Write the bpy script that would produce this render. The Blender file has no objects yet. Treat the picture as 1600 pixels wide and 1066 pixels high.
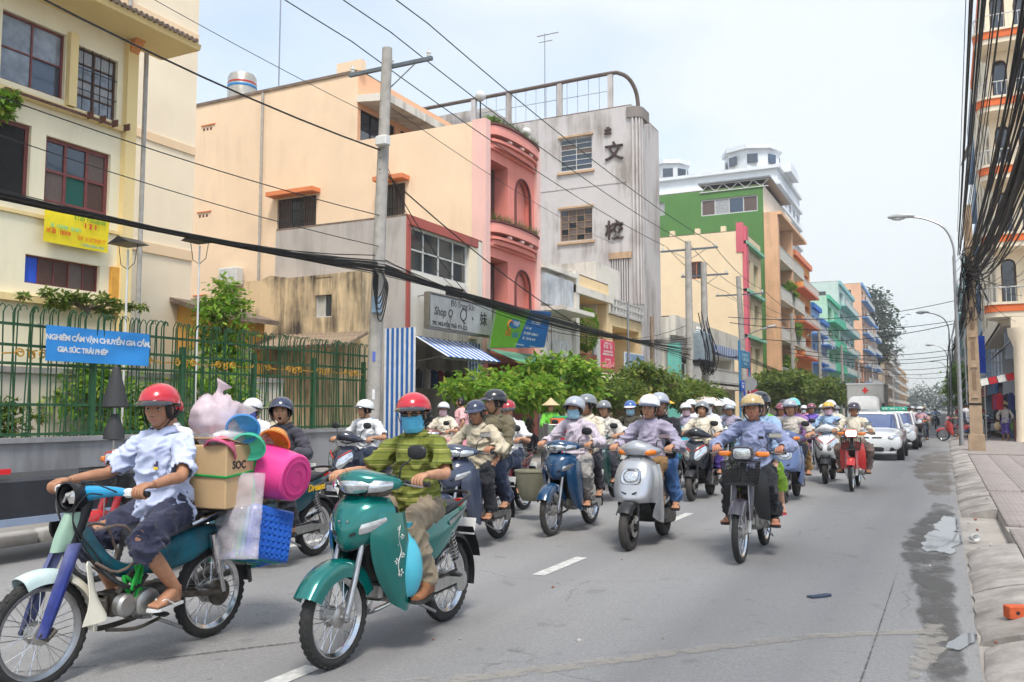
import bpy,math,random
import numpy as np
from mathutils import Vector,Matrix,Euler
R=math.radians
PI=math.pi
random.seed(7)
RNG=np.random.default_rng(11)
SC=bpy.context.scene
COL=SC.collection
# ------------------------------------------------------------------ camera
cam_d=bpy.data.cameras.new('camera')
cam=bpy.data.objects.new('camera',cam_d)
COL.objects.link(cam)
cam_d.sensor_width=36.0
cam_d.lens=36.0*1350/1600
cam_d.clip_start=0.05
cam_d.clip_end=4000
cam.location=(0,0,1.47)
cam.rotation_euler=(R(90+4.53),0,R(26.49))
SC.camera=cam
# ------------------------------------------------------------------ sky and sun (bright hazy day)
SUN_EL,SUN_AZ=60.0,146.0  # azimuth the light comes from, clockwise from +Y
world=bpy.data.worlds.new('World')
SC.world=world
world.use_nodes=True
nt=world.node_tree
for n in list(nt.nodes):
 nt.nodes.remove(n)
def wn(t,**k):
 n=nt.nodes.new(t)
 for a,b in k.items():
  setattr(n,a,b)
 return n
w_out=wn('ShaderNodeOutputWorld'); w_bg=wn('ShaderNodeBackground')
w_sky=wn('ShaderNodeTexSky',sky_type='NISHITA',sun_disc=False,sun_elevation=R(SUN_EL),sun_rotation=R(SUN_AZ))
w_sky.air_density=1.1; w_sky.dust_density=1.0; w_sky.ozone_density=1.2; w_sky.altitude=10
w_tc=wn('ShaderNodeTexCoord'); w_map=wn('ShaderNodeMapping'); w_map.inputs['Scale'].default_value=(1.0,1.0,2.6)
w_n=wn('ShaderNodeTexNoise'); w_n.inputs['Scale'].default_value=1.5; w_n.inputs['Detail'].default_value=7; w_n.inputs['Roughness'].default_value=.45; w_n.inputs['Distortion'].default_value=.35
w_r=wn('ShaderNodeValToRGB'); w_r.color_ramp.elements[0].position=.34; w_r.color_ramp.elements[1].position=.60
w_r.color_ramp.elements[0].color=(.12,.12,.12,1); w_r.color_ramp.elements[1].color=(.97,.97,.97,1)
w_mix=wn('ShaderNodeMixRGB'); w_mix.inputs['Color2'].default_value=(3.35,3.55,3.65,1)
w_bg.inputs['Strength'].default_value=.125
L=nt.links.new
L(w_tc.outputs['Generated'],w_map.inputs['Vector']); L(w_map.outputs['Vector'],w_n.inputs['Vector'])
L(w_n.outputs['Fac'],w_r.inputs['Fac']); L(w_r.outputs['Color'],w_mix.inputs['Fac'])
L(w_sky.outputs['Color'],w_mix.inputs['Color1']); L(w_mix.outputs['Color'],w_bg.inputs['Color']); L(w_bg.outputs['Background'],w_out.inputs['Surface'])
sun_d=bpy.data.lights.new('sun','SUN'); sun_d.energy=1.5; sun_d.angle=R(16); sun_d.color=(1,.95,.87)
sun=bpy.data.objects.new('sun',sun_d); COL.objects.link(sun)
_az,_el=R(SUN_AZ),R(SUN_EL)
_sd=Vector((math.sin(_az)*math.cos(_el),math.cos(_az)*math.cos(_el),math.sin(_el)))
sun.rotation_euler=(-_sd).to_track_quat('-Z','Y').to_euler(); sun.location=_sd*60
SC.view_settings.view_transform='Standard'; SC.view_settings.look='None'
SC.view_settings.gamma=1.0; SC.view_settings.use_curve_mapping=False
SC.view_settings.exposure=1.22
SC.render.engine='CYCLES'
SC.cycles.max_bounces=4; SC.cycles.diffuse_bounces=2; SC.cycles.glossy_bounces=2; SC.cycles.transparent_max_bounces=10; SC.cycles.transmission_bounces=3
SC.cycles.use_adaptive_sampling=True ; SC.cycles.adaptive_threshold=.03
SC.cycles.caustics_reflective=False ; SC.cycles.caustics_refractive=False
SC.cycles.use_denoising=True
# ------------------------------------------------------------------ materials
MATS={}
def srgb(c):
 """photo colour 0-255 -> linear"""
 return tuple((x/12.92 if x<=.04045 else ((x+.055)/1.055)**2.4) for x in (v/255 for v in c))
def mat(name,col,rough=.6,metal=0.,var=.12,nscale=6.,bump=0.,bscale=40.,coat=0.,spec=.5,emis=0.,alpha=1.,trans=0.,stretch=None,world_co=False,grime=0.,gr0=.25,gr1=.42,gcol=(.06,.055,.045),sheen=0.):
 """a Principled material with a noise variation of its colour, optional fine bump and vertical grime streaks"""
 if name in MATS:
  return MATS[name]
 m=bpy.data.materials.new(name); m.use_nodes=True
 t=m.node_tree; n=t.nodes; l=t.links.new
 b=n['Principled BSDF']
 b.inputs['Roughness'].default_value=rough; b.inputs['Metallic'].default_value=metal
 b.inputs['Specular IOR Level'].default_value=spec
 b.inputs['Coat Weight'].default_value=coat; b.inputs['Coat Roughness'].default_value=.06
 b.inputs['Alpha'].default_value=alpha; b.inputs['Transmission Weight'].default_value=trans
 b.inputs['Sheen Weight'].default_value=sheen
 c4=(*col,1)
 b.inputs['Base Color'].default_value=c4
 tc=n.new('ShaderNodeTexCoord'); geo=n.new('ShaderNodeNewGeometry')
 src=geo.outputs['Position'] if world_co else tc.outputs['Object']
 mp=n.new('ShaderNodeMapping'); l(src,mp.inputs['Vector'])
 if stretch: mp.inputs['Scale'].default_value=stretch
 cur=None
 if var>0:
  ns=n.new('ShaderNodeTexNoise'); ns.inputs['Scale'].default_value=nscale; ns.inputs['Detail'].default_value=6; ns.inputs['Roughness'].default_value=.62
  l(mp.outputs['Vector'],ns.inputs['Vector'])
  mr=n.new('ShaderNodeMapRange'); mr.inputs['From Min'].default_value=.3; mr.inputs['From Max'].default_value=.7
  l(ns.outputs['Fac'],mr.inputs['Value'])
  mx=n.new('ShaderNodeMixRGB')
  mx.inputs['Color1'].default_value=(*[max(0,x*(1-var)) for x in col],1)
  mx.inputs['Color2'].default_value=(*[min(1,x*(1+var*.7)) for x in col],1)
  l(mr.outputs['Result'],mx.inputs['Fac']); cur=mx.outputs['Color']
 if grime>0:
  g2=n.new('ShaderNodeTexNoise'); g2.inputs['Scale'].default_value=1.0; g2.inputs['Detail'].default_value=8; g2.inputs['Roughness'].default_value=.68
  gm=n.new('ShaderNodeMapping'); gm.inputs['Scale'].default_value=(2.2,2.2,.28); l(src,gm.inputs['Vector']); l(gm.outputs['Vector'],g2.inputs['Vector'])
  g3=n.new('ShaderNodeTexNoise'); g3.inputs['Scale'].default_value=.45; g3.inputs['Detail'].default_value=6; l(src,g3.inputs['Vector'])
  mu=n.new('ShaderNodeMath'); mu.operation='MULTIPLY'; l(g2.outputs['Fac'],mu.inputs[0]); l(g3.outputs['Fac'],mu.inputs[1])
  gr=n.new('ShaderNodeMapRange'); gr.inputs['From Min'].default_value=gr0; gr.inputs['From Max'].default_value=gr1; gr.inputs['To Max'].default_value=grime
  l(mu.outputs[0],gr.inputs['Value'])
  mg=n.new('ShaderNodeMixRGB'); mg.inputs['Color2'].default_value=(*gcol,1); l(gr.outputs['Result'],mg.inputs['Fac'])
  if cur is not None: l(cur,mg.inputs['Color1'])
  else: mg.inputs['Color1'].default_value=c4
  cur=mg.outputs['Color']
 if cur is not None: l(cur,b.inputs['Base Color'])
 if bump>0:
  nb=n.new('ShaderNodeTexNoise'); nb.inputs['Scale'].default_value=bscale; nb.inputs['Detail'].default_value=4
  l(mp.outputs['Vector'],nb.inputs['Vector'])
  bp=n.new('ShaderNodeBump'); bp.inputs['Strength'].default_value=min(1,bump); bp.inputs['Distance'].default_value=.01
  l(nb.outputs['Fac'],bp.inputs['Height']); l(bp.outputs['Normal'],b.inputs['Normal'])
 if emis>0:
  b.inputs['Emission Color'].default_value=c4; b.inputs['Emission Strength'].default_value=emis
 MATS[name]=m
 return m
def paint(name,c): return mat(name,srgb(c),.24,0.,.08,3,coat=.8,spec=.5,grime=.22,gcol=(.20,.18,.16))
def cloth(name,c,rough=.9): return mat(name,srgb(c),rough,0.,.16,9,bump=.5,bscale=24,sheen=.15)
def wallm(name,c,grime=.35,gcol=(.10,.09,.07),bump=.18,**k): return mat(name,srgb(c),.88,0,.07,.6,bump=bump,bscale=9,world_co=True,grime=grime,gcol=gcol,**k)
chrome=mat('chrome',(.62,.62,.63),.16,1.,.05)
steel=mat('steel',(.42,.42,.43),.38,1.,.2,12)
alu=mat('cast_aluminium',(.45,.44,.42),.45,.85,.25,14,bump=.1)
dirty_metal=mat('oily_metal',(.11,.095,.08),.5,.6,.45,16,bump=.25)
black_metal=mat('black_metal',(.018,.018,.02),.4,.3,.2)
black_plastic=mat('black_plastic',(.017,.017,.019),.42,0,.2,20,bump=.06,bscale=200)
rubber=mat('tyre_rubber',(.030,.029,.028),.82,0,.35,10,bump=.2,bscale=70)
dusty_rubber=mat('dusty_rubber',(.055,.05,.046),.88,0,.35,8,bump=.2,bscale=70)
seat_mat=mat('seat_vinyl',(.018,.019,.024),.45,0,.2,20,bump=.1,bscale=200)
glass_lens=mat('lamp_lens',(.66,.68,.70),.14,.8,.25,22,bump=.14,bscale=30,coat=1.,stretch=(1,1,3))
reflector=mat('lamp_reflector',(.8,.8,.82),.1,1.,.02)
amber=mat('amber_lens',(.85,.22,.02),.2,0,.08,coat=.8)
red_lens=mat('red_lens',(.5,.02,.015),.2,0,.05,coat=.8)
mirror_glass=mat('mirror_glass',(.7,.72,.75),.03,1.,0)
white_paint=mat('white_paint',(.74,.74,.72),.4,0,.08)
wire_mat=mat('cable_black',(.012,.012,.013),.6,0,.2)
# ------------------------------------------------------------------ mesh building
def catmull(P,n):
 """Catmull-Rom resample of control points along axis 0 (n samples per span)"""
 P=np.asarray(P,float)
 if n<=1 or len(P)<3: return P
 E=np.concatenate([[2*P[0]-P[1]],P,[2*P[-1]-P[-2]]])
 out=[]
 for i in range(len(P)-1):
  a,b,c,d=E[i],E[i+1],E[i+2],E[i+3]
  for k in range(n):
   t=k/n
   out.append(.5*(2*b+(c-a)*t+(2*a-5*b+4*c-d)*t*t+(3*b-a-3*c+d)*t**3))
 out.append(P[-1])
 return np.array(out)
def frames(P,closed=False):
 P=np.asarray(P,float); n=len(P)
 T=np.zeros_like(P)
 T[1:-1]=P[2:]-P[:-2]; T[0]=P[1]-P[0]; T[-1]=P[-1]-P[-2]
 if closed: T[0]=T[-1]=P[1]-P[-2]
 T/=np.linalg.norm(T,axis=1)[:,None]+1e-12
 up=np.array([0,0,1.]) if abs(T[0][2])<.9 else np.array([0,1.,0])
 N=np.zeros_like(P); B=np.zeros_like(P)
 v=up
 for i in range(n):
  v=v-T[i]*(v@T[i]); v/=np.linalg.norm(v)+1e-12
  N[i]=v; B[i]=np.cross(T[i],v)
 return T,N,B
class MB:
 def __init__(s): s.v=[]; s.f=[]; s.m=[]; s.n=0
 def add(s,v,f,m=0):
  v=np.asarray(v,float).reshape(-1,3); k=s.n
  if isinstance(f,np.ndarray): s.v.append(v); s.n+=len(v); s.f.extend((f+k).tolist()); s.m.extend([m]*len(f)); return s
  s.v.append(v); s.n+=len(v)
  s.f.extend([[i+k for i in q] for q in f]); s.m.extend([m]*len(f))
  return s
 def merge(s,o,M=None,m=None):
  v=np.concatenate(o.v) if o.v else np.zeros((0,3))
  if M is not None:
   A=np.array(M); v=v@A[:3,:3].T+A[:3,3]
  k=s.n; s.v.append(v); s.n+=len(v)
  s.f.extend([[i+k for i in q] for q in o.f]); s.m.extend(o.m if m is None else [m]*len(o.f))
  return s
 def verts(s): return np.concatenate(s.v) if s.v else np.zeros((0,3))
 def box(s,c,d,m=0,rot=None,taper=1.):
  x,y,z=[q/2 for q in d]
  v=np.array([(-x,-y,-z),(x,-y,-z),(x,y,-z),(-x,y,-z),(-x*taper,-y*taper,z),(x*taper,-y*taper,z),(x*taper,y*taper,z),(-x*taper,y*taper,z)])
  if rot is not None: v=v@np.array(Euler(rot).to_matrix()).T
  return s.add(v+np.array(c),[(0,3,2,1),(4,5,6,7),(0,1,5,4),(1,2,6,5),(2,3,7,6),(3,0,4,7)],m)
 def rbox(s,c,d,r=.02,m=0,rot=None,e=None):
  """box with chamfered edges: 24-vertex bevelled block"""
  x,y,z=[q/2 for q in d]; r=min(r,x*.95,y*.95,z*.95)
  rings=[]
  for zz,q in ((-z,r),(-z+r,0),(z-r,0),(z,r)):
   X,Y=x-q,y-q
   rings.append([(-X+r,-Y,zz),(X-r,-Y,zz),(X,-Y+r,zz),(X,Y-r,zz),(X-r,Y,zz),(-X+r,Y,zz),(-X,Y-r,zz),(-X,-Y+r,zz)])
  v=np.array(rings)
  if rot is not None: v=v@np.array(Euler(rot).to_matrix()).T
  return s.loft(v+np.array(c),m)
 def loft(s,rings,m=0,cap0=True,cap1=True,closed=False,ring_closed=True):
  rings=np.asarray(rings,float); k,n=rings.shape[:2]
  A=np.arange(k-1+(1 if closed else 0))[:,None]*n; Bn=(A+n)%(k*n); J=np.arange(n if ring_closed else n-1)[None]; J2=(J+1)%n
  f=np.stack([A+J,A+J2,Bn+J2,Bn+J],-1).reshape(-1,4).tolist()
  if not closed and ring_closed:
   if cap0: f.append(list(range(n-1,-1,-1)))
   if cap1: f.append([(k-1)*n+j for j in range(n)])
  return s.add(rings.reshape(-1,3),f,m)
 def tube(s,P,r,n=8,m=0,cap=True,closed=False,sub=1,flat=None):
  P=np.asarray(P,float)
  r=np.full(len(P),r,float) if np.isscalar(r) else np.asarray(r,float)
  if sub>1:
   Q=catmull(np.column_stack([P,r]),sub); P,r=Q[:,:3],Q[:,3]
  T,N,B=frames(P,closed)
  a=np.linspace(0,2*PI,n,endpoint=False)
  fy=1. if flat is None else flat
  rings=P[:,None]+r[:,None,None]*(np.cos(a)[None,:,None]*N[:,None]*fy+np.sin(a)[None,:,None]*B[:,None])
  return s.loft(rings,m,cap,cap)
 def lathe(s,prof,n=24,m=0,axis='z',c=(0,0,0),a0=0.,a1=2*PI,cap=False):
  prof=np.asarray(prof,float); full=abs(a1-a0-2*PI)<1e-6
  a=np.linspace(a0,a1,n,endpoint=not full)
  rr,zz=prof[:,0],prof[:,1]
  v=np.stack([rr[:,None]*np.cos(a),rr[:,None]*np.sin(a),np.repeat(zz[:,None],n,1)],-1)
  if axis=='y': v=v[...,[0,2,1]]*np.array([1,1,-1])
  if axis=='x': v=v[...,[2,0,1]]
  return s.loft(v+np.array(c),m,cap,cap,ring_closed=full)
 def ell(s,c,rad,n=14,k=9,m=0,rot=None):
  ph=np.linspace(-PI/2,PI/2,k); a=np.linspace(0,2*PI,n,endpoint=False)
  v=np.stack([np.cos(ph)[:,None]*np.cos(a),np.cos(ph)[:,None]*np.sin(a),np.repeat(np.sin(ph)[:,None],n,1)],-1)*np.array(rad)
  if rot is not None: v=v@np.array(Euler(rot).to_matrix()).T
  return s.loft(v+np.array(c),m,False,False)
 def prism(s,poly,y0,y1,m=0,axis='y'):
  """polygon in XZ (axis y), XY (axis z) or YZ (axis x) extruded"""
  P=np.asarray(poly,float); n=len(P)
  def put(t):
   z=np.full(n,t)
   return {'y': np.column_stack([P[:,0],z,P[:,1]]),'z': np.column_stack([P[:,0],P[:,1],z]),'x': np.column_stack([z,P[:,0],P[:,1]])}[axis]
  return s.loft(np.array([put(y0),put(y1)]),m)
 def sheet(s,ctrl,su=4,sv=4,thick=.006,m=0,mirror=True):
  """smooth sheet through a control grid [rows][cols], given on the y>=0 half when mirror (first column on the centre line)"""
  G=np.asarray(ctrl,float)
  if mirror:
   F=G[:,::-1].copy(); F[...,1]*=-1
   G=np.concatenate([F[:,:-1],G],1)
  G=catmull(G,su); G=np.swapaxes(catmull(np.swapaxes(G,0,1),sv),0,1)
  k,n=G.shape[:2]
  du=np.gradient(G,axis=0); dv=np.gradient(G,axis=1)
  N=np.cross(du,dv); N/=np.linalg.norm(N,axis=2)[...,None]+1e-9
  In=G-N*thick
  v=np.concatenate([G.reshape(-1,3),In.reshape(-1,3)]); o=k*n; f=[]
  for i in range(k-1):
   for j in range(n-1):
    a=i*n+j
    f.append((a,a+n,a+n+1,a+1)); f.append((o+a,o+a+1,o+a+n+1,o+a+n))
  for i in range(k-1):
   a=i*n; f.append((a,o+a,o+a+n,a+n))
   a=i*n+n-1; f.append((a,a+n,o+a+n,o+a))
  for j in range(n-1):
   f.append((j,j+1,o+j+1,o+j))
   a=(k-1)*n+j; f.append((a,o+a,o+a+1,a+1))
  return s.add(v,f,m)
 def mirror_y(s):
  v=s.verts().copy(); v[:,1]*=-1; k=s.n
  s.v.append(v); s.n+=len(v)
  nf=[tuple(i+k for i in reversed(q)) for q in s.f]
  s.f.extend(nf); s.m.extend(list(s.m))
  return s
 def mesh(s,name,sharp=35,smooth=True):
  me=bpy.data.meshes.new(name)
  me.from_pydata(s.verts().tolist(),[],s.f)
  if s.m and max(s.m)>0: me.polygons.foreach_set('material_index',np.array(s.m,np.int32))
  if smooth:
   me.polygons.foreach_set('use_smooth',np.ones(len(me.polygons),bool))
   if sharp: me.set_sharp_from_angle(angle=R(sharp))
  me.update()
  return me
def link(name,data,parent=None,loc=None,rot=None):
 o=bpy.data.objects.new(name,data); COL.objects.link(o)
 if parent is not None: o.parent=parent
 if loc is not None: o.location=loc
 if rot is not None: o.rotation_euler=rot
 return o
def setm(me,mats):
 for m in (mats if isinstance(mats,(list,tuple)) else [mats]): me.materials.append(m)
def put(name,mb,mats,parent=None,loc=None,rot=None,sharp=35,smooth=True):
 me=mb.mesh(name,sharp,smooth); setm(me,mats)
 return link(name,me,parent,loc,rot)
CACHE={}
def inst(name,key,fn,mats,parent,loc=None,rot=None,sharp=35):
 """object of a cached mesh; the materials sit on the object so that copies can differ in colour"""
 mats=mats if isinstance(mats,(list,tuple)) else [mats]
 if key not in CACHE:
  me=fn().mesh(name,sharp); setm(me,mats); CACHE[key]=me
 o=link(name,CACHE[key],parent,loc,rot)
 for i,m in enumerate(mats):
  if o.material_slots[i].material is not m:
   o.material_slots[i].link='OBJECT'; o.material_slots[i].material=m
 return o
def tag(o,label,cat,group=None,kind=None):
 if label: o['label']=label
 if cat: o['category']=cat
 if group: o['group']=group
 if kind: o['kind']=kind
 return o
def thing(name,label,cat,loc=(0,0,0),rz=0.,group=None,parent=None):
 o=link(name,None,parent,loc,(0,0,rz))
 return tag(o,label,cat,group)
def struct(o): o['kind']='structure'; return o
def vnoise(p,seed=0):
 """smooth value noise, vectorised"""
 p=np.asarray(p,float); i=np.floor(p).astype(np.int64); f=p-i; f=f*f*(3-2*f)
 def h(a):
  q=(a[:,0]*374761393+a[:,1]*668265263+a[:,2]*2147483647+seed*144665)&0xffffffff
  q=((q^(q>>13))*1274126177)&0xffffffff
  return ((q^(q>>16))&0xffff)/65535.
 r=0
 for dx in (0,1):
  for dy in (0,1):
   for dz in (0,1):
    w=(f[:,0] if dx else 1-f[:,0])*(f[:,1] if dy else 1-f[:,1])*(f[:,2] if dz else 1-f[:,2])
    r=r+w*h(i+np.array([dx,dy,dz]))
 return r
TMP=bpy.data.scenes.new('workbench')  # scratch scene for mesh evaluation, removed at the end
def evaluated(o):
 TMP.collection.objects.link(o); vl=TMP.view_layers[0]; vl.update()
 return bpy.data.meshes.new_from_object(o.evaluated_get(vl.depsgraph))
def bake(mb,voxel,smooth_it=5):
 """voxel-fuse overlapping volumes into one continuous smooth skin; returns vertex array and quads"""
 me=mb.mesh('tmp',None); o=bpy.data.objects.new('tmp',me)
 r=o.modifiers.new('r','REMESH'); r.mode='VOXEL'; r.voxel_size=voxel
 if smooth_it:
  q=o.modifiers.new('s','SMOOTH'); q.iterations=smooth_it; q.factor=.5
 m2=evaluated(o)
 bpy.data.objects.remove(o); bpy.data.meshes.remove(me)
 nv=len(m2.vertices); co=np.empty(nv*3); m2.vertices.foreach_get('co',co)
 no=np.empty(nv*3); m2.vertices.foreach_get('normal',no)
 li=np.empty(len(m2.loops),np.int64); m2.loops.foreach_get('vertex_index',li); faces=li.reshape(-1,4)  # voxel remesh gives quads only
 bpy.data.meshes.remove(m2)
 return co.reshape(-1,3),no.reshape(-1,3),faces
def text_mb(txt,size,align='CENTER',bold=0.,extrude=.004,space=1.,shear=0.):
 """lettering as a flat mesh in the XY plane (x right, y up)"""
 c=bpy.data.curves.new('t','FONT'); c.body=txt; c.size=size; c.align_x=align; c.align_y='CENTER'
 c.offset=bold; c.extrude=extrude; c.space_character=space; c.resolution_u=3; c.shear=shear
 o=bpy.data.objects.new('t',c); me=evaluated(o)
 mb=MB(); co=np.empty(len(me.vertices)*3); me.vertices.foreach_get('co',co)
 mb.add(co.reshape(-1,3),[tuple(p.vertices) for p in me.polygons])
 bpy.data.objects.remove(o); bpy.data.curves.remove(c); bpy.data.meshes.remove(me)
 return mb
# ------------------------------------------------------------------ motorcycles (local: x forward, y left, z up, origin on the ground between the wheels)
def sup(c,ry,rz,n=20,e=2.6,ax='x',tilt=0.):
 """superellipse ring; ax is the axis the ring is normal to"""
 a=np.linspace(0,2*PI,n,endpoint=False)
 u=np.sign(np.cos(a))*np.abs(np.cos(a))**(2/e)*ry; w=np.sign(np.sin(a))*np.abs(np.sin(a))**(2/e)*rz
 z=np.zeros(n)
 p={'x': np.column_stack([z+w*math.sin(tilt),u,w*math.cos(tilt)]),'y': np.column_stack([u,z,w]),'z': np.column_stack([u,w,z])}[ax]
 return p+np.array(c)
def sloft(secs,n=20,e=2.6,ax='x',sub=4,m=0,mb=None):
 """smooth loft; secs = (cx, cy, cz, half_a, half_b)"""
 S=catmull(np.array(secs,float),sub)
 return (mb or MB()).loft([sup(q[:3],max(q[3],.001),max(q[4],.001),n,e,ax) for q in S],m)
def wheel_tyre(r,w,tread=True):
 mb=MB(); a=np.linspace(-2.1,2.1,15)
 prof=[(r-w+w*math.cos(t),w*.92*math.sin(t)) for t in a]
 prof+=[(prof[-1][0]+.004,w*.5),(prof[0][0]+.004,-w*.5)]
 prof.append(prof[0])
 mb.lathe(prof,44,0,'y')
 if tread:
  for i in range(38):
   for k,sg in ((0,1),(.5,-1),(.25,0)):
    t=2*PI*(i+k)/38; o=sg*w*.52
    rr=r-(.0022 if sg==0 else w*.19)
    M=Matrix.Translation((rr*math.cos(t),o,rr*math.sin(t)))@Matrix.Rotation(-t,4,'Y')@Matrix.Rotation(sg*.5,4,'Z')@Matrix.Rotation(sg*.35,4,'X')
    mb.merge(MB().box((0,0,0),(.007,w*(.3 if sg==0 else .46),.024)),M)
 return mb
def wheel_rim(r,w):
 return MB().lathe([(r,-w),(r+.006,-w),(r+.004,-w*.8),(r-.012,-w*.5),(r-.016,0),(r-.012,w*.5),(r+.004,w*.8),(r+.006,w),(r,w),(r-.02,w*.4),(r-.022,0),(r-.02,-w*.4),(r,-w)],40,0,'y')
def wheel_spokes(r,rh,wh,n=36):
 mb=MB()
 for i in range(n):
  t=2*PI*i/n; sg=1 if i%2 else -1; t2=t+(.42 if (i//2)%2 else -.42)
  mb.tube([(rh*math.cos(t2),sg*wh,rh*math.sin(t2)),(r*math.cos(t),sg*.004,r*math.sin(t))],.0021,4)
 return mb
def hub(rad,w):
 return MB().lathe([(.012,-w-.03),(.012,-w),(rad*.8,-w),(rad,-w+.008),(rad,-w+.016),(rad*.86,-w+.02),(rad*.86,w-.02),(rad,w-.016),(rad,w-.008),(rad*.8,w),(rad*.45,w+.004),(.014,w+.008),(.014,w+.03),(0,w+.03)],24,0,'y')
def cast_spokes(r,n=5):
 mb=MB()
 for i in range(n):
  t=2*PI*i/n
  M=Matrix.Rotation(-t,4,'Y')
  mb.merge(MB().loft([sup((.03,0,0),.018,.03,8,3),sup((r*.55,.006,.01),.012,.022,8,3),sup((r,0,.03),.014,.03,8,3)]),M)
 return mb
def wheel(par,name,x,r,w,kind,rimm=None,tyrem=None,hubr=.06):
 e=link(name,None,par,(x,0,r))
 inst('tyre',('ty',r,w),lambda: wheel_tyre(r,w),tyrem or rubber,e)
 rr=r-2*w*.93
 inst('rim',('rim',r,w),lambda: wheel_rim(rr+.004,w*.7),rimm or chrome,e)
 inst('hub',('hub',hubr),lambda: hub(hubr,.045),alu,e)
 if kind=='spoke': inst('spokes',('sp',r,hubr),lambda: wheel_spokes(rr,hubr*.9,.03),chrome,e)
 else: inst('spokes',('cs',r),lambda: cast_spokes(rr),rimm or black_metal,e)
 return e
def sides(name,key,fn,mats,par):
 for sg in (1,-1): inst(name,(key,sg),lambda: fn(sg),mats,par)
def fender(x,r,w,a0,a1,drop,lip=0.):
 """mudguard sheet over a wheel: a0..a1 degrees, 0 = forward, 90 = up"""
 mb=MB(); rows=[]
 for a in np.linspace(R(a0),R(a1),8):
  ca,sa=math.cos(a),math.sin(a); rr=r+lip*max(0,math.cos(a))**2
  rows.append([(x+rr*ca,0,r_z+rr*sa) for r_z in (0,)]+[(x+(rr-.012)*ca,w*.75,(rr-.012)*sa),(x+(rr-.035)*ca,w,(rr-.035)*sa),(x+(rr-drop)*ca,w*1.05,(rr-drop)*sa)])
 return mb.sheet(rows,3,3,.004)
def coil(p0,p1,r,turns=9,t=.006):
 p0,p1=np.array(p0),np.array(p1); ax=(p1-p0); ln=np.linalg.norm(ax); ax/=ln
 u=np.cross(ax,[0,1,0]); u/=np.linalg.norm(u); v=np.cross(ax,u); P=[]
 for i in range(turns*8+1):
  a=2*PI*i/8; s=i/(turns*8)
  P.append(p0+ax*ln*s+r*(u*math.cos(a)+v*math.sin(a)))
 return MB().tube(P,t,5)
def shock(par,y,top=(-.45,.67),bot=(-.6,.33)):
 def f():
  mb=MB().tube([(bot[0],y,bot[1]),(top[0],y,top[1])],.013,8)
  k=np.array([(bot[0],y,bot[1])]); t=np.array([(top[0],y,top[1])])
  mb.tube([(k+(t-k)*.0)[0],(k+(t-k)*.35)[0]],.022,10)
  return mb.merge(coil((k+(t-k)*.3)[0],(k+(t-k)*.95)[0],.027))
 inst('shock_absorber',('shock',y,top,bot),f,chrome,par)
def mirror_part(par,y,kind='round',base=(.26,1.05),top=(.20,1.20),out=.1):
 s=1 if y>0 else -1
 def f():
  yt=y+s*out
  mb=MB().tube([(base[0],y,base[1]),(base[0]+.0,y+s*out*.2,base[1]+.07),(top[0]+.02,yt-s*.01,top[1]-.03),(top[0],yt,top[1])],.0055,6,0,sub=4)
  if kind=='round':
   mb.merge(sloft([(.018,0,0,.02,.01),(.012,0,0,.055,.036),(0,0,0,.068,.045),(-.008,0,0,.066,.043)],18,2.6),Matrix.Translation((top[0],yt+s*.03,top[1]+.02)))
   mb.merge(MB().loft([sup((-.009,0,0),.058,.037,18,2.6),sup((-.0095,0,0),.05,.03,18,2.6)],1),Matrix.Translation((top[0],yt+s*.03,top[1]+.02)))
  else:
   mb.merge(MB().rbox((0,0,0),(.02,.13,.055),.008,2),Matrix.Translation((top[0],yt+s*.02,top[1]+.01)))
   mb.merge(MB().rbox((-.011,0,0),(.004,.115,.042),.002,1),Matrix.Translation((top[0],yt+s*.02,top[1]+.01)))
  return mb
 inst('mirror',('mir',y,kind,base,top,out),f,[black_plastic,mirror_glass,chrome],par)
def engine_mb():
 mb=MB()
 sloft([(-.20,0,.36,.07,.05),(-.16,0,.35,.10,.085),(0,0,.335,.11,.095),(.07,0,.34,.085,.075),(.10,0,.35,.06,.06)],18,3.2,mb=mb)
 for i in range(8):
  x=.10+i*.014; mb.merge(MB().rbox((x,0,.36),(.007,.15,.13),.003))
 mb.merge(MB().rbox((.155,0,.36),(.11,.10,.09),.02)); mb.rbox((.235,0,.36),(.05,.13,.11),.02)
 mb.lathe([(0,.135),(.05,.135),(.062,.125),(.066,.1),(.066,.08)],22,0,'y',(.0,0,.335))
 mb.lathe([(.045,-.08),(.06,-.12),(.055,-.135),(0,-.14)],20,0,'y',(-.03,0,.335))
 mb.lathe([(0,.128),(.03,.128),(.036,.12),(.036,.08)],16,0,'y',(-.12,0,.335))
 mb.tube([(.16,.06,.42),(.1,.07,.50),(.02,.03,.53)],.02,8,sub=4)
 mb.rbox((.02,0,.50),(.1,.07,.07),.015)
 return mb
def exhaust_mb(r=.042):
 mb=MB()
 mb.tube([(.22,-.03,.31),(.22,-.06,.24),(.12,-.11,.20),(-.15,-.13,.21),(-.3,-.15,.25)],.016,10,sub=5)
 mb.tube([(-.28,-.15,.245),(-.33,-.155,.26),(-.38,-.16,.275),(-.8,-.175,.38),(-.86,-.177,.395),(-.862,-.177,.396)],[.016,r*.85,r,r,r*.8,r*.4],14)
 return mb
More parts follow.
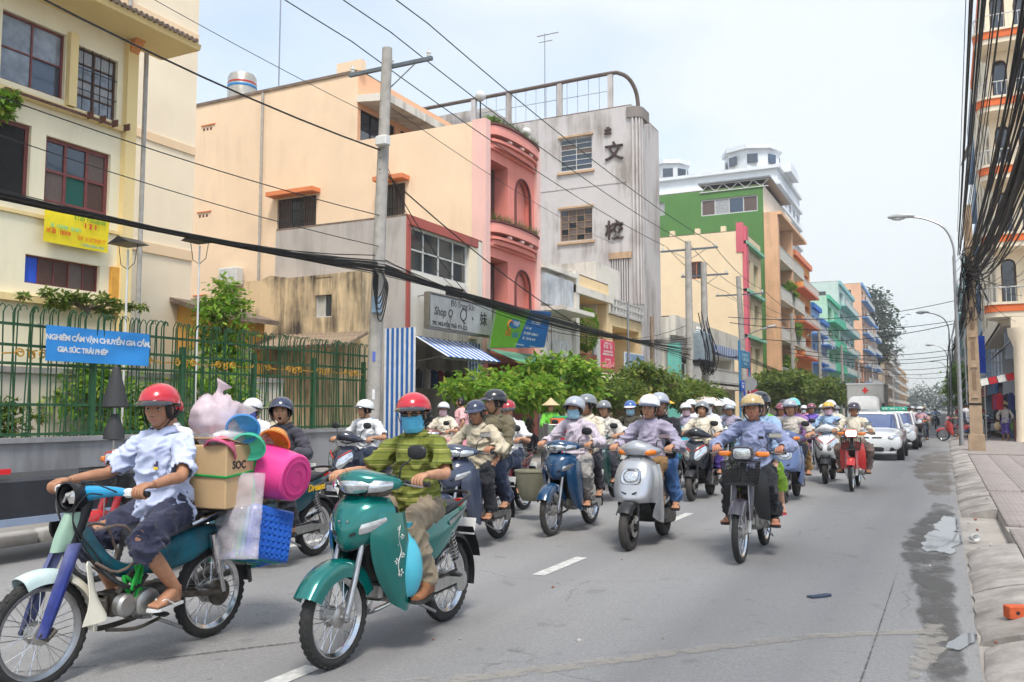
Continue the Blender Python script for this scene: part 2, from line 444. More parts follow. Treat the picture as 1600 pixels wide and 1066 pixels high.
def pedals(par):
 sides('foot_peg','fp',lambda s: MB().tube([(-.0,s*.1,.285),(0,s*.26,.285)],.009,6).rbox((0,s*.235,.29),(.05,.09,.022),.008,1),[steel,black_plastic],par)
 sides('passenger_peg','pp',lambda s: MB().tube([(-.38,s*.1,.36),(-.38,s*.22,.37)],.009,6).rbox((-.38,s*.22,.375),(.045,.09,.022),.008,1),[steel,black_plastic],par)
 inst('gear_pedal','gp',lambda: MB().tube([(.13,.2,.30),(.02,.17,.27),(-.02,.14,.33)],.007,6).rbox((.14,.21,.305),(.03,.05,.018),.006,1),[steel,black_plastic],par)
 inst('kick_stand','ks',lambda: MB().tube([(-.06,.13,.24),(-.22,.16,.16)],.01,6),steel,par)
def grips(par,x=.22,z=1.02,w=.36,sweep=-.03,bar=True):
 for s in (1,-1):
  inst('grip',('grip',s,x,z,w),lambda: MB().tube([(x+.02,s*(w-.12),z+.004),(x,s*w,z),(x,s*(w+.001),z),(x-.002,s*(w+.012),z)],[.0165,.0165,.019,.019],10),black_plastic,par)
  inst('lever',('lev',s,x,z,w),lambda: MB().tube([(x+.05,s*(w-.15),z+.005),(x+.065,s*(w-.1),z-.002),(x+.05,s*w,z-.015)],.005,6,sub=3).rbox((x+.025,s*(w-.14),z+.005),(.04,.035,.035),.008,1),[steel,black_plastic],par)
 sides('brake_cable',('bc',x,z,w),lambda s: MB().tube([(x+.03,s*(w-.15),z+.01),(x+.12,s*(w-.2),z+.06),(x+.22,s*.09,z-.02),(x+.20,s*.05,z-.16)],.0035,5,sub=5),black_plastic,par)
 if bar: inst('handlebar',('hb',x,z,w),lambda: MB().tube([(x+.02,w-.12,z+.004),(x+.08,.12,z-.01),(x+.1,0,z-.03),(x+.08,-.12,z-.01),(x+.02,-w+.12,z+.004)],.011,8,sub=4),steel,par)
SEAT=[(.07,0,.715,.05,.02),(.02,0,.74,.09,.04),(-.2,0,.75,.125,.05),(-.36,0,.775,.122,.052),(-.6,0,.80,.105,.042),(-.69,0,.805,.06,.018)]
def rear_end(par,body,seat=True,tailz=0.,flap=True,rail=black_metal):
 inst('seat','seat',lambda: sloft(SEAT,22,2.8),seat_mat,par)
 inst('under_tray','utray',lambda: sloft([(.05,0,.6,.05,.06),(-.1,0,.6,.085,.1),(-.4,0,.66,.085,.09),(-.74,0,.75,.05,.035)],16,3),black_plastic,par)
 for s in (1,-1):
  inst('side_cover',('scov',s),lambda: MB().sheet([[(.05,s*.09,.70),(-.2,s*.125,.735),(-.45,s*.125,.765),(-.66,s*.10,.80),(-.82,s*.05,.825)],
  [(.045,s*.115,.63),(-.2,s*.15,.63),(-.45,s*.15,.685),(-.66,s*.12,.76),(-.82,s*.055,.805)],
  [(.04,s*.105,.53),(-.2,s*.14,.48),(-.45,s*.14,.60),(-.66,s*.11,.72),(-.82,s*.045,.785)]][::(1 if s>0 else -1)],5,5,.006,mirror=False),body,par)
 inst('tail_lamp','tlamp',lambda: sloft([(-.78,0,.80,.045,.03),(-.83,0,.80,.05,.03),(-.86,0,.795,.03,.018)],14,3),red_lens,par)
 inst('grab_rail','grail',lambda: MB().tube([(-.3,.135,.76),(-.5,.155,.82),(-.74,.12,.87),(-.80,0,.88),(-.74,-.12,.87),(-.5,-.155,.82),(-.3,-.135,.76)],.012,8,sub=4),rail,par)
 inst('rear_fender','rfend',lambda: fender(-.62,.335,.06,65,195,.04).xlate((0,0,.285)),black_plastic,par)
 inst('number_plate','plate',lambda: MB().rbox((-.90,0,.62),(.006,.16,.12),.002,rot=(0,R(-14),0)),white_paint,par)
 shock(par,.12); shock(par,-.12)
 sides('swingarm','swing',lambda s: MB().tube([(-.12,s*.09,.38),(-.62,s*.1,.285)],.02,8),steel,par)
def xl(s,t):
 s.v=[q+np.array(t) for q in s.v]; return s
MB.xlate=xl
def forks(par,m=chrome,boot=steel,top=(.47,.70)):
 sides('fork',('fork',top),lambda s: MB().tube([(.625,s*.083,.285),(.585,s*.083,.38),(top[0],s*.083,top[1])],[.021,.021,.016],10).rbox((.62,s*.085,.29),(.045,.03,.06),.01),boot,par)
 inst('steering_stem',('stem',top),lambda: MB().rbox((top[0],0,top[1]),(.06,.22,.04),.015,rot=(0,R(-22),0)).tube([(top[0],0,top[1]),(.36,0,.98)],.024,10),black_metal,par)
def floral(par,mtl):
 """silver vine decal on both leg shields"""
 pts=[]
 def f():
  mb=MB()
  for s in (1,-1):
   stem=[(.235,.48),(.245,.56),(.222,.63),(.245,.70),(.232,.78)]
   P=catmull(np.array([(x+.075,s*(.234-(x-.235)*.24),z) for x,z in stem]),5)
   mb.tube(P,.0035,4)
   for (x,z,r) in ((.225,.50,.026),(.255,.57,.02),(.21,.60,.018),(.26,.67,.022),(.215,.71,.016),(.245,.76,.013)):
    for k in range(5):
     a=k*2*PI/5+z*9
     mb.ell((x+.075+r*.6*math.cos(a),s*(.234-(x+r*.6*math.cos(a)-.235)*.24),z+r*.6*math.sin(a)),(r*.42,.004,r*.2),8,5,rot=(0,-a,0))
  return mb
 inst('floral_decal','floral',f,mtl,par)['kind']='stuff'
def bike_wave(name,label,loc,rz,body,accent=None,tyre=None,decal=False,mirrors=('l',),lens=None,group='motorcycles in the traffic',wheelk='spoke',dark=None,mk='round'):
 t=thing(name,label,'motorcycle',loc,rz,group)
 accent=accent or black_plastic; lens=lens or glass_lens
 wheel(t,'front_wheel',.62,.285,.037,wheelk,None,tyre); wheel(t,'rear_wheel',-.62,.285,.041,wheelk,None,tyre,.072)
 forks(t)
 inst('front_fender','wfend',lambda: fender(.62,.325,.068,28,158,.10,.02).xlate((0,0,.285)),body,t)
 inst('front_cowl','wcowl',lambda: MB().sheet([
 [(.43,0,.955),(.42,.07,.955),(.38,.12,.95),(.31,.155,.94)],
 [(.505,0,.90),(.49,.085,.90),(.43,.155,.895),(.32,.20,.89)],
 [(.555,0,.80),(.53,.085,.805),(.455,.16,.81),(.32,.215,.81)],
 [(.56,0,.70),(.53,.08,.71),(.45,.15,.73),(.33,.21,.74)],
 [(.53,0,.645),(.50,.07,.66),(.43,.135,.69),(.34,.19,.70)]],5,5,.006),body,t)
 sides('cowl_vent','wslot',lambda s: MB().merge(MB().prism([(0,0),(.055,.022),(.06,.008),(.012,-.012)],-.006,.006),Matrix(((0,1,0,.548),(s,0,0,s*.022),(0,0,1,.735),(0,0,0,1)))),black_plastic,t)
 sides('cowl_screw','wscr',lambda s: MB().ell((.553,s*.03,.815),(.008,.009,.009),8,6),steel,t)
 for s in (1,-1):
  inst('leg_shield',('wleg',s),lambda: MB().sheet([
  [(.45,s*.14,.86),(.385,s*.198,.86),(.29,s*.216,.85),(.235,s*.208,.855)],
  [(.475,s*.135,.72),(.41,s*.206,.72),(.28,s*.231,.71),(.215,s*.222,.715)],
  [(.445,s*.135,.58),(.38,s*.206,.57),(.26,s*.231,.56),(.195,s*.222,.56)],
  [(.375,s*.14,.44),(.325,s*.204,.42),(.225,s*.226,.40),(.17,s*.218,.405)],
  [(.29,s*.165,.315),(.255,s*.196,.285),(.20,s*.206,.255),(.155,s*.20,.285)]][::(-1 if s>0 else 1)],5,5,.007,mirror=False),body,t)
  inst('turn_signal',('wsig',s),lambda: MB().sheet([
  [(.435,s*.13,1.045),(.40,s*.175,1.04),(.35,s*.205,1.035)],
  [(.475,s*.12,1.01),(.43,s*.17,1.015),(.36,s*.212,1.02)],
  [(.47,s*.11,.985),(.42,s*.16,.99),(.355,s*.2,1.005)]][::(-1 if s>0 else 1)],3,3,.01,mirror=False),lens,t)
  inst('headlight_flare',('wfl',s),lambda: MB().sheet([
  [(.515,s*.10,.80),(.47,s*.145,.815),(.40,s*.19,.835)],[(.527,s*.09,.765),(.48,s*.14,.785),(.395,s*.195,.825)],[(.52,s*.085,.745),(.475,s*.135,.76),(.395,s*.196,.815)]][::(-1 if s>0 else 1)],3,3,.008,mirror=False).xlate((.006,s*.005,0)),lens,t)
 inst('cowl_seam','wseam',lambda: MB().tube([(.345,-.196,.70),(.435,-.138,.689),(.505,-.07,.658),(.535,0,.643),(.505,.07,.658),(.435,.138,.689),(.345,.196,.70)],.0035,5,sub=4),black_plastic,t)
 sides('tail_decal','wdec',lambda s: MB().sheet([[(-.40,s*.153,.715),(-.55,s*.146,.755),(-.70,s*.118,.785)],[(-.42,s*.156,.69),(-.56,s*.146,.735),(-.70,s*.118,.775)]][::(1 if s>0 else -1)],3,4,.003,mirror=False),steel,t)
 inst('inner_shield','winner',lambda: MB().sheet([[(.36,0,.93),(.33,.1,.92),(.27,.19,.88)],[(.33,0,.75),(.31,.1,.74),(.25,.205,.70)],[(.30,0,.55),(.27,.1,.54),(.22,.205,.52)],[(.24,0,.40),(.22,.1,.38),(.18,.19,.34)]],4,4,.006),dark or black_plastic,t)
 inst('frame_cover','wtun',lambda: sloft([(.33,0,.68,.05,.05),(.2,0,.58,.06,.06),(.05,0,.56,.065,.07),(-.1,0,.60,.06,.09)],14,2.8),black_plastic,t)
 inst('handlebar_cowl','wbar',lambda: sloft([(.30,-.235,1.025,.015,.015),(.315,-.215,1.025,.04,.032),(.345,-.16,1.03,.075,.05),(.375,-.09,1.035,.1,.062),(.39,0,1.045,.11,.068),(.375,.09,1.035,.1,.062),(.345,.16,1.03,.075,.05),(.315,.215,1.025,.04,.032),(.30,.235,1.025,.015,.015)],20,2.5,'y'),body,t)
 inst('headlight','wlamp',lambda: MB().sheet([[(.463,0,1.075),(.455,.06,1.07),(.425,.115,1.055)],[(.507,0,1.04),(.495,.065,1.035),(.455,.125,1.025)],[(.51,0,1.0),(.497,.055,1.0),(.462,.105,1.0)],[(.492,0,.972),(.482,.04,.974),(.458,.085,.982)]],4,4,.012),lens,t)
 grips(t,.22,1.02,.37,bar=False)
 for s in mirrors:
  mirror_part(t,.20 if s=='l' else -.20,mk,(.27,1.05),(.22,1.19),.06)
 inst('engine','engine',engine_mb,alu,t); inst('exhaust','exh',exhaust_mb,chrome,t); pedals(t)
 inst('chain_case','chain',lambda: MB().rbox((-.37,.115,.31),(.54,.035,.10),.03,rot=(0,R(3),0)).lathe([(.07,.10),(.072,.13),(0,.135)],20,0,'y',(-.62,0,.285)),alu,t)
 rear_end(t,body)
 inst('mud_flap','mflap',lambda: MB().sheet([[(-.86,0,.62),(-.86,.08,.62)],[(-.93,0,.50),(-.93,.085,.50)],[(-.97,0,.40),(-.97,.08,.40)]],3,2,.006),black_plastic,t)
 if decal: floral(t,mat('decal_silver',(.75,.74,.7),.35,.5,.1))
 return t
def bike_scooter(name,label,loc,rz,body,front='round',mirrors=('l','r'),signal=None,seatm=None,group='motorcycles in the traffic',dark=None,mk='box',accent=None):
 t=thing(name,label,'scooter',loc,rz,group); signal=signal or amber; dk=dark or black_plastic
 wheel(t,'front_wheel',.63,.235,.052,'cast',black_metal,dusty_rubber,.05); wheel(t,'rear_wheel',-.60,.235,.055,'cast',black_metal,dusty_rubber,.06)
 sides('fork','sfork',lambda s: MB().tube([(.64,s*.085,.235),(.60,s*.085,.33),(.53,s*.075,.56)],[.024,.022,.02],10).rbox((.635,s*.09,.24),(.06,.035,.07),.012),black_metal,t)
 inst('brake_caliper','scal',lambda: MB().rbox((.61,.075,.31),(.07,.05,.10),.02).lathe([(.095,.058),(.1,.06),(.1,.065),(.05,.066)],20,0,'y',(.63,0,.235)),alu,t)
 if front=='round':
  rows=[[(.37,0,.97),(.36,.07,.97),(.32,.11,.965),(.26,.13,.955)],
  [(.47,0,.90),(.455,.10,.90),(.40,.17,.89),(.28,.20,.88)],
  [(.555,0,.76),(.535,.12,.765),(.46,.205,.77),(.30,.235,.78)],
  [(.605,0,.62),(.58,.125,.625),(.49,.215,.635),(.31,.245,.65)],
  [(.635,0,.53),(.605,.115,.535),(.51,.20,.545),(.31,.235,.55)],
  [(.60,0,.485),(.57,.11,.487),(.49,.185,.49),(.32,.22,.47)]]
 else:
  rows=[[(.38,0,.95),(.37,.05,.955),(.34,.10,.96),(.29,.13,.955)],
  [(.48,0,.88),(.46,.08,.885),(.40,.16,.89),(.29,.195,.88)],
  [(.56,0,.76),(.53,.10,.775),(.45,.195,.79),(.30,.225,.79)],
  [(.60,0,.66),(.56,.11,.67),(.47,.19,.69),(.31,.225,.68)],
  [(.58,0,.58),(.545,.10,.58),(.46,.165,.58),(.31,.21,.57)],
  [(.53,0,.52),(.50,.09,.515),(.44,.14,.50),(.32,.19,.47)]]
 inst('front_apron',('sapron',front),lambda: MB().sheet(rows,6,6,.008),body,t)
 for s in (1,-1):
  inst('leg_shield',('sleg',s),lambda: MB().sheet([
  [(.30,s*.20,.88),(.25,s*.215,.88),(.22,s*.20,.88)],[(.32,s*.235,.72),(.25,s*.25,.72),(.21,s*.235,.72)],
  [(.33,s*.235,.55),(.26,s*.25,.54),(.20,s*.24,.54)],[(.38,s*.20,.43),(.28,s*.235,.40),(.16,s*.235,.38)],[(.36,s*.17,.33),(.26,s*.21,.27),(.10,s*.21,.24)]][::(-1 if s>0 else 1)],4,4,.008,mirror=False),body,t)
 inst('inner_shield','sinner',lambda: MB().sheet([[(.28,0,.95),(.26,.1,.93),(.235,.2,.88)],[(.27,0,.7),(.25,.12,.7),(.215,.235,.68)],[(.30,0,.45),(.25,.12,.43),(.17,.235,.38)],[(.2,0,.32),(.17,.12,.31),(.1,.22,.30)]],4,4,.006),dk,t)
 inst('front_fender','sfend',lambda: fender(.63,.27,.075,40,140,.06).xlate((0,0,.235)),dk,t)
 inst('wheel_arch','sarch',lambda: MB().sheet([[(.58,0,.49),(.55,.1,.49),(.48,.17,.48)],[(.46,0,.47),(.43,.1,.46),(.40,.16,.44)],[(.34,0,.36),(.33,.1,.34),(.32,.16,.32)]],4,4,.005),black_plastic,t)
 inst('floor_board','sfloor',lambda: sloft([(.26,0,.30,.18,.04),(.15,0,.29,.20,.045),(-.1,0,.29,.20,.045),(-.25,0,.31,.17,.06)],18,4),dk,t)
 inst('rear_body','sbody',lambda: sloft([(-.03,0,.5,.09,.17),(-.08,0,.52,.13,.2),(-.3,0,.55,.165,.19),(-.55,0,.60,.165,.155),(-.78,0,.66,.11,.10),(-.90,0,.70,.05,.05)],22,2.8),body,t)
 inst('seat','sseat',lambda: sloft([(.02,0,.715,.07,.03),(-.05,0,.74,.11,.045),(-.25,0,.75,.145,.055),(-.42,0,.78,.145,.055),(-.7,0,.80,.125,.04),(-.78,0,.80,.08,.02)],22,2.8),seatm or seat_mat,t)
 inst('tail_lamp','stl',lambda: sloft([(-.84,0,.68,.07,.04),(-.90,0,.69,.06,.035),(-.93,0,.69,.03,.02)],14,3),red_lens,t)
 inst('grab_rail','sgr',lambda: MB().tube([(-.6,.14,.78),(-.78,.12,.83),(-.88,0,.85),(-.78,-.12,.83),(-.6,-.14,.78)],.014,8,sub=4),dk,t)
 inst('engine','seng',lambda: sloft([(-.15,.06,.27,.05,.06),(-.25,.08,.27,.07,.085),(-.5,.09,.255,.06,.08),(-.66,.09,.24,.05,.085),(-.72,.09,.24,.03,.05)],16,3),dirty_metal,t)
 inst('exhaust','sexh',lambda: MB().tube([(-.2,-.05,.22),(-.3,-.13,.22),(-.4,-.15,.24),(-.72,-.16,.30),(-.78,-.16,.31),(-.782,-.16,.31)],[.02,.025,.055,.058,.05,.02],14),steel,t)
 inst('rear_fender','srf',lambda: fender(-.6,.275,.07,80,175,.04).xlate((0,0,.235)),black_plastic,t)
 inst('number_plate','splate',lambda: MB().rbox((-.93,0,.54),(.006,.16,.12),.002,rot=(0,R(-14),0)),white_paint,t)
 shock(t,.13,(-.52,.58),(-.66,.30))
 if front=='round':
  inst('handlebar_cowl','sbar',lambda: sloft([(.26,-.25,1.02,.02,.02),(.29,-.20,1.02,.06,.045),(.32,-.12,1.035,.10,.07),(.335,0,1.055,.12,.085),(.32,.12,1.035,.10,.07),(.29,.20,1.02,.06,.045),(.26,.25,1.02,.02,.02)],22,2.3,'y'),body,t)
  for s in (1,-1):
   inst('turn_signal',('ssig',s),lambda: sloft([(.375,s*.08,1.015,.02,.015),(.378,s*.12,1.01,.04,.035),(.35,s*.18,1.01,.045,.032),(.315,s*.215,1.012,.02,.018)],14,2.4,'y'),signal,t)
  inst('headlight_frame','shf',lambda: MB().loft([sup((0,0,0),.115,.095,24,3.4),sup((.014,0,0),.105,.085,24,3.2),sup((.008,0,0),.085,.07,24,2.4)],cap1=False),chrome,t,(.548,0,.755),(0,R(-20),0))
  inst('headlight','shl',lambda: sloft([(.0,0,0,.086,.07),(.018,0,0,.07,.058),(.026,0,0,.03,.025)],22,2.2).lathe([(.0,.03),(.03,.028),(.032,.02)],18,1,'x'),[glass_lens,reflector],t,(.552,0,.755),(0,R(-20),0))
  inst('apron_vents','sav',lambda: MB().prism([(-.005,0),(.055,.025),(.06,.015),(.01,-.012)],-.006,.006).xlate((0,0,0)),black_plastic,t,(.614,.03,.585),(0,0,R(76)))
  inst('apron_vents','sav2',lambda: MB().prism([(-.005,0),(.055,.025),(.06,.015),(.01,-.012)],-.006,.006),black_plastic,t,(.614,-.03,.585),(0,0,R(-76)))
 else:
  inst('handlebar_cowl','abar',lambda: sloft([(.26,-.24,1.03,.02,.02),(.28,-.18,1.05,.05,.04),(.32,-.1,1.08,.09,.065),(.34,0,1.10,.11,.075),(.32,.1,1.08,.09,.065),(.28,.18,1.05,.05,.04),(.26,.24,1.03,.02,.02)],22,2.2,'y'),body,t)
  for s in (1,-1):
   inst('headlight',('ahl',s),lambda: MB().sheet([[(.545,s*.045,.78),(.50,s*.11,.83),(.43,s*.185,.88)],[(.585,s*.035,.69),(.535,s*.12,.73),(.43,s*.205,.80)],[(.575,s*.055,.645),(.535,s*.11,.66),(.455,s*.17,.70)]][::(-1 if s>0 else 1)],4,4,.01,mirror=False).xlate((.008,s*.003,0)),glass_lens,t)
   inst('accent_stripe',('ast',s),lambda: MB().sheet([[(.535,s*.03,.80),(.49,s*.10,.855),(.42,s*.17,.90)],[(.548,s*.03,.785),(.503,s*.105,.838),(.43,s*.18,.888)]][::(-1 if s>0 else 1)],3,3,.006,mirror=False).xlate((.012,s*.004,0)),accent or red_lens,t)
 grips(t,.20,1.02,.37,bar=True)
 for s in mirrors: mirror_part(t,.19 if s=='l' else -.19,mk,(.25,1.06),(.21,1.17 if mk=='box' else 1.22),.06)
 return t
def basket_mb(lx=.24,ly=.34,lz=.22):
 mb=MB()
 for i in range(9):
  z=i/8*lz; k=.86+.14*i/8; x,y=lx/2*k,ly/2*k
  mb.tube([(-x,-y,z),(x,-y,z),(x,y,z),(-x,y,z),(-x,-y,z)],.003 if i<8 else .006,4)
 for i in range(13):
  f=-1+2*i/12
  for s in (1,-1): mb.tube([(s*lx/2*.86,f*ly/2*.86,0),(s*lx/2,f*ly/2,lz)],.0025,4)
 for i in range(9):
  f=-1+2*i/8
  for s in (1,-1): mb.tube([(f*lx/2*.86,s*ly/2*.86,0),(f*lx/2,s*ly/2,lz)],.0025,4)
  mb.tube([(f*lx/2*.86,-ly/2*.86,0),(f*lx/2*.86,ly/2*.86,0)],.0025,4)
 return mb
def bike_dream(name,label,loc,rz,body,shield=None,lit=False,basketm=None,mirrors=('l',),group='motorcycles in the traffic'):
 """older underbone with square headlight, wire basket and a bare or slim leg shield"""
 t=thing(name,label,'motorcycle',loc,rz,group)
 wheel(t,'front_wheel',.62,.285,.034,'spoke'); wheel(t,'rear_wheel',-.62,.285,.038,'spoke',None,None,.07)
 sides('fork','dfork',lambda s: MB().tube([(.625,s*.083,.285),(.585,s*.083,.40)],.022,10),alu,t)
 sides('fork_cover','dfc',lambda s: MB().tube([(.585,s*.083,.39),(.575,s*.083,.41),(.455,s*.083,.74)],[.02,.031,.031],12),body,t)
 inst('steering_stem','dst',lambda: MB().rbox((.46,0,.73),(.07,.22,.05),.015,rot=(0,R(-22),0)).tube([(.46,0,.73),(.36,0,1.0)],.03,10),black_metal,t)
 inst('front_fender','dfend',lambda: fender(.62,.325,.065,38,150,.12,.0).xlate((0,0,.285)),body,t)
 inst('headlight_cowl','dcowl',lambda: sloft([(.30,0,1.03,.07,.05),(.36,0,1.035,.10,.07),(.46,0,1.035,.105,.07),(.475,0,1.035,.1,.065)],22,4.5),body,t)
 lamp=mat('lit_headlight',(1.,.82,.5),.2,0,0,emis=9.) if lit else glass_lens
 inst('headlight','dlamp',lambda: sloft([(.474,0,1.035,.086,.054),(.486,0,1.035,.08,.05),(.49,0,1.035,.05,.03)],20,4.5),lamp,t)
 for s in (1,-1):
  inst('turn_signal',('dsig',s),lambda: sloft([(.40,s*.12,1.03,.022,.022),(.41,s*.15,1.03,.032,.028),(.39,s*.23,1.03,.028,.024),(.38,s*.25,1.03,.01,.01)],12,3,'y'),amber,t)
  inst('leg_shield',('dleg',s),lambda: MB().sheet([
  [(.42,s*.04,.90),(.36,s*.12,.88),(.28,s*.19,.84)],[(.42,s*.05,.72),(.36,s*.14,.70),(.28,s*.215,.68)],
  [(.36,s*.08,.54),(.31,s*.15,.52),(.24,s*.22,.50)],[(.29,s*.11,.40),(.25,s*.16,.38),(.19,s*.21,.36)]][::(-1 if s>0 else 1)],4,4,.006,mirror=False),shield or body,t)
 inst('frame_cover','wtun',lambda: sloft([(.33,0,.68,.05,.05),(.2,0,.58,.06,.06),(.05,0,.56,.065,.07),(-.1,0,.60,.06,.09)],14,2.8),black_plastic,t)
 inst('basket','basket',basket_mb,basketm or black_metal,t,(.55,0,.74))
 sides('basket_bracket','bbr',lambda s: MB().tube([(.45,s*.06,.72),(.6,s*.08,.735)],.008,6).tube([(.6,s*.08,.735),(.62,s*.095,.40)],.006,6),steel,t)
 grips(t,.20,1.04,.37)
 for s in mirrors: mirror_part(t,.20 if s=='l' else -.20,'box',(.25,1.06),(.22,1.20),.06)
 inst('engine','engine',engine_mb,alu,t); inst('exhaust','exh',exhaust_mb,chrome,t); pedals(t)
 inst('chain_case','chain',lambda: MB().rbox((-.37,.115,.31),(.54,.035,.10),.03,rot=(0,R(3),0)),alu,t)
 rear_end(t,body)
 return t
# ------------------------------------------------------------------ people (local: x forward, y left, z up)
SKINS={k: mat('skin_'+k,c,.5,0,.2,22,bump=.12,bscale=90,spec=.4) for k,c in dict(tan=(.53,.275,.165),brown=(.43,.21,.12),light=(.62,.37,.25),red=(.53,.235,.145)).items()}
lip_m=mat('lips',(.40,.165,.125),.45,0,.05); eye_w=mat('eye_white',(.62,.60,.57),.25,0,0); eye_d=mat('eye_dark',(.012,.009,.008),.15,0,0)
hair_m=mat('black_hair',(.010,.008,.008),.45,0,.3,40,bump=.4,bscale=120)
strap_m=mat('strap_web',(.012,.012,.014),.7,0,.2)
def unit(v): v=np.asarray(v,float); return v/(np.linalg.norm(v)+1e-12)
def ik(a,c,l1,l2,hint):
 """joint between a and c with bone lengths l1, l2, bent towards hint; also returns the reachable end"""
 a,c=np.asarray(a,float),np.asarray(c,float); d=c-a; L_=np.linalg.norm(d)
 if L_>(l1+l2)*.995: c=a+d/L_*(l1+l2)*.995; L_=(l1+l2)*.995; d=c-a
 u=d/L_; x=(l1*l1-l2*l2+L_*L_)/(2*L_); h=math.sqrt(max(0,l1*l1-x*x))
 n=np.asarray(hint,float); n=unit(n-u*(n@u))
 return a+u*x+n*h,c
HEADS={}
def head_mb(hi=True,mouth=0.):
 key=(hi,mouth)
 if key in HEADS: return HEADS[key]
 na,nl=(84,62) if hi else (40,30)
 s=np.linspace(-1,1,na,endpoint=False); az=PI*(s*.62+.38*s**3)  # denser at the face
 t=np.linspace(-1,1,nl); el=PI/2*t
 E_,A_=np.meshgrid(el,az,indexing='ij')
 x,y,z=np.cos(E_)*np.cos(A_),np.cos(E_)*np.sin(A_),np.sin(E_)
 lo=np.clip(-z,0,1); hi_=np.clip(z,0,1)
 X=np.where(x>0,x*.092,x*.102); Y=y*.0745; Z=np.where(z<0,z*.122,z*.108)
 Y=Y*(1-.36*lo**1.8); X=np.where(x<0,X*(1-.38*lo),X*(1-.06*lo**2+.03*lo))
 fr=np.clip(x,0,1)**.5
 g=lambda v,c,w: np.exp(-((v-c)/w)**2)
 ay=np.abs(Y)
 nose=np.clip((.018-Z)/.05,0,1)**1.2*(1/(1+np.exp(-(Z+.041)/.0022)))
 dX=.027*g(Y,0,.0095)*nose+.010*g(ay,.0125,.0065)*g(Z,-.034,.008)
 dX+=-.0105*g(ay,.031,.017)*g(Z,.001,.0115)+.0045*g(Z,.021,.008)*g(ay,.026,.022)
 dX+=.004*g(ay,.046,.016)*g(Z,-.022,.018)
 dX+=.0075*g(Y,0,.021)*g(Z,-.0595,.0065)+.0075*g(Y,0,.019)*g(Z,-.0725,.0065)-.004*g(Y,0,.024)*g(Z,-.066,.0028)
 dX+=.008*g(Y,0,.02)*g(Z,-.1,.013)-.004*g(Y,0,.03)*g(Z,-.084,.006)
 if mouth: dX+=-.03*g(Y,0,.011)*g(Z,-.07,.012*mouth)
 X=X+dX*fr
 mb=MB()
 v=np.stack([X,Y,Z],-1)
 mb.loft(v,0,False,False)
 f=mb.f; C_=v.reshape(-1,3)
 for i,q in enumerate(f):
  c=C_[list(q)].mean(0)
  if c[0]>.05 and abs(c[1])<.022*(1-.25*abs(c[2]+.066)/.014):
   if -.0765<c[2]<-.0565: mb.m[i]=1
   if mouth and abs(c[1])<.012 and -.081<c[2]<-.059: mb.m[i]=3
 k=12 if hi else 8
 for s_ in (1,-1):
  mb.ell((.0765,s_*.031,.0015),(.008,.0135,.0058),k,7,2)
  mb.ell((.0815,s_*.0305,.0012),(.0045,.0052,.0055),k,7,3)
  mb.tube([(.0795,s_*.0165,.0005),(.0855,s_*.0245,.0068),(.0835,s_*.034,.0078),(.0745,s_*.046,.0022)],[.0008,.0019,.0021,.0008],5,3,sub=3)
  mb.tube([(.0855,s_*.0135,.0185),(.0865,s_*.026,.0235),(.0775,s_*.041,.0225),(.068,s_*.05,.0165)],[.0022,.0036,.0032,.001],5,4,sub=3,flat=1.3)
  mb.ell((-.008,s_*.0775,-.008),(.017,.0075,.03),10,7,0,(0,.25,s_*.25)); mb.ell((-.003,s_*.081,-.004),(.009,.004,.017),8,5,0,(0,.25,s_*.25))
  mb.ell((.094 if not hi else .1015,s_*.0065,-.0415),(.003,.0035,.0022),6,5,3)
 HEADS[key]=mb
 return mb
def hair_cap(kind='short'):
 """hair shell round the back and sides of the head"""
 na,nl=36,16; mb=MB(); rows=[]
 for t in np.linspace(0,1,nl):
  row=[]
  for a in np.linspace(-PI,PI,na,endpoint=False):
   low={'short':(-.42 if abs(a)>1.15 else (.42 if abs(a)<.95 else .05)),'long':(-1.25 if abs(a)>1.25 else (.4 if abs(a)<.95 else -.5)),'fringe':(-.5 if abs(a)>1.15 else (.22 if abs(a)<.95 else -.35))}[kind]
   e=PI/2+(low-PI/2)*t; ca=math.cos(a)
   row.append(((.1 if ca>0 else .109)*math.cos(e)*ca,.083*math.cos(e)*math.sin(a),.117*math.sin(e) if e>0 else .12*math.sin(e)))
  rows.append(row)
 return mb.loft(rows,0,False,False)
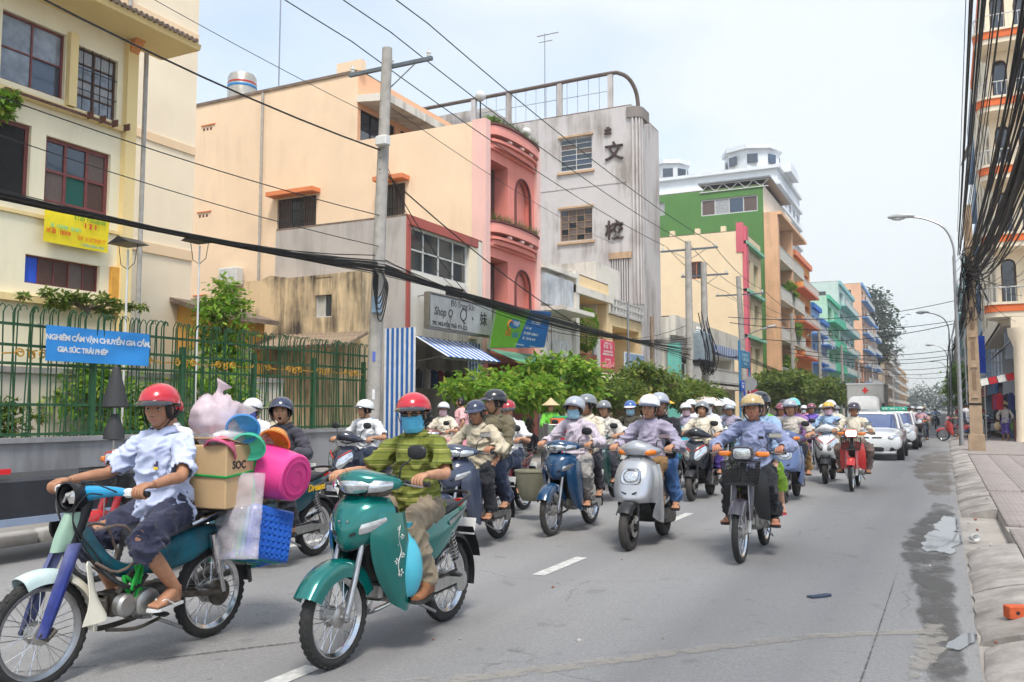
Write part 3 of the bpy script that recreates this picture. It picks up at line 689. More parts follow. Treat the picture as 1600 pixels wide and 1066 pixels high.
def helmet_parts(style):
 """shell, visor, strap, trim meshes in head space"""
 c=np.array([-.014,0,.038]); rx,ry,rz=(.138,.117,.112)
 if style=='open': rx,ry,rz=.140,.122,.116
 def low(a):
  ca=math.cos(a)
  if style=='open': return .18*max(0,ca)**2-.62*(1-max(0,ca)**.7) if ca>0 else -.62-.05*(-ca)
  return .16*max(0,ca)-.12-.26*max(0,-ca)
 def ring(t,k=1.):
  return [(c[0]+rx*k*math.cos(e)*math.cos(a),ry*k*math.cos(e)*math.sin(a),c[2]+rz*k*math.sin(e)) for a in np.linspace(-PI,PI,40,endpoint=False) for e in (PI/2+(low(a)-PI/2)*t,)]
 sh=MB().loft([ring(t) for t in np.linspace(0,1,13)]+[ring(1,.93),ring(.96,.9)],0,False,False)
 edge=[(c[0]+rx*1.008*math.cos(low(a))*math.cos(a),ry*1.008*math.cos(low(a))*math.sin(a),c[2]+rz*math.sin(low(a))) for a in np.linspace(-PI,PI,41)]
 trim=MB().tube(edge,.0045,6,cap=False)
 rows=[]
 for q,(ext,dz) in enumerate(((-.006,.012),(.02,.006),(.045,-.006),(.06,-.018))):
  row=[]
  for a in np.linspace(0,1.12,6):
   k=math.cos(a/1.12*PI/2)**.55 if a<1.119 else 0.
   ex=ext*k if q else ext
   row.append((c[0]+(rx+ex)*math.cos(a),(ry+ex*.55)*math.sin(a),c[2]+rz*math.sin(low(a))*.9+dz*(.4+.6*k)+.004))
  rows.append(row)
 vis=MB().sheet(rows,3,3,.003)
 st=MB()
 for s in (1,-1):
  st.tube([(.01,s*.105,.012),(.02,s*.088,-.05),(.03,s*.045,-.112),(.035,0,-.126)],.0065,6,sub=3,flat=.5)
  st.tube([(-.06,s*.098,.0),(-.01,s*.086,-.05),(.026,s*.05,-.106)],.005,6,sub=3,flat=.5)
 return sh,vis,st,trim
HP={}
def add_helmet(par,M,style,shellm,visorm,trimm=None):
 if style not in HP:
  HP[style]=[q.mesh('helmet',40) for q in helmet_parts(style)]
  for q in HP[style]: q.materials.append(black_plastic)
 def mk(name,i,m,p):
  o=link(name,HP[style][i],p); o.material_slots[0].link='OBJECT'; o.material_slots[0].material=m; return o
 h=mk('helmet',0,shellm,par); h.matrix_local=M
 if visorm: mk('visor',1,visorm,h)
 mk('chin_strap',2,strap_m,h); mk('rim',3,trimm or black_plastic,h)
 return h
def mask_mb():
 rows=[]
 for z,xs in ((-.012,(.104,.095,.066,.02)),(-.03,(.125,.1,.068,.018)),(-.06,(.122,.1,.066,.015)),(-.095,(.112,.09,.058,.01)),(-.122,(.085,.07,.045,.01))):
  rows.append([(xs[0],0,z),(xs[1],.032,z),(xs[2],.062 if z>-.1 else .052,z+.004),(xs[3],.077 if z>-.1 else .064,z+.012)])
 mb=MB().sheet(rows,4,4,.003)
 for s in (1,-1): mb.tube([(.02,s*.077,-.015),(-.02,s*.085,.012)],.002,4,1); mb.tube([(.012,s*.066,-.1),(-.02,s*.082,-.03)],.002,4,1)
 return mb
def grip_hand(s,roll=0.,r=.019):
 """right/left hand closed round a bar along local y at the origin; knuckles forward-up"""
 mb=MB()
# palm on top and behind the bar
 mb.loft([sup((-.075,0,.036),.027,.02,12,2.4),sup((-.045,s*.003,.038),.036,.019,12,2.4),sup((-.015,s*.003,.036),.041,.016,12,2.6),sup((.014,s*.003,.027),.040,.012,12,2.6)])
 for i,o in enumerate((-.031,-.0105,.0105,.031)):
  ln=(1.,1.06,1.,.82)[i]; yy=s*(-o); a=np.array([.9,.35,-.5,-1.6,-2.5]) if ln>.9 else np.array([.9,.35,-.5,-1.5,-2.2])
  rr=r+.0095
  P=[(-.008,yy*.95,.030)]+[(rr*math.cos(t),yy,rr*math.sin(t)) for t in a]
  mb.tube(P,[.0105,.0102,.0098,.009,.0085,.0065],8,sub=3)
 mb.tube([(-.05,s*-.030,.026),(-.028,s*-.044,.010),(-.012,s*-.043,-.016),(.008,s*-.036,-.026)],[.013,.0115,.0105,.008],8,sub=3)
 return mb
def flat_hand(s,curl=.5):
 """relaxed hand pointing along +x, palm down; s = +1 left hand (thumb towards -y)"""
 mb=MB()
 mb.loft([sup((-.01,0,0),.026,.018,12,2.4),sup((.03,0,.002),.038,.016,12,2.4),sup((.085,0,0),.04,.012,12,2.6)])
 for i,o in enumerate((-.029,-.0098,.0098,.029)):
  ln=(.068,.076,.07,.054)[i]; yy=s*o; P=[(.075,yy,0)]; a=-.1*curl; p=np.array(P[0])
  for k,q in enumerate((.45,.32,.23)):
   p=p+ln*q*1.05*np.array([math.cos(a),(o*.9)*s,math.sin(a)]); P.append(tuple(p)); a-=(.5+.15*i)*curl
  mb.tube(P,[.0105,.0098,.009,.0068],8,sub=3)
 mb.tube([(.01,s*-.024,-.004),(.035,s*-.048,-.014),(.062,s*-.058,-.02),(.082,s*-.056,-.024)],[.014,.0115,.0105,.008],8,sub=3)
 return mb
def frame_to(o,xdir,zdir):
 x=unit(xdir); z=unit(np.asarray(zdir,float)-x*(np.asarray(zdir,float)@x)); y=np.cross(z,x)
 M=np.eye(4); M[:3,0]=x; M[:3,1]=y; M[:3,2]=z; M[:3,3]=o
 return M
def limb(mb,pts,rad,n=14,sub=5,flat=None): return mb.tube(pts,rad,n,sub=sub,flat=flat)
def fold(co,no,amp,sc,seed,mask=None):
 """cloth creases: ridged noise pushed along the normals"""
 p=co*np.array(sc)+seed*3.7
 w=np.column_stack([vnoise(p*.5,seed+5+k) for k in range(3)])*2.2
 r=1-np.abs(2*vnoise(p+w,seed)-1); r2=1-np.abs(2*vnoise(p*1.9+w*1.3,seed+1)-1); r3=vnoise(p*.45,seed+9)
 d=amp*(1.7*r**4-.2+1.1*(r2**4-.25)+1.1*(r3-.5))
 if mask is not None: d=d*mask
 return co+no*d[:,None]
PID=[0]
def person(label,loc,rz,pose='ride',skin='tan',shirt=None,sleeve='short',trousers=None,leg='long',shoes='sandal',shoem=None,helmet=None,mask=None,hair='short',
pelvis=(-.20,0,.845),lean=.10,hands=None,feet=None,look=(0,0),head_tilt=0.,scale=1.,vox=.014,hi=False,collar=True,group='riders in the traffic',glasses=False,mouth=0.,
female=False,hat=None,name='person',fat=1.,skirt=None,hunch=0.,cat='person',twist=0.,knee_out=.16,elbow=(-.35,.55,-.8)):
 PID[0]+=1; seed=PID[0]
 root=thing(name,label,cat,loc,rz,group)
 S=scale; skinm=SKINS[skin]
 pel=np.array(pelvis,float)
 ld=np.array([math.sin(lean),0,math.cos(lean)])
 chest=pel+ld*.30*S; nb=pel+ld*.475*S+np.array([.01+hunch,0,-hunch*.3])
 fwd=np.array([math.cos(lean),0,-math.sin(lean)])
 sw=(.150 if female else .163)*S*(1+.3*(fat-1))
 shl={s: nb-ld*.062*S+np.array([0,s*sw,0]) for s in (1,-1)}
 hip={s: pel+np.array([0.0,s*.085*S,-.01]) for s in (1,-1)}
 if hands is None: hands={1:('grip',(.22,.31,1.03)),-1:('grip',(.22,-.31,1.03))}
 if feet is None: feet={1:(.01,.225,.305),-1:(.01,-.225,.305)}
 body=MB(); wrist={}; elb={}; kn={}; ank={}
 for s in (1,-1):
  kind,h=hands[s]; h=np.array(h,float)
  if kind=='grip': w=h+np.array([-.085,0,.038])
  else: w=h
  e,w=ik(shl[s],w,.275*S,.245*S,(elbow[0],s*elbow[1],elbow[2]))
  elb[s],wrist[s]=e,w
  a=np.array(feet[s],float)+np.array([-.045,0,.075])
  k,a=ik(hip[s],a,.415*S,.41*S,(1,s*knee_out,.45) if pose!='stand' else (1,s*.05,0))
  kn[s],ank[s]=k,a
# ---- skin: trunk core, neck, arms and legs fused into one surface
 core=MB()
 sloft([(*(pel+np.array([0,0,-.05])),.10,.08),(*pel,.13*S,.095),(*(pel+ld*.15*S),.12*S,.085),(*chest,.14*S,.095),(*(nb-ld*.04),.13*S,.07),(*nb,.06,.055)],16,2.3,'z',4,mb=core)
 hc=nb+np.array([.022,0,.0])+ld*.148*S+np.array([.018,0,0])
 core.tube([nb-ld*.04,nb+ld*.05+fwd*.005,hc+np.array([-.022,0,-.06])],[.062,.052 if female else .056,.054],14,sub=4)
 for s in (1,-1):
  limb(core,[nb-ld*.05+np.array([0,s*.06,0]),shl[s],shl[s]*.45+elb[s]*.55,elb[s],elb[s]*.6+wrist[s]*.4,wrist[s]],np.array([.05,.050,.043,.037,.036,.0255])*S*np.array([.9,.88,.9 if sleeve!='none' else 1,.9 if sleeve=='long' else 1,.95 if sleeve=='long' else 1,1]),12,4)
  ftip=np.array(feet[s],float)
  limb(core,[hip[s],hip[s]*.5+kn[s]*.5,kn[s],kn[s]*.6+ank[s]*.4,ank[s]],np.array([.07,.058,.046 if leg!='capri' else .05,.043 if leg=='long' else .05,.033])*S,12,4)
 co,no,fa=bake(core,vox,4)
 body.add(co,fa,0)
# ---- head, hands, feet
 yaw,pit=look
 Mh=Matrix.Translation(Vector(hc))@Matrix.Rotation(R(yaw),4,'Z')@Matrix.Rotation(R(pit),4,'Y')@Matrix.Rotation(R(head_tilt),4,'X')@Matrix.Scale(S*1.03 if not female else S,4)
 body.merge(head_mb(hi,mouth),Mh)
 for s in (1,-1):
  kind,h=hands[s]
  if kind=='grip':
   d=np.array(h)-elb[s]; M=Matrix.Translation(Vector(h))@Matrix.Rotation(math.atan2(d[1],d[0])*.55,4,'Z')
   body.merge(grip_hand(s),M)
  else:
   d=unit(wrist[s]-elb[s]); zd=(0,0,1)
   if kind=='thigh': d=unit(np.array([.8,-s*.1,-.45]));
   if kind=='hang': zd=(0,s,.2)
   if kind=='hold': d=unit(np.array([1,-s*.25,.0]));
   body.merge(flat_hand(s,.6 if kind!='hold' else 1.1),Matrix(frame_to(wrist[s],d,zd).tolist()))
  f0=np.array(feet[s],float)
  Mf=Matrix.Translation(Vector(f0))@Matrix.Rotation(s*R(12),4,'Z')
  ft=sloft([(-.075,0,.045,.02,.03),(-.06,0,.045,.031,.042),(-.02,0,.055,.034,.05),(.05,0,.038,.038,.034),(.11,0,.022,.045,.018),(.135,0,.02,.042,.014)],14,2.4,'x',3)
  ft.tube([(-.045,0,.05),(-.045,0,.10)],[.036,.033],12)
  for i in range(5):
   o=-.034+.0165*i; ln=(.018,.022,.025,.028,.036)[i] if s>0 else (.036,.028,.025,.022,.018)[i]
   ft.tube([(.12,o,.02),(.13+ln*.6,o,.018),(.13+ln,o,.012)],[.011,.0105,.008],8,sub=2)
  if shoes=='sandal': body.merge(ft,Mf)
  if shoes=='sandal':
   sd=MB(); out=[(-.085,-.03),(-.03,-.034),(.06,-.046),(.13,-.05),(.175,-.03),(.18,.01),(.15,.046),(.06,.046),(-.03,.034),(-.085,.03),(-.1,0)]
   sd.prism(out,-.012,.004,0,'z')
   for q in (1,-1): sd.tube([(.115,.012,.02),(.09,q*.03,.045),(.03,q*.043,.012)],.007,6,0,sub=3,flat=.6)
   sd.tube([(.0,-.042,.012),(.045,-.03,.062),(.05,0,.072),(.045,.03,.062),(.0,.042,.012)],.009,6,0,sub=3,flat=1.6) if seed%2 else None
   put('sandal',sd,shoem or black_plastic,root).matrix_local=Mf
  else:
   sh=sloft([(-.092,0,.04,.022,.035),(-.08,0,.048,.038,.05),(-.02,0,.055,.043,.056),(.04,0,.048,.046,.047),(.1,0,.033,.05,.032),(.15,0,.027,.046,.025),(.175,0,.022,.025,.015)],18,2.5,'x',4)
   sh.tube([(-.04,0,.06),(-.045,0,.115)],[.047,.043],14)
   for k in range(4): sh.tube([(.03+k*.022,-.026,.088-k*.011),(.035+k*.022,0,.098-k*.011),(.03+k*.022,.026,.088-k*.011)],.004,5,1)
   out=[(-.095,-.03),(-.03,-.04),(.06,-.05),(.13,-.052),(.175,-.03),(.183,.01),(.15,.05),(.06,.05),(-.03,.04),(-.095,.03),(-.105,0)]
   sh.prism(out,-.012,.012,1,'z')
   put('shoe',sh,[shoem or black_plastic,rubber],root).matrix_local=Mf
 bo=put('body',body,[skinm,lip_m,eye_w,eye_d,hair_m],root,sharp=None)
# ---- shirt
 if shirt is not None:
  sm=MB(); F=fat
  hem=-.075 if pose!='stand' else -.13
  belly=fwd*(.02+.06*(F-1))
  sloft([(*(pel+ld*hem),.182*S*F,.145*F),(*(pel+belly*.5),.176*S*F,.138*F),(*(pel+ld*.13*S+belly),.158*S*F,.122*F),(*(chest+fwd*.012),.172*S*F,.122),(*(nb-ld*.06*S),.160*S,.098),(*(nb-ld*.012),.11*S,.078),(*(nb+ld*.018),.064,.064)],24,2.25,'z',5,mb=sm)
  if female: sm.ell(chest+fwd*.085+np.array([0,.065,.01]),(.06,.068,.065),12,8); sm.ell(chest+fwd*.085+np.array([0,-.065,.01]),(.06,.068,.065),12,8)
  cuff={}
  for s in (1,-1):
   if sleeve=='long': P=[nb-ld*.06+np.array([0,s*.07,0]),shl[s]+np.array([0,0,.002]),shl[s]*.45+elb[s]*.55,elb[s],elb[s]*.5+wrist[s]*.5,elb[s]*.06+wrist[s]*.94]; rr=[.058,.060,.056,.053,.047,.038]
   elif sleeve=='none': P=[nb-ld*.06+np.array([0,s*.07,0]),shl[s]]; rr=[.055,.05]
   else: P=[nb-ld*.06+np.array([0,s*.07,0]),shl[s]+np.array([0,0,.002]),shl[s]*.5+elb[s]*.5,shl[s]*.14+elb[s]*.86]; rr=[.058,.061,.060,.066]
   limb(sm,P,np.array(rr)*S,16,4)
   d=unit(P[-1]-P[-2]); cuff[s]=(P[-1],d,rr[-1]*S)
  co,no,fa=bake(sm,vox,6)
  hgt=np.clip((co[:,2]-pel[2])/.5,-.2,1)
  amp=.018*(1.15-.6*hgt.clip(0,1))
  co=fold(co,no,amp,(8,8,13),seed)
  m2=MB().add(co,fa,0)
# hollow the openings: drop the end discs of hem and sleeves
  keep=np.ones(len(fa),bool); cen=co[fa].mean(1)
  hemc=pel+ld*hem
  for s in (1,-1):
   if sleeve!='none':
    p,d,r_=cuff[s]; rel=cen-p; al=rel@d; rad=np.linalg.norm(rel-al[:,None]*d,axis=1)
    keep&=~((al>-vox*1.2)&(al<.05)&(rad<r_*.93))
  m2.f=[q for q,k in zip(m2.f,keep) if k]; m2.m=[0]*len(m2.f)
  shirt_o=put('shirt',m2,shirt,root,sharp=None)
  md=shirt_o.modifiers.new('t','SOLIDIFY'); md.thickness=.004; md.offset=-1
  if collar:
   cl=MB(); ringp=[]
   for lay,(rr,dz,tw) in enumerate(((.060,.0,0),(.062,.034,.006),(.070,.038,.006),(.088,.0,.018))):
    row=[]
    for a in np.linspace(R(22),R(338),22):
     drop=.05*max(0,math.cos(a))**3
     p=nb+ld*(dz-drop*(1+.5*(lay==3)))+fwd*(rr*math.cos(a)+.012+(.012+tw)*max(0,math.cos(a))**2)+np.array([0,rr*1.05*math.sin(a),0])
     row.append(p)
    ringp.append(row)
   cl.loft(ringp,0,ring_closed=False)
   co_=put('collar',cl,shirt,root,sharp=None); md=co_.modifiers.new('t','SOLIDIFY'); md.thickness=.004
# button placket down the front
   pk=MB(); rows=[]
   for q in np.linspace(0,1,9):
    c_=nb*(1-q)+(pel+ld*.02)*q
    F_=.076+.052*min(1,q*2.4)+(F-1)*.1*min(1,q*1.5)+.02*min(1,q*2)
    p=c_+fwd*(F_+.004)-ld*.03*(1-q)
    rows.append([p,p+np.array([-.0015,.015,0])])
   pk.sheet(rows,2,2,.004)
   put('placket',pk,shirt,root)
   bt=MB()
   for r_ in rows[1::2]: bt.ell(np.array(r_[0])+fwd*.0035,(.003,.0055,.0055),8,5)
   put('buttons',bt,mat('shirt_button',(.6,.57,.52),.3,0,.1),root)
# ---- trousers
 if trousers is not None:
  tm=MB()
  sloft([(*(pel+np.array([-.01,0,-.085])),.12*S,.10),(*(pel+np.array([-.005,0,-.03])),.158*S*(1+.5*(fat-1)),.118),(*(pel+ld*.03),.155*S*(1+.6*(fat-1)),.115),(*(pel+ld*.09),.145*S*fat,.108)],20,2.3,'z',4,mb=tm)
  for s in (1,-1):
   end={'long':.93,'knee':-.0,'capri':.5}[leg]
   mid=hip[s]*.5+kn[s]*.5
   P=[hip[s]+np.array([-.02,0,0]),hip[s]*.72+kn[s]*.28,mid,kn[s]*.97+ank[s]*.03]; rr=[.097,.094,.086,.073]
   if leg=='long': P+=[kn[s]*.72+ank[s]*.28,kn[s]*.4+ank[s]*.6,kn[s]*.03+ank[s]*.97]; rr+=[.071,.067,.068]
   elif leg=='capri': P+=[kn[s]*.7+ank[s]*.3,kn[s]*.45+ank[s]*.55]; rr+=[.075,.074]
   else: P[-1]=kn[s]*.9+ank[s]*.1; rr[-1]=.084; P+=[kn[s]*.80+ank[s]*.20]; rr+=[.088]
   limb(tm,P,np.array(rr)*S,16,4)
  co,no,fa=bake(tm,vox,5)
  co=fold(co,no,.015,(11,11,11),seed+40)
  m2=MB().add(co,fa,0)
  cen=co[fa].mean(1); keep=np.ones(len(fa),bool)
  for s in (1,-1):
   p=P_={'long': kn[s]*.03+ank[s]*.97,'capri': kn[s]*.45+ank[s]*.55,'knee': kn[s]*.80+ank[s]*.20}[leg]; d=unit(ank[s]-kn[s]); rel=cen-p; al=rel@d; rad=np.linalg.norm(rel-al[:,None]*d,axis=1)
   keep&=~((al>-vox*1.2)&(al<.05)&(rad<.062*S if leg=='long' else (al>-vox*1.2)&(al<.05)&(rad<.08*S)))
  m2.f=[q for q,k in zip(m2.f,keep) if k]; m2.m=[0]*len(m2.f)
  to=put('trousers',m2,trousers,root,sharp=None)
  md=to.modifiers.new('t','SOLIDIFY'); md.thickness=.004; md.offset=-1
 if skirt is not None:
  sk=MB(); sloft([(*(pel+np.array([0,0,.05])),.15*S,.11),(*(pel+np.array([.01,0,-.15])),.19*S,.15),(*(pel+np.array([.02,0,-.48])),.24*S,.18)],24,2.2,'z',5,mb=sk)
  co=sk.verts(); a=np.arctan2(co[:,1]-pel[1],co[:,0]-pel[0]); q=np.clip((pel[2]-co[:,2])/.4,0,1)
  co=co+np.column_stack([np.cos(a),np.sin(a),0*a])*(.018*np.sin(a*7+seed)*q)[:,None]
  sk.v=[co]; put('skirt',sk,skirt,root,sharp=None)
# ---- headwear
 if hair: put('hair',MB().merge(hair_cap(hair)),hair_m,root,sharp=None).matrix_local=Mh
 if helmet: add_helmet(root,Mh,*helmet)
 if mask is not None:
  if 'mask' not in CACHE: CACHE['mask']=mask_mb().mesh('face_mask',50); CACHE['mask'].materials.append(mask); CACHE['mask'].materials.append(white_paint)
  o=link('face_mask',CACHE['mask'],root); o.matrix_local=Mh; o.material_slots[0].link='OBJECT'; o.material_slots[0].material=mask
 if glasses:
  gl=MB()
  for s in (1,-1): gl.ell((.088,s*.032,.0),(.008,.026,.017),12,7); gl.tube([(.08,s*.055,.004),(-.01,s*.081,.006)],.003,5)
  gl.tube([(.094,-.01,.004),(.094,.01,.004)],.003,5)
  put('sunglasses',gl,mat('dark_lens',(.01,.008,.008),.08,0,0,coat=1),root).matrix_local=Mh
 if hat=='cone':
  o=put('conical_hat',MB().lathe([(.0,.185),(.012,.178),(.11,.085),(.225,.0),(.228,-.004),(.22,-.006),(.105,.075),(0,.165)],36,0,'z',(-.01,0,.055)),mat('straw',(.62,.48,.28),.8,0,.18,30,bump=.3,bscale=80,stretch=(1,1,6)),root); o.matrix_local=Mh
 if hat=='brim':
  o=put('sun_hat',MB().lathe([(0,.11),(.05,.107),(.09,.08),(.102,.02),(.105,.0),(.15,-.012),(.19,-.03),(.192,-.034),(.15,-.018),(.1,-.005),(.09,.07),(0,.1)],32,0,'z',(-.01,0,.03)),cloth('hat_cream',(232,224,205)),root); o.matrix_local=Mh
 return root,dict(hc=hc,Mh=Mh,pel=pel,ld=ld,fwd=fwd,chest=chest,nb=nb,shl=shl,elb=elb,wrist=wrist,kn=kn,ank=ank)
# ------------------------------------------------------------------ ground, road, kerbs, pavements
def nodes_of(m):
 t=m.node_tree; return t,t.nodes,t.links.new
def asphalt():
 m=bpy.data.materials.new('asphalt'); m.use_nodes=True ; t,n,l=nodes_of(m); b=n['Principled BSDF']
 geo=n.new('ShaderNodeNewGeometry'); P=geo.outputs['Position']
 def noise(sc,det=4,rough=.55,stretch=None):
  x=n.new('ShaderNodeTexNoise'); x.inputs['Scale'].default_value=sc; x.inputs['Detail'].default_value=det; x.inputs['Roughness'].default_value=rough
  if stretch:
   mp=n.new('ShaderNodeMapping'); mp.inputs['Scale'].default_value=stretch; l(P,mp.inputs['Vector']); l(mp.outputs['Vector'],x.inputs['Vector'])
  else: l(P,x.inputs['Vector'])
  return x.outputs['Fac']
 def rng(v,a,b_,c=0.,d=1.):
  x=n.new('ShaderNodeMapRange'); x.inputs['From Min'].default_value=a; x.inputs['From Max'].default_value=b_; x.inputs['To Min'].default_value=c; x.inputs['To Max'].default_value=d; l(v,x.inputs['Value']); return x.outputs['Result']
 def mixc(f,c1,c2,mode='MIX'):
  x=n.new('ShaderNodeMixRGB'); x.blend_type=mode
  for i,c in (('Color1',c1),('Color2',c2)):
   if isinstance(c,tuple): x.inputs[i].default_value=(*c,1)
   else: l(c,x.inputs[i])
  if isinstance(f,float): x.inputs['Fac'].default_value=f
  else: l(f,x.inputs['Fac'])
  return x.outputs['Color']
 c=mixc(rng(noise(.35,5),.3,.7),(.265,.260,.262),(.325,.318,.318))
 c=mixc(rng(noise(1.2,5,.6,(1,.12,1)),.42,.7,0,.5),c,(.33,.32,.312))  # dust drawn along the lanes
 vor=n.new('ShaderNodeTexVoronoi'); vor.inputs['Scale'].default_value=85; l(P,vor.inputs['Vector'])
 c=mixc(rng(vor.outputs['Distance'],.12,.42,.6,0),c,(.50,.485,.47))  # pale chips of stone
 c=mixc(rng(noise(160,2),.52,.7,0,.6),c,(.06,.06,.06))
 c=mixc(rng(noise(42,3,.7),.35,.65,.4,0),c,(.15,.148,.148))  # coarse aggregate mottling
 c=mixc(rng(noise(30,3,.7),.56,.72,0,.5),c,(.40,.392,.385))
 c=mixc(rng(noise(6,6,.7),.60,.70,0,.55),c,(.10,.097,.095))  # oil and tar spots
 c=mixc(rng(noise(.75,3,.5,(1,.015,1)),.48,.60,0,.45),c,(.19,.188,.19))  # tyre-polished tracks
 c=mixc(rng(noise(2.6,2,.5),.68,.72,0,.35),c,(.12,.118,.118))  # oil drips
 v2=n.new('ShaderNodeTexVoronoi'); v2.feature='DISTANCE_TO_EDGE'; v2.inputs['Scale'].default_value=.33
 wob=n.new('ShaderNodeTexNoise'); wob.inputs['Scale'].default_value=1.6; wob.inputs['Detail'].default_value=5; l(P,wob.inputs['Vector'])
 add=n.new('ShaderNodeMixRGB'); add.blend_type='ADD'; add.inputs['Fac'].default_value=.8; l(P,add.inputs['Color1']); l(wob.outputs['Color'],add.inputs['Color2']); l(add.outputs['Color'],v2.inputs['Vector'])
 mk=n.new('ShaderNodeMath'); mk.operation='MULTIPLY'; l(rng(v2.outputs['Distance'],.0,.004,.5,0),mk.inputs[0]); l(rng(noise(.9,3),.48,.56),mk.inputs[1])
 c=mixc(mk.outputs[0],c,(.05,.048,.046))
 l(c,b.inputs['Base Color']); b.inputs['Roughness'].default_value=.86
 bp=n.new('ShaderNodeBump'); bp.inputs['Strength'].default_value=.35; bp.inputs['Distance'].default_value=.004
 l(vor.outputs['Distance'],bp.inputs['Height']); l(bp.outputs['Normal'],b.inputs['Normal'])
 return m
asphalt_m=asphalt()
def decal(name,col,rough,lo,hi,sc,maxa=1.,stretch=(1,1,1),edge=True,spec=.5,sc2=14):
 """thin deposit or stain whose ragged edge comes from noise (alpha)"""
 m=bpy.data.materials.new(name); m.use_nodes=True ; t,n,l=nodes_of(m); b=n['Principled BSDF']
 b.inputs['Base Color'].default_value=(*col,1); b.inputs['Roughness'].default_value=rough; b.inputs['Specular IOR Level'].default_value=spec
 tc=n.new('ShaderNodeTexCoord'); geo=n.new('ShaderNodeNewGeometry'); mp=n.new('ShaderNodeMapping'); mp.inputs['Scale'].default_value=stretch; l(geo.outputs['Position'],mp.inputs['Vector'])
 x=n.new('ShaderNodeTexNoise'); x.inputs['Scale'].default_value=sc; x.inputs['Detail'].default_value=7; x.inputs['Roughness'].default_value=.65; l(mp.outputs['Vector'],x.inputs['Vector'])
 at=n.new('ShaderNodeAttribute'); at.attribute_name='edge'
 ad=n.new('ShaderNodeMath'); ad.operation='ADD'; l(x.outputs['Fac'],ad.inputs[0]); l(at.outputs['Fac'],ad.inputs[1])
 r=n.new('ShaderNodeMapRange'); r.inputs['From Min'].default_value=lo; r.inputs['From Max'].default_value=hi; r.inputs['To Max'].default_value=maxa; l(ad.outputs[0],r.inputs['Value']); l(r.outputs['Result'],b.inputs['Alpha'])
 return m
def ribbon(name,pts,widths,m,z=.004,n=6,sub=6,kind='structure'):
 """flat sheet along a path on the ground; 'edge' attribute falls to the rim"""
 Q=catmull(np.column_stack([np.array(pts,float),widths]),sub); P=Q[:,:2]; W=Q[:,2]
 T=np.gradient(P,axis=0); T/=np.linalg.norm(T,axis=1)[:,None]; N=np.column_stack([-T[:,1],T[:,0]])
 v=[]; e=[]; k=len(P)
 for i in range(k):
  for j in range(n+1):
   s=j/n*2-1; q=P[i]+N[i]*W[i]*s; v.append((q[0],q[1],z))
   en=min(i,k-1-i)/(k*.18); e.append(.30*min(1,(1-abs(s))*2.2,en)-.15)
 f=[(i*(n+1)+j,i*(n+1)+j+1,(i+1)*(n+1)+j+1,(i+1)*(n+1)+j) for i in range(k-1) for j in range(n)]
 mb=MB().add(v,f); me=mb.mesh(name); setm(me,m)
 a=me.attributes.new('edge','FLOAT','POINT'); a.data.foreach_set('value',np.array(e,np.float32))
 o=link(name,me); o['kind']=kind
 return o
earth=mat('dusty_ground',(.17,.155,.135),.95,0,.3,.5,bump=.3,bscale=6,world_co=True)
struct(put('ground',MB().add([(-1500,-300,-.02),(1500,-300,-.02),(1500,2600,-.02),(-1500,2600,-.02)],[(0,1,2,3)]),earth))
ROADL,ROADR=-9.0,.14
struct(put('road',MB().add([(ROADL,-12,0),(ROADR,-12,0),(ROADR,900,0),(ROADL,900,0)],[(0,1,2,3)]),asphalt_m))
line_m=mat('road_paint',(.58,.57,.54),.7,0,.3,14,world_co=True)
pm=MB().add([(-.06,-.52,.004),(.06,-.52,.004),(.06,.52,.004),(-.06,.52,.004)],[(0,1,2,3)]).mesh('lane_dash'); setm(pm,line_m)
for k in range(44):
 for X_ in (-3.28,-6.35):
  o=link('lane_dash',pm,None,(X_,3.52+4.1*k,0)); o['kind']='structure'
sand=decal('dried_sand',(.40,.37,.33),.95,.50,.64,7,.62)
ribbon('sand_streak',[(-3.2,3.5),(-2.36,4.27),(-1.37,5.4),(-.7,6.1),(-.15,6.45),(.1,6.4)],[.12,.10,.08,.075,.09,.06],sand)
ribbon('sand_patch',[(-.25,5.2),(-.15,5.8),(-.12,6.3),(-.1,6.9)],[.05,.09,.12,.05],sand,.008)
wet=decal('gutter_damp',(.095,.09,.084),.62,.44,.66,3.2,.8,(1,.6,1))
ribbon('gutter_stain',[(-.02,4.2),(-.05,6),(-.12,8),(-.2,9.8),(-.2,11.5),(-.1,13.5),(-.05,16)],[.12,.13,.19,.26,.3,.24,.1],wet,.006,10)
ribbon('gutter_stain',[(-.1,15),(-.15,19),(-.3,23),(-.3,28),(-.1,36)],[.12,.32,.5,.6,.2],decal('gutter_silt',(.20,.17,.14),.9,.44,.66,2.2,.6,(1,.4,1)),.0045,10)
water=mat('puddle_water',(.05,.055,.055),.03,0,0,spec=.9)
water_d=decal('puddle_film',(.15,.155,.165),.03,.48,.52,4,1.,(1,.5,1),spec=1.)  # base lifted to grey: part of the sky's reflection is in the colour
ribbon('puddle',[(-.06,9.6),(-.1,10.4),(-.06,11.2),(-.05,12),(.0,12.9),(.02,13.6)],[.10,.2,.22,.17,.13,.08],water_d,.010,8)
ribbon('puddle',[(-.02,6.0),(.06,6.3),(.12,6.55)],[.05,.07,.04],water_d,.0105,6)
# seam in the asphalt and two tar cracks
crack=decal('asphalt_crack',(.07,.065,.06),.9,.44,.58,30,.6)
ribbon('asphalt_seam',[(-.47,4.2),(-.45,5.6),(-.44,7),(-.43,9)],[.008]*4,crack,.005,2)
ribbon('asphalt_seam',[(-4.3,3.6),(-3.9,4.15),(-3.55,4.6)],[.02,.022,.014],crack,.005,2)
ribbon('asphalt_seam',[(-5.1,2.9),(-4.6,3.3),(-4.35,3.55)],[.018,.02,.014],crack,.0055,2)
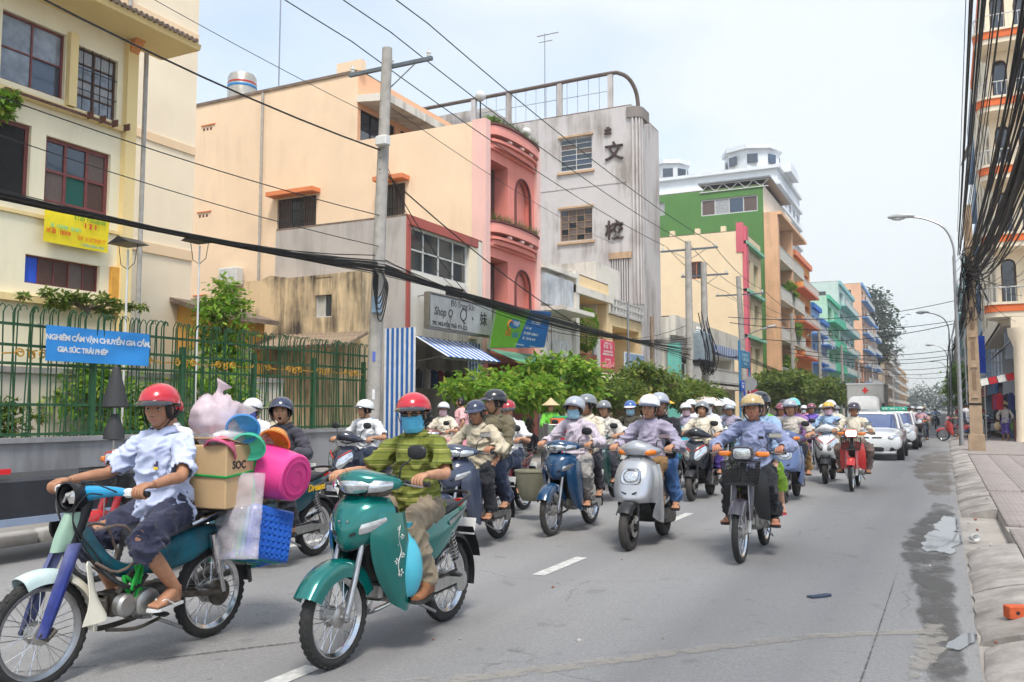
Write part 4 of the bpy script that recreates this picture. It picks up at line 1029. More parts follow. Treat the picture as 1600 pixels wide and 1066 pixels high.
# ---- right pavement: sloped kerb blocks, tiles, slabs
conc=mat('kerb_concrete',(.43,.39,.36),.9,0,.35,2.6,bump=.6,bscale=30,world_co=True,grime=.75,gcol=(.13,.11,.09),gr0=.2,gr1=.36)
conc2=mat('pavement_concrete',(.36,.325,.295),.92,0,.22,1.4,bump=.3,bscale=16,world_co=True,grime=.35,gcol=(.15,.13,.11))
right_pav=struct(put('right_pavement',MB().add([(ROADR,-12,-.004),(60,-12,-.004),(60,900,-.004),(ROADR,900,-.004)],[(0,1,2,3)]),mat('gutter_concrete',(.37,.335,.30),.92,0,.3,1.2,bump=.35,bscale=18,world_co=True,grime=.6,gcol=(.12,.105,.09))))
def tile_mat():
 m=bpy.data.materials.new('paving_tile'); m.use_nodes=True ; t,n,l=nodes_of(m); b=n['Principled BSDF']
 geo=n.new('ShaderNodeNewGeometry'); br=n.new('ShaderNodeTexBrick'); l(geo.outputs['Position'],br.inputs['Vector'])
 br.inputs['Scale'].default_value=1.; br.inputs['Brick Width'].default_value=.125; br.inputs['Row Height'].default_value=.0625; br.inputs['Mortar Size'].default_value=.005; br.offset=.5
 br.inputs['Color1'].default_value=(.43,.375,.35,1); br.inputs['Color2'].default_value=(.37,.325,.305,1); br.inputs['Mortar'].default_value=(.22,.185,.165,1)
 ns=n.new('ShaderNodeTexNoise'); ns.inputs['Scale'].default_value=3; ns.inputs['Detail'].default_value=6; l(geo.outputs['Position'],ns.inputs['Vector'])
 mx=n.new('ShaderNodeMixRGB'); mx.blend_type='MULTIPLY'; mx.inputs['Fac'].default_value=.5; l(br.outputs['Color'],mx.inputs['Color1']); l(ns.outputs['Fac'],mx.inputs['Color2'])
 mr=n.new('ShaderNodeMixRGB'); mr.blend_type='MIX'; mr.inputs['Fac'].default_value=.35; l(mx.outputs['Color'],mr.inputs['Color1']); l(br.outputs['Color'],mr.inputs['Color2'])
 l(mr.outputs['Color'],b.inputs['Base Color']); b.inputs['Roughness'].default_value=.88
 bp=n.new('ShaderNodeBump'); bp.inputs['Strength'].default_value=.6; bp.inputs['Distance'].default_value=.004; bp.invert=True ; l(br.outputs['Fac'],bp.inputs['Height']); l(bp.outputs['Normal'],b.inputs['Normal'])
 return m
tile_m=tile_mat()
def kerb_block(y0,y1,seed):
 r=random.Random(seed); rows=[]
 for q in np.linspace(0,1,7):
  y=y0+(y1-y0)*q; j=lambda a: r.uniform(-.6*a,.6*a)
  rows.append([(.60,y,-.05),(.60,y,.125),(.565+j(.006),y,.13+j(.004)),(.42+j(.01),y,.105+j(.01)),(.25+j(.012),y,.055+j(.01)),(.16+j(.035),y+j(.01),.016),(.15+j(.035),y,-.01)])
 return MB().loft(rows)
ky=3.2; i=0
while ky<62:
 ln=[2.9,1.6,2.2,3.0,1.9,2.5][i%6]; gap=[.16,.05,.34,.04,.22,.06][i%6]
 if not (11.35<ky+ln/2<12.2):
  put('kerb_block',kerb_block(ky,ky+ln,i),conc,right_pav,sharp=50)
 ky+=ln+gap; i+=1
tme=MB().rbox((0,0,0),(.494,.494,.06),.006).mesh('paving_tile',50); setm(tme,tile_m)
cnt=0
for iy in range(0,46):
 y=6.6+iy*.5
 if 11.45<y<12.05 or 16.2<y<16.7 or 7.1<y<7.6: continue  # broken strips across the pavement
 for ix in range(0,4):
  x=.86+ix*.5
  if y<8.4 and ix<2 and (iy+ix)%3==0: continue
  o=link('paving_tile',tme,right_pav,(x,y,.10+RNG.uniform(-.003,.003)),(RNG.uniform(-.006,.006),RNG.uniform(-.006,.006),0)); cnt+=1
struct(put('pavement_bed',MB().box((3.1,55,.045),(5.0,100,.09)),conc2,right_pav))
struct(put('pavement_slabs',MB().box((3.45,55,.06),(1.2,100,.12)).box((1.7,67,.061),(2.2,74,.122)),tile_m,right_pav))
far_k=MB().box((.37,480,.06),(.46,836,.12)); struct(put('far_kerb',far_k,conc,right_pav))
# ---- left pavement
left_pav=struct(put('left_pavement',MB().box((-30,440,.05),(41.6,900,.12)),mat('left_paving',(.33,.30,.275),.92,0,.25,1.1,bump=.25,bscale=14,world_co=True,grime=.4,gcol=(.14,.125,.11))))
for k in range(60):
 y=-2+k*1.52
 put('kerb_stone',MB().rbox((0,0,0),(.22,1.49,.26),.03),mat('pale_kerb',(.46,.44,.42),.9,0,.2,3,bump=.25,bscale=20,world_co=True),left_pav,(-9.1,y,.01+RNG.uniform(-.004,.004)),sharp=50) if k==0 else link('kerb_stone',bpy.data.objects['kerb_stone'].data,left_pav,(-9.1,y,.01+RNG.uniform(-.004,.004)))
struct(put('far_kerb',MB().box((-9.1,490,.0),(.22,800,.27)),MATS['pale_kerb'],left_pav))
# ------------------------------------------------------------------ buildings
glass_m=mat('window_glass',(.035,.042,.05),.06,0,.3,.7,coat=.5,spec=.8)
glass_b=mat('window_glass_blue',(.03,.05,.085),.05,0,.3,.9,coat=.6,spec=.9)
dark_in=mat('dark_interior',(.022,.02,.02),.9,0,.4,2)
wood_m=mat('brown_wood',(.10,.048,.034),.6,0,.35,8,bump=.2,bscale=30,stretch=(1,1,6))
redwood=mat('red_brown_frame',(.20,.05,.045),.5,0,.25,8)
shutter_m=mat('grey_brown_shutter',(.15,.11,.095),.7,0,.3,5,stretch=(8,8,1))
white_frame=mat('white_frame',(.62,.62,.60),.55,0,.15,6)
roof_m=mat('old_roof',(.23,.17,.13),.9,0,.4,3,bump=.3,bscale=20,world_co=True)
concg=wallm('weathered_concrete',(206,200,198),.7,(.2,.155,.12),.3,gr0=.23,gr1=.40)
white_old=wallm('old_white_wall',(234,228,216),.6,(.14,.125,.105),gr0=.24,gr1=.40)
leaf_wall=mat('creeper',(.05,.10,.02),.8,0,.5,6)
class Face:
 """wall plane: F faces +X at x=p, S faces -Y at y=p, R faces -X at x=p; u is the other horizontal axis"""
 def __init__(s,k,p): s.k,s.p=k,p
 def pt(s,u,z,d=0.):
  return {'F':(s.p+d,u,z),'S':(u,s.p-d,z),'R':(s.p-d,u,z)}[s.k]
 def box(s,mb,u0,u1,z0,z1,d0,d1,m=0):
  a=np.array(s.pt(u0,z0,d0)); b=np.array(s.pt(u1,z1,d1)); return mb.box((a+b)/2,np.abs(b-a),m)
 def rot(s): return {'F':(PI/2,0,PI/2),'S':(PI/2,0,0),'R':(PI/2,0,-PI/2)}[s.k]
def wall(mb,F,u0,u1,z0,z1,ops=(),depth=.22,m=0):
 """wall sheet with real openings and reveals"""
 us=sorted({u0,u1,*[q for o in ops for q in o[:2] if u0<q<u1]}); zs=sorted({z0,z1,*[q for o in ops for q in o[2:4] if z0<q<z1]})
 for a,b in zip(us,us[1:]):
  for c,d in zip(zs,zs[1:]):
   um,zm=(a+b)/2,(c+d)/2
   if any(o[0]<um<o[1] and o[2]<zm<o[3] for o in ops): continue
   mb.add([F.pt(a,c),F.pt(b,c),F.pt(b,d),F.pt(a,d)],[(0,1,2,3)],m)
 for o in ops:
  a,b,c,d=o[:4]; k=o[4] if len(o)>4 else depth
  mb.add([F.pt(a,c),F.pt(b,c),F.pt(b,d),F.pt(a,d),F.pt(a,c,-k),F.pt(b,c,-k),F.pt(b,d,-k),F.pt(a,d,-k)],[(0,1,5,4),(1,2,6,5),(2,3,7,6),(3,0,4,7)],m)
  if k>.5: mb.add([F.pt(a,c,-k),F.pt(b,c,-k),F.pt(b,d,-k),F.pt(a,d,-k)],[(0,1,2,3)],m)
 return mb
def window(par,F,u0,u1,z0,z1,nu=2,nz=2,fm=None,pm=None,inset=.12,fw=.05,name='window',grille=0,gm=None,label=None,paint_pane=None):
 """window > frame, pane (each), grille; sits in an opening"""
 fm=fm or wood_m; pm=pm or glass_m
 w=link(name,None,par,F.pt((u0+u1)/2,z0)); inv=np.array(w.location)
 if label: w['label']=label
 fr=MB()
 for a,b,c,d in ((u0,u1,z0,z0+fw),(u0,u1,z1-fw,z1),(u0,u0+fw,z0+fw,z1-fw),(u1-fw,u1,z0+fw,z1-fw)): F.box(fr,a,b,c,d,-inset-.03,-inset+.03)
 for i in range(1,nu): x=u0+(u1-u0)*i/nu; F.box(fr,x-fw*.4,x+fw*.4,z0+fw,z1-fw,-inset-.028,-inset+.026)
 for i in range(1,nz): x=z0+(z1-z0)*i/nz; F.box(fr,u0+fw,u1-fw,x-fw*.35,x+fw*.35,-inset-.026,-inset+.024)
 put('frame',xl(fr,-inv),fm,w)
 for i in range(nu):
  for j in range(nz):
   a,b=u0+(u1-u0)*i/nu,u0+(u1-u0)*(i+1)/nu; c,d=z0+(z1-z0)*j/nz,z0+(z1-z0)*(j+1)/nz
   mm=pm[(i*nz+j)%len(pm)] if isinstance(pm,list) else pm
   if paint_pane and (i,j) in paint_pane: mm=paint_pane[(i,j)]
   q=MB(); t=RNG.uniform(-.004,.004); F.box(q,a,b,c,d,-inset-.012+t,-inset-.006+t); put('pane',xl(q,-inv),mm,w)
 if grille:
  g=MB(); n=int((u1-u0)/grille)
  for i in range(1,n): x=u0+(u1-u0)*i/n; F.box(g,x-.008,x+.008,z0,z1,-.03,-.014)
  for k in (.33,.66): F.box(g,u0,u1,z0+(z1-z0)*k-.008,z0+(z1-z0)*k+.008,-.034,-.010)
  put('grille',xl(g,-inv),gm or black_metal,w)
 return w
def shell(par,x0,x1,y0,y1,z0,z1,m,faces='FS',fo=(),so=(),roofm=None,name='wall',parapet=0.,depth=.22,back=True):
 """hull of a building: street front, the wall facing the camera, plain back walls and a roof; walls are separate parts"""
 for k in faces:
  if k=='F': put('front_wall',wall(MB(),Face('F',x1),y0,y1,z0,z1,fo,depth),m[0] if isinstance(m,list) else m,par,smooth=False)
  if k=='R': put('front_wall',wall(MB(),Face('R',x0),y0,y1,z0,z1,fo,depth),m[0] if isinstance(m,list) else m,par,smooth=False)
  if k=='S': put('side_wall',wall(MB(),Face('S',y0),x0,x1,z0,z1,so,depth),m[-1] if isinstance(m,list) else m,par,smooth=False)
 if back:
  b=MB().add([(x0,y0,z0),(x0,y1,z0),(x0,y1,z1),(x0,y0,z1),(x1,y0,z0),(x1,y1,z0),(x1,y1,z1),(x1,y0,z1)],([(0,1,2,3)] if 'F' in faces else [(4,5,6,7)])+[(1,5,6,2)]+([] if 'S' in faces else [(0,4,7,3)]))
  put('back_wall',b,m[-1] if isinstance(m,list) else m,par,smooth=False)
 put('roof',MB().box(((x0+x1)/2,(y0+y1)/2,z1-parapet+.01),(x1-x0-.02,y1-y0-.02,.12)),roofm or roof_m,par)
def bands(par,F,lst,m,name='ledge'):
 for u0,u1,z0,z1,d in lst:
  b=MB(); F.box(b,u0,u1,z0,z1,-.02,d); put(name,b,m,par)
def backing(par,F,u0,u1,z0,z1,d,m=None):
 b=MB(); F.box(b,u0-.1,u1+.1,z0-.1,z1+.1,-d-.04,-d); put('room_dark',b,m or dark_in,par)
def sign_text(par,F,txt,u,z,d,size,m,bold=.0,shear=0.,space=1.):
 mb=text_mb(txt,size,'CENTER',bold,.003,space,shear)
 return put('lettering',mb,m,par,Vector(F.pt(u,z,d))-Vector(par.location),F.rot(),smooth=False)
# --- yellow house on the far left ------------------------------------------------
cream_y=wallm('cream_yellow_wall',(253,240,208),.2,(.45,.38,.25)); cream_p=wallm('cream_pink_wall',(252,234,206),.12,(.5,.42,.3)); trim_y=wallm('yellow_trim',(249,222,160),.2)
yh=thing('yellow_house','cream yellow house with dark wooden windows behind the green fence','house')
F=Face('F',-17.5)
ops=[(11.0,12.48,8.42,9.92),(12.72,13.86,8.34,9.82),(12.1,13.75,6.02,7.5),(10.2,11.75,5.9,7.6),(11.74,13.57,4.18,4.8),(9.2,10.7,8.4,9.9),(8,9.7,4.1,5.2)]
shell(yh,-26,-17.5,4,14.3,0,10.6,cream_y,'FS',ops)
for o in ops: backing(yh,F,*o[:4],.5)
curtain=mat('curtain_pale',(.42,.43,.44),.9,0,.35,6,stretch=(1,8,1)); pale_pane=mat('painted_reflection_pane',(.26,.29,.33),.12,0,.5,3,coat=.5); teal_cur=cloth('teal_curtain',(20,90,80))  # pale_pane: the sky's reflection is put into the pane colour
blue_pan=mat('blue_panel',srgb((40,90,215)),.6,0,.1)
window(yh,F,*ops[0],2,2,redwood,[pale_pane,pale_pane,glass_b,pale_pane]); window(yh,F,*ops[1],2,4,wood_m,[pale_pane,curtain,pale_pane,curtain],grille=.2)
window(yh,F,*ops[2],3,2,redwood,[shutter_m,glass_m,teal_cur,glass_m,wood_m,shutter_m],fw=.09); window(yh,F,*ops[3],2,1,redwood,[glass_m,dark_in],fw=.08)
window(yh,F,*ops[4],5,1,redwood,[blue_pan,wood_m,wood_m,shutter_m,wood_m],fw=.03); window(yh,F,*ops[5],2,3,redwood,[glass_b,glass_m]); window(yh,F,*ops[6],2,2,redwood,[dark_in])
bands(yh,F,[(4,14.3,8.12,8.26,.12),(4,14.3,5.62,5.7,.06),(4,14.2,3.75,3.9,.15)],trim_y)
bands(yh,F,[(14.02,14.32,.0,10.4,.16)],trim_y,'corner_pillar'); bands(yh,F,[(12.5,12.7,8.3,10,.14)],trim_y,'pillar')
put('eave',MB().prism([(-17.7,10.42),(-16.35,10.42),(-16.3,10.55),(-17.7,10.95)],3.5,15.3,0),trim_y,yh)
em=MB()
for k in range(78): em.tube([(-16.2,3.5+k*.15,10.56),(-18.5,3.5+k*.15,11.2)],.055,6)
put('roof_tiles',em,roof_m,yh)['kind']='stuff'
put('eave_bracket',MB().prism([(-17.5,9.9),(-17.1,10.42),(-17.5,10.42)],14.05,14.3),mat('bracket_orange',srgb((222,150,90)),.8),yh)
bk=MB()
for k in range(4): bk.box((-17.33,13.0+k*.33,8.2),(.3,.02,.16))
bk.box((-17.3,12.3,8.16),(.05,2.6,.05)); put('pipe_bracket',bk,mat('rusty_iron',(.16,.07,.05),.8,0,.4),yh)
put('wall_lamp_niche',MB().box((-17.45,13.98,4.45),(.12,.3,.75)),mat('ochre_niche',srgb((225,165,70)),.8),yh)
tw=thing('tall_cream_block','tall pale cream wall rising behind the yellow house','building')
shell(tw,-30,-20.5,2,19.1,0,19,cream_p,'FS'); bands(tw,Face('F',-20.5),[(2,19.1,12.9,13.15,.04),(2,19.1,9.3,9.55,.04),(2,19.1,6.0,6.3,.05),(2,19.1,16.2,16.4,.04)],wallm('cream_band',(244,214,176),.1),'band')
bn=thing('yellow_banner','yellow printed shop banner hanging on the cream yellow house','banner',(-17.3,12.8,5.1))
def ripple(q,amp,seed): return amp*(2*vnoise(q[:,:3]*np.array([1.6,3.5,0])+3,seed)-1+.5*np.sin(q[:,0]*2.2+q[:,1]*4))
def wavy(w,h,nx,nz,amp,seed=1,thick=.004):
 u,v=np.meshgrid(np.linspace(-w/2,w/2,nx),np.linspace(0,h,nz)); q=np.column_stack([u.ravel(),v.ravel(),0*u.ravel()])
 d=ripple(q,amp,seed)
 return MB().sheet(np.stack([u,d.reshape(u.shape),v],-1),1,1,thick,mirror=False)
FB=Face('F',0)
o=put('cloth',wavy(1.62,.78,14,8,.02),mat('banner_yellow',srgb((250,225,30)),.7,0,.08),bn,(0,0,0),(0,0,PI/2))
def strokes(W,h,seed,M=None):
 """a line of print too small to read: uneven letter-sized strokes in the XY plane"""
 r=random.Random(seed); x=-W/2; mb=MB()
 while x<W/2-h*.3:
  w=r.uniform(.3,.62)*h
  if r.random()<.16: x+=w; continue
  k=r.random(); hh=h*r.choice((1,1,.8,1.1))
  mb.box((x+.06*h,0,0),(.14*h,hh,.004))
  if k<.7: mb.box((x+w/2,hh*(.4 if k<.4 else -.42),0),(w*.8,.15*h,.004))
  if k>.3: mb.box((x+w*.82,0,0),(.13*h,hh*.9,.004))
  if r.random()<.25: mb.box((x+w/2,hh*.75,0),(.3*h,.12*h,.004))
  x+=w+.16*h
 return mb
for q,(z,y0,y1,c,h) in enumerate(((.66,-.1,.72,(40,160,60),.09),(.38,-.72,.15,(120,215,160),.08),(.26,-.76,-.15,(225,50,30),.09),(.22,.0,.72,(230,120,30),.09),(.07,.05,.7,(90,180,190),.05))):
 put('print_line',strokes(y1-y0,h,q+3),mat('banner_ink_%d_%d'%c[:2],srgb(c),.7,0,.05),bn,(.035,(y0+y1)/2,z),(PI/2,0,PI/2),smooth=False)
for k in range(3): put('lettering',text_mb('121'[k],.15,'CENTER',.006,.002),mat('banner_red',srgb((225,40,50)),.7),bn,(.035,.18+k*.13,.52),(PI/2,0,PI/2),smooth=False)
# --- peach and pink house -----------------------------------------------------------
peach=wallm('peach_wall',(248,220,188),.22,(.5,.36,.24)); pink=wallm('salmon_pink_wall',(238,148,134),.2,(.35,.15,.11)); pink_l=wallm('pale_pink_pilaster',(246,200,190),.15)
ph=thing('peach_house','peach walled house with salmon pink balconied street front','house')
FP,SP=Face('F',-14.5),Face('S',26.8)
so=[(-24.05,-22.05,8.55,10.0),(-18.8,-17.85,8.65,10.0),(-27.4,-26.6,4.6,5.6)]
fo=[(27.35,28.75,8.15,10.6,.7),(29.3,30.75,8.1,10.5,.25),(27.35,28.75,4.3,7.0,.7),(29.3,30.75,4.2,6.9,.25),(27.2,31.0,.1,3.3,2.5)]
put('side_wall',wall(wall(MB(),SP,-29.4,-20.1,0,14.75,[so[0],so[2]]),SP,-20.1,-14.5,0,11.9,[so[1]]),peach,ph,smooth=False)
put('front_wall',wall(MB(),FP,26.8,31.45,0,11.9,fo),pink,ph,smooth=False)
put('back_wall',MB().add([(-29.4,26.8,0),(-29.4,34.5,0),(-29.4,34.5,14.75),(-29.4,26.8,14.75),(-14.5,31.45,0),(-29.4,31.45,0),(-29.4,31.45,11.9),(-14.5,31.45,11.9)],[(0,1,2,3),(4,5,6,7)]),peach,ph,smooth=False)
put('roof',MB().box((-17.3,29.12,11.3),(5.5,4.5,.1)),roof_m,ph)
fpen=Face('F',-20.1); put('penthouse_wall',wall(MB(),fpen,26.8,34.5,11.3,14.75,[(27.0,29.4,12.0,13.25),(29.8,31.6,12.0,13.25)]),wallm('peach_deep',(246,190,150),.1),ph,smooth=False)
put('penthouse_roof',MB().box((-24.8,30.6,14.7),(9.3,7.7,.12)),roof_m,ph)
window(ph,fpen,27.0,29.4,12.0,13.25,3,1,black_metal,glass_b); window(ph,fpen,29.8,31.6,12.0,13.25,2,1,black_metal,glass_b); backing(ph,fpen,27,31.6,12,13.25,.4)
put('canopy',MB().prism([(-20.1,13.45),(-18.7,13.3),(-18.7,13.62),(-20.1,13.72)],26.75,34.2),white_old,ph)
put('parapet_step',MB().box((-20.55,26.95,14.95),(1.2,.3,.45)),peach,ph)
for u0,u1,z0,z1 in so[:2]:
 window(ph,SP,u0,u1,z0,z1,3 if u1-u0>1.5 else 2,1,shutter_m,[shutter_m,glass_m,shutter_m] if u1-u0>1.5 else [glass_m,shutter_m],grille=.11); backing(ph,SP,u0,u1,z0,z1,.4)
 bands(ph,SP,[(u0-.2,u1+.2,z1+.05,z1+.22,.5)],wallm('orange_hood',(232,140,90),.3),'window_hood')
backing(ph,SP,*so[2],.2)
for (u,z) in ((-28.3,13.5),(-28.4,9.7),(-28.5,6.1)):
 for k in range(3): vb=SP.box(MB(),u+k*.2,u+k*.2+.1,z,z+.1,-.01,.012); put('vent_hole',vb,mat('vent_dark',(.12,.06,.04),.9),ph)
 bands(ph,SP,[(u-.1,u+.7,z+.2,z+.24,.05)],MATS['orange_hood'],'vent_hood')
bands(ph,SP,[(-14.95,-14.5,0,11.95,.03)],pink_l,'corner_strip'); bands(ph,FP,[(26.78,27.15,3.4,11.95,.1),(31.1,31.46,3.4,12.1,.12)],pink_l,'pilaster')
def ell_plan(yc,hy,dep,n=18,x=-14.5):
 return [(x+dep*math.cos(t)**.7 if math.cos(t)>0 else x,yc+hy*math.sin(t)) for t in np.linspace(-PI/2,PI/2,n)]+[(x-.1,yc+hy),(x-.1,yc-hy)]
for z in (11.05,7.45):
 bl=link('balcony',None,ph,(0,0,0))
 for (dz,h,dp,hy,m_) in ((0,.16,.30,1.85,pink),(.18,.10,.42,1.92,pink),(.42,.34,.50,1.98,wallm('pink_balcony',(240,160,148),.35,(.25,.12,.1))),(.78,.07,.55,2.02,mat('maroon_trim',(.16,.05,.045),.8,0,.3))):
  put('balcony_tier',MB().prism(ell_plan(29.15,hy,dp),z+dz,z+dz+h,0,'z'),m_,bl)
 for k in range(3):
  t=-.6+k*.6; put('baluster_scroll',MB().ell((-14.5+.36*math.cos(t),29.15+1.6*math.sin(t),z+.34),(.13,.16,.1),10,6),pink_l,bl)
 gr=MB(); rg=random.Random(int(z))
 for k in range(420):
  t=rg.uniform(-1.3,1.3); r_=rg.uniform(.25,.5); p=np.array([-14.5+r_*math.cos(t),29.15+1.9*math.sin(t),z+.82]); d=np.array([rg.uniform(-.12,.2),rg.uniform(-.18,.18),rg.uniform(.12,.42)]); w=np.array([.0,.02,0])
  gr.add([p-w,p+w,p+d],[(0,1,2)])
 put('balcony_grass',gr,mat('grass_dry',(.14,.20,.045),.8,0,.5,8),bl)['kind']='stuff'
 put('floor_slab',MB().box((-15,29.1,z-.02),(1.2,3.9,.12)),pink,bl)
 put('globe_lamp',MB().lathe([(.05,0),(.03,.1),(.025,.5),(.05,.55)],10).ell((0,0,.72),(.2,.2,.2),14,10,1),[black_metal,white_paint],ph,(-14.9,31.2 if z>10 else 31.25,z+1.0)) if z>10 else None
put('globe_lamp',MB().lathe([(.05,0),(.03,.1),(.025,.8),(.05,.85)],10).ell((0,0,1.02),(.2,.2,.2),14,10,1),[black_metal,white_paint],ph,(-14.8,27.1,11.9))
for (a,b,c,d,*_),kind in zip(fo[:4],'dada'):
 z1=d
 if kind=='d':
  dr=link('door',None,ph); q=MB(); FP.box(q,a+.04,b-.04,c,d-.05,-.62,-.56); put('leaf',q,wood_m,dr); q=MB(); FP.box(q,a,b,c,d,-.66,-.63); put('dark_gap',q,dark_in,dr)
  for k in range(2): q=MB(); FP.box(q,a+.12+k*.62,a+.6+k*.62,c+.9,d-.3,-.56,-.54); put('pane',q,glass_m,dr)
 else:
# round-headed niche: an arch ring proud of the wall over a recessed panel
  q=MB(); FP.box(q,a,b,c,d,-.27,-.24); put('niche_back',q,pink,ph)
  yc=(a+b)/2; rr=(b-a)/2
  arc=[(-14.49,yc+(rr-.06)*math.cos(t),d-rr+(rr-.06)*math.sin(t) if 0<=t<=PI else c) for t in np.linspace(0,PI,14)]
  put('arch_moulding',MB().tube([(-14.47,b-.06,c)]+arc+[(-14.47,a+.06,c)],.05,6),mat('maroon_trim',(.16,.05,.045)),ph)
  sp=MB()
  for sgn in (1,-1):
   poly=[(yc+sgn*rr,d-rr),(yc+sgn*rr,d+.001),(yc,d+.001)]+[(yc+sgn*(rr-.03)*math.cos(t),d-rr+(rr-.03)*math.sin(t)) for t in np.linspace(PI/2,0,8)]
   sp.prism(poly if sgn>0 else poly[::-1],-14.7,-14.505,0,'x')
  put('arch_spandrel',sp,pink,ph)
rl=MB()
for z in (4.5,5.0): rl.tube([(-13.7,27.2,z),(-13.7,31,z)],.02,6)
for k in range(10): rl.tube([(-13.7,27.2+k*.42,4.1),(-13.7,27.2+k*.42,5.0)],.012,5)
put('balcony_rail',rl,mat('maroon_trim',(.16,.05,.045)),ph)
put('shop_front',MB().box((-16.9,29.1,1.7),(.1,3.7,3.2)),dark_in,ph)
# --- grey shop house with the jewellery sign ----------------------------------------------
sh=thing('grey_shop_house','small grey cement shop house with white gridded window above a jewellery sign','shop')
grey_c=wallm('grey_cement',(190,184,180),.55,(.13,.11,.10)); stain_w=wallm('stained_plaster',(232,206,166),1.,(.075,.058,.045),.5,gr0=.19,gr1=.33); brick_t=wallm('brick_red_trim',(176,92,82),.4)
FQ,SQ=Face('F',-14.5),Face('S',21.9)
shell(sh,-19.7,-14.5,21.9,26.75,0,7.38,[white_old,grey_c],'FS',[(22.05,25.75,5.72,7.12),(24.2,25.5,5.05,5.55,.3),(22.2,26.5,0,3.75,3.0)])
window(sh,FQ,22.05,25.75,5.72,7.12,4,2,white_frame,glass_m,fw=.07); backing(sh,FQ,22.05,25.75,5.72,7.12,.4); backing(sh,FQ,24.2,25.5,5.05,5.55,.1)
bands(sh,FQ,[(21.88,26.3,7.12,7.42,.08),(21.88,22.05,0,7.12,.05)],brick_t,'brick_band')
bands(sh,FQ,[(25.78,26.3,3.9,7.1,.04)],cream_p,'side_strip')
lw=thing('stained_wall','rain-streaked old plaster wall with a narrow window beside the grey shop house','wall')
put('wall',wall(MB(),Face('S',21.1),-20.2,-15.6,0,5.62,[(-17.35,-16.7,4.3,5.55)]),stain_w,lw,smooth=False)
put('wall_top',MB().prism([(-20.2,5.45),(-19.2,5.75),(-18.4,5.62),(-15.62,5.66),(-15.62,5.0),(-20.2,5.0)],21.12,21.88),stain_w,lw)
put('end_wall',wall(MB(),Face('F',-15.6),21.1,21.9,0,5.64),stain_w,lw,smooth=False)
window(lw,Face('S',21.1),-17.35,-16.7,4.3,5.55,2,1,white_frame,[mat('pale_curtain',(.55,.52,.46),.9),glass_m],fw=.04); backing(lw,Face('S',21.1),-17.35,-16.7,4.3,5.55,.4)
lr=link('lean_to_roof',None,lw)
for k in range(26):
 put('roof_tile',MB().tube([(-19.8+k*.18,21.0,3.75),(-19.8+k*.18,19.9,3.3)],.075,6),mat('clay_tile',(.30,.22,.15),.9,0,.4,4),lr) if k==0 else link('roof_tile',bpy.data.objects['roof_tile'].data,lr,(k*.18,0,0))
stripe_b=mat('stripe_blue',srgb((35,105,185)),.5,0,.12,5); stripe_w=mat('stripe_white',srgb((225,228,232)),.5,0,.12,5)
def corrugated(par,name,O,U,V,W,H,n,amp=.012,thick=.003,stripes=True):
 """corrugated sheet with painted stripes: U across the ribs, V along them"""
 O,U,V=[np.array(q,float) for q in (O,U,V)]; N=np.cross(U,V); mb=MB(); k=n*6
 P=[O+U*W*i/k+N*amp*math.sin(2*PI*i/6) for i in range(k+1)]
 for i in range(k):
  a,b=P[i],P[i+1]; m=int(i/6)%2 if stripes else 0
  mb.add([a,b,b+V*H,a+V*H,a-N*thick,b-N*thick,b+V*H-N*thick,a+V*H-N*thick],[(0,1,2,3),(7,6,5,4),(0,4,5,1),(3,2,6,7)],m)
 return put(name,mb,[stripe_w,stripe_b],par,smooth=False)
corrugated(sh,'shutter_panel',(-14.7,21.05,.2),(1,0,0),(0,0,1),1.1,3.65,13)
corrugated(sh,'side_panel',(-14.38,25.5,2.0),(0,1,0),(0,0,1),.95,1.75,9)
aw=thing('striped_awning','blue and white striped metal awning under the jewellery sign','awning',(0,0,0))
corrugated(aw,'sheet',(-14.45,22.3,3.72),(0,1,0),unit((1.1,0,-.62)),3.5,1.35,20)
q=MB()
for y in (22.4,25.7): q.tube([(-14.4,y,2.95),(-13.4,y,3.1)],.018,6).tube([(-14.4,y,3.65),(-13.35,y,3.06)],.018,6)
q.box((-13.42,24.0,3.02),(.04,3.5,.05)); put('bracket',q,steel,aw)
js=thing('jewellery_sign','grey shop sign lettered Shop Q above the striped awning','sign',(-14.0,24.35,3.98))
put('panel',MB().rbox((0,0,.52),(.16,4.05,1.02),.02),mat('sign_grey',srgb((176,178,180)),.45,.0,.3,1.6,grime=.5,gcol=(.12,.12,.12)),js)
put('frame',MB().box((.0,0,-.02),(.2,4.15,.06)).box((0,0,1.06),(.2,4.15,.05)).box((0,-2.06,.52),(.2,.06,1.02)).box((0,2.06,.52),(.2,.06,1.02)),steel,js)
ink=mat('sign_ink',(.035,.035,.04),.6,0,.2)
FJ=Face('F',-14.0)
for txt,y,z,sz,bo,sher in (('Đồ Trang Sức',24.35,4.83,.27,.0,0),('Shop Q',23.12,4.50,.36,.004,.2),('Q',24.35,4.52,.62,-.006,.15),('*',25.0,4.42,.3,0,0),('妹',25.75,4.50,.5,.006,0),('795  NGUYỄN TRÃI  P11. Q.5',23.55,4.12,.17,.005,0)):
 sign_text(js,FJ,txt,y,z,.084,sz,ink,bo,sher)
put('hanger',MB().tube([(-.5,-1.8,1.0),(0,-1.8,1.05)],.02,6).tube([(-.5,1.8,1.0),(0,1.8,1.05)],.02,6),steel,js)
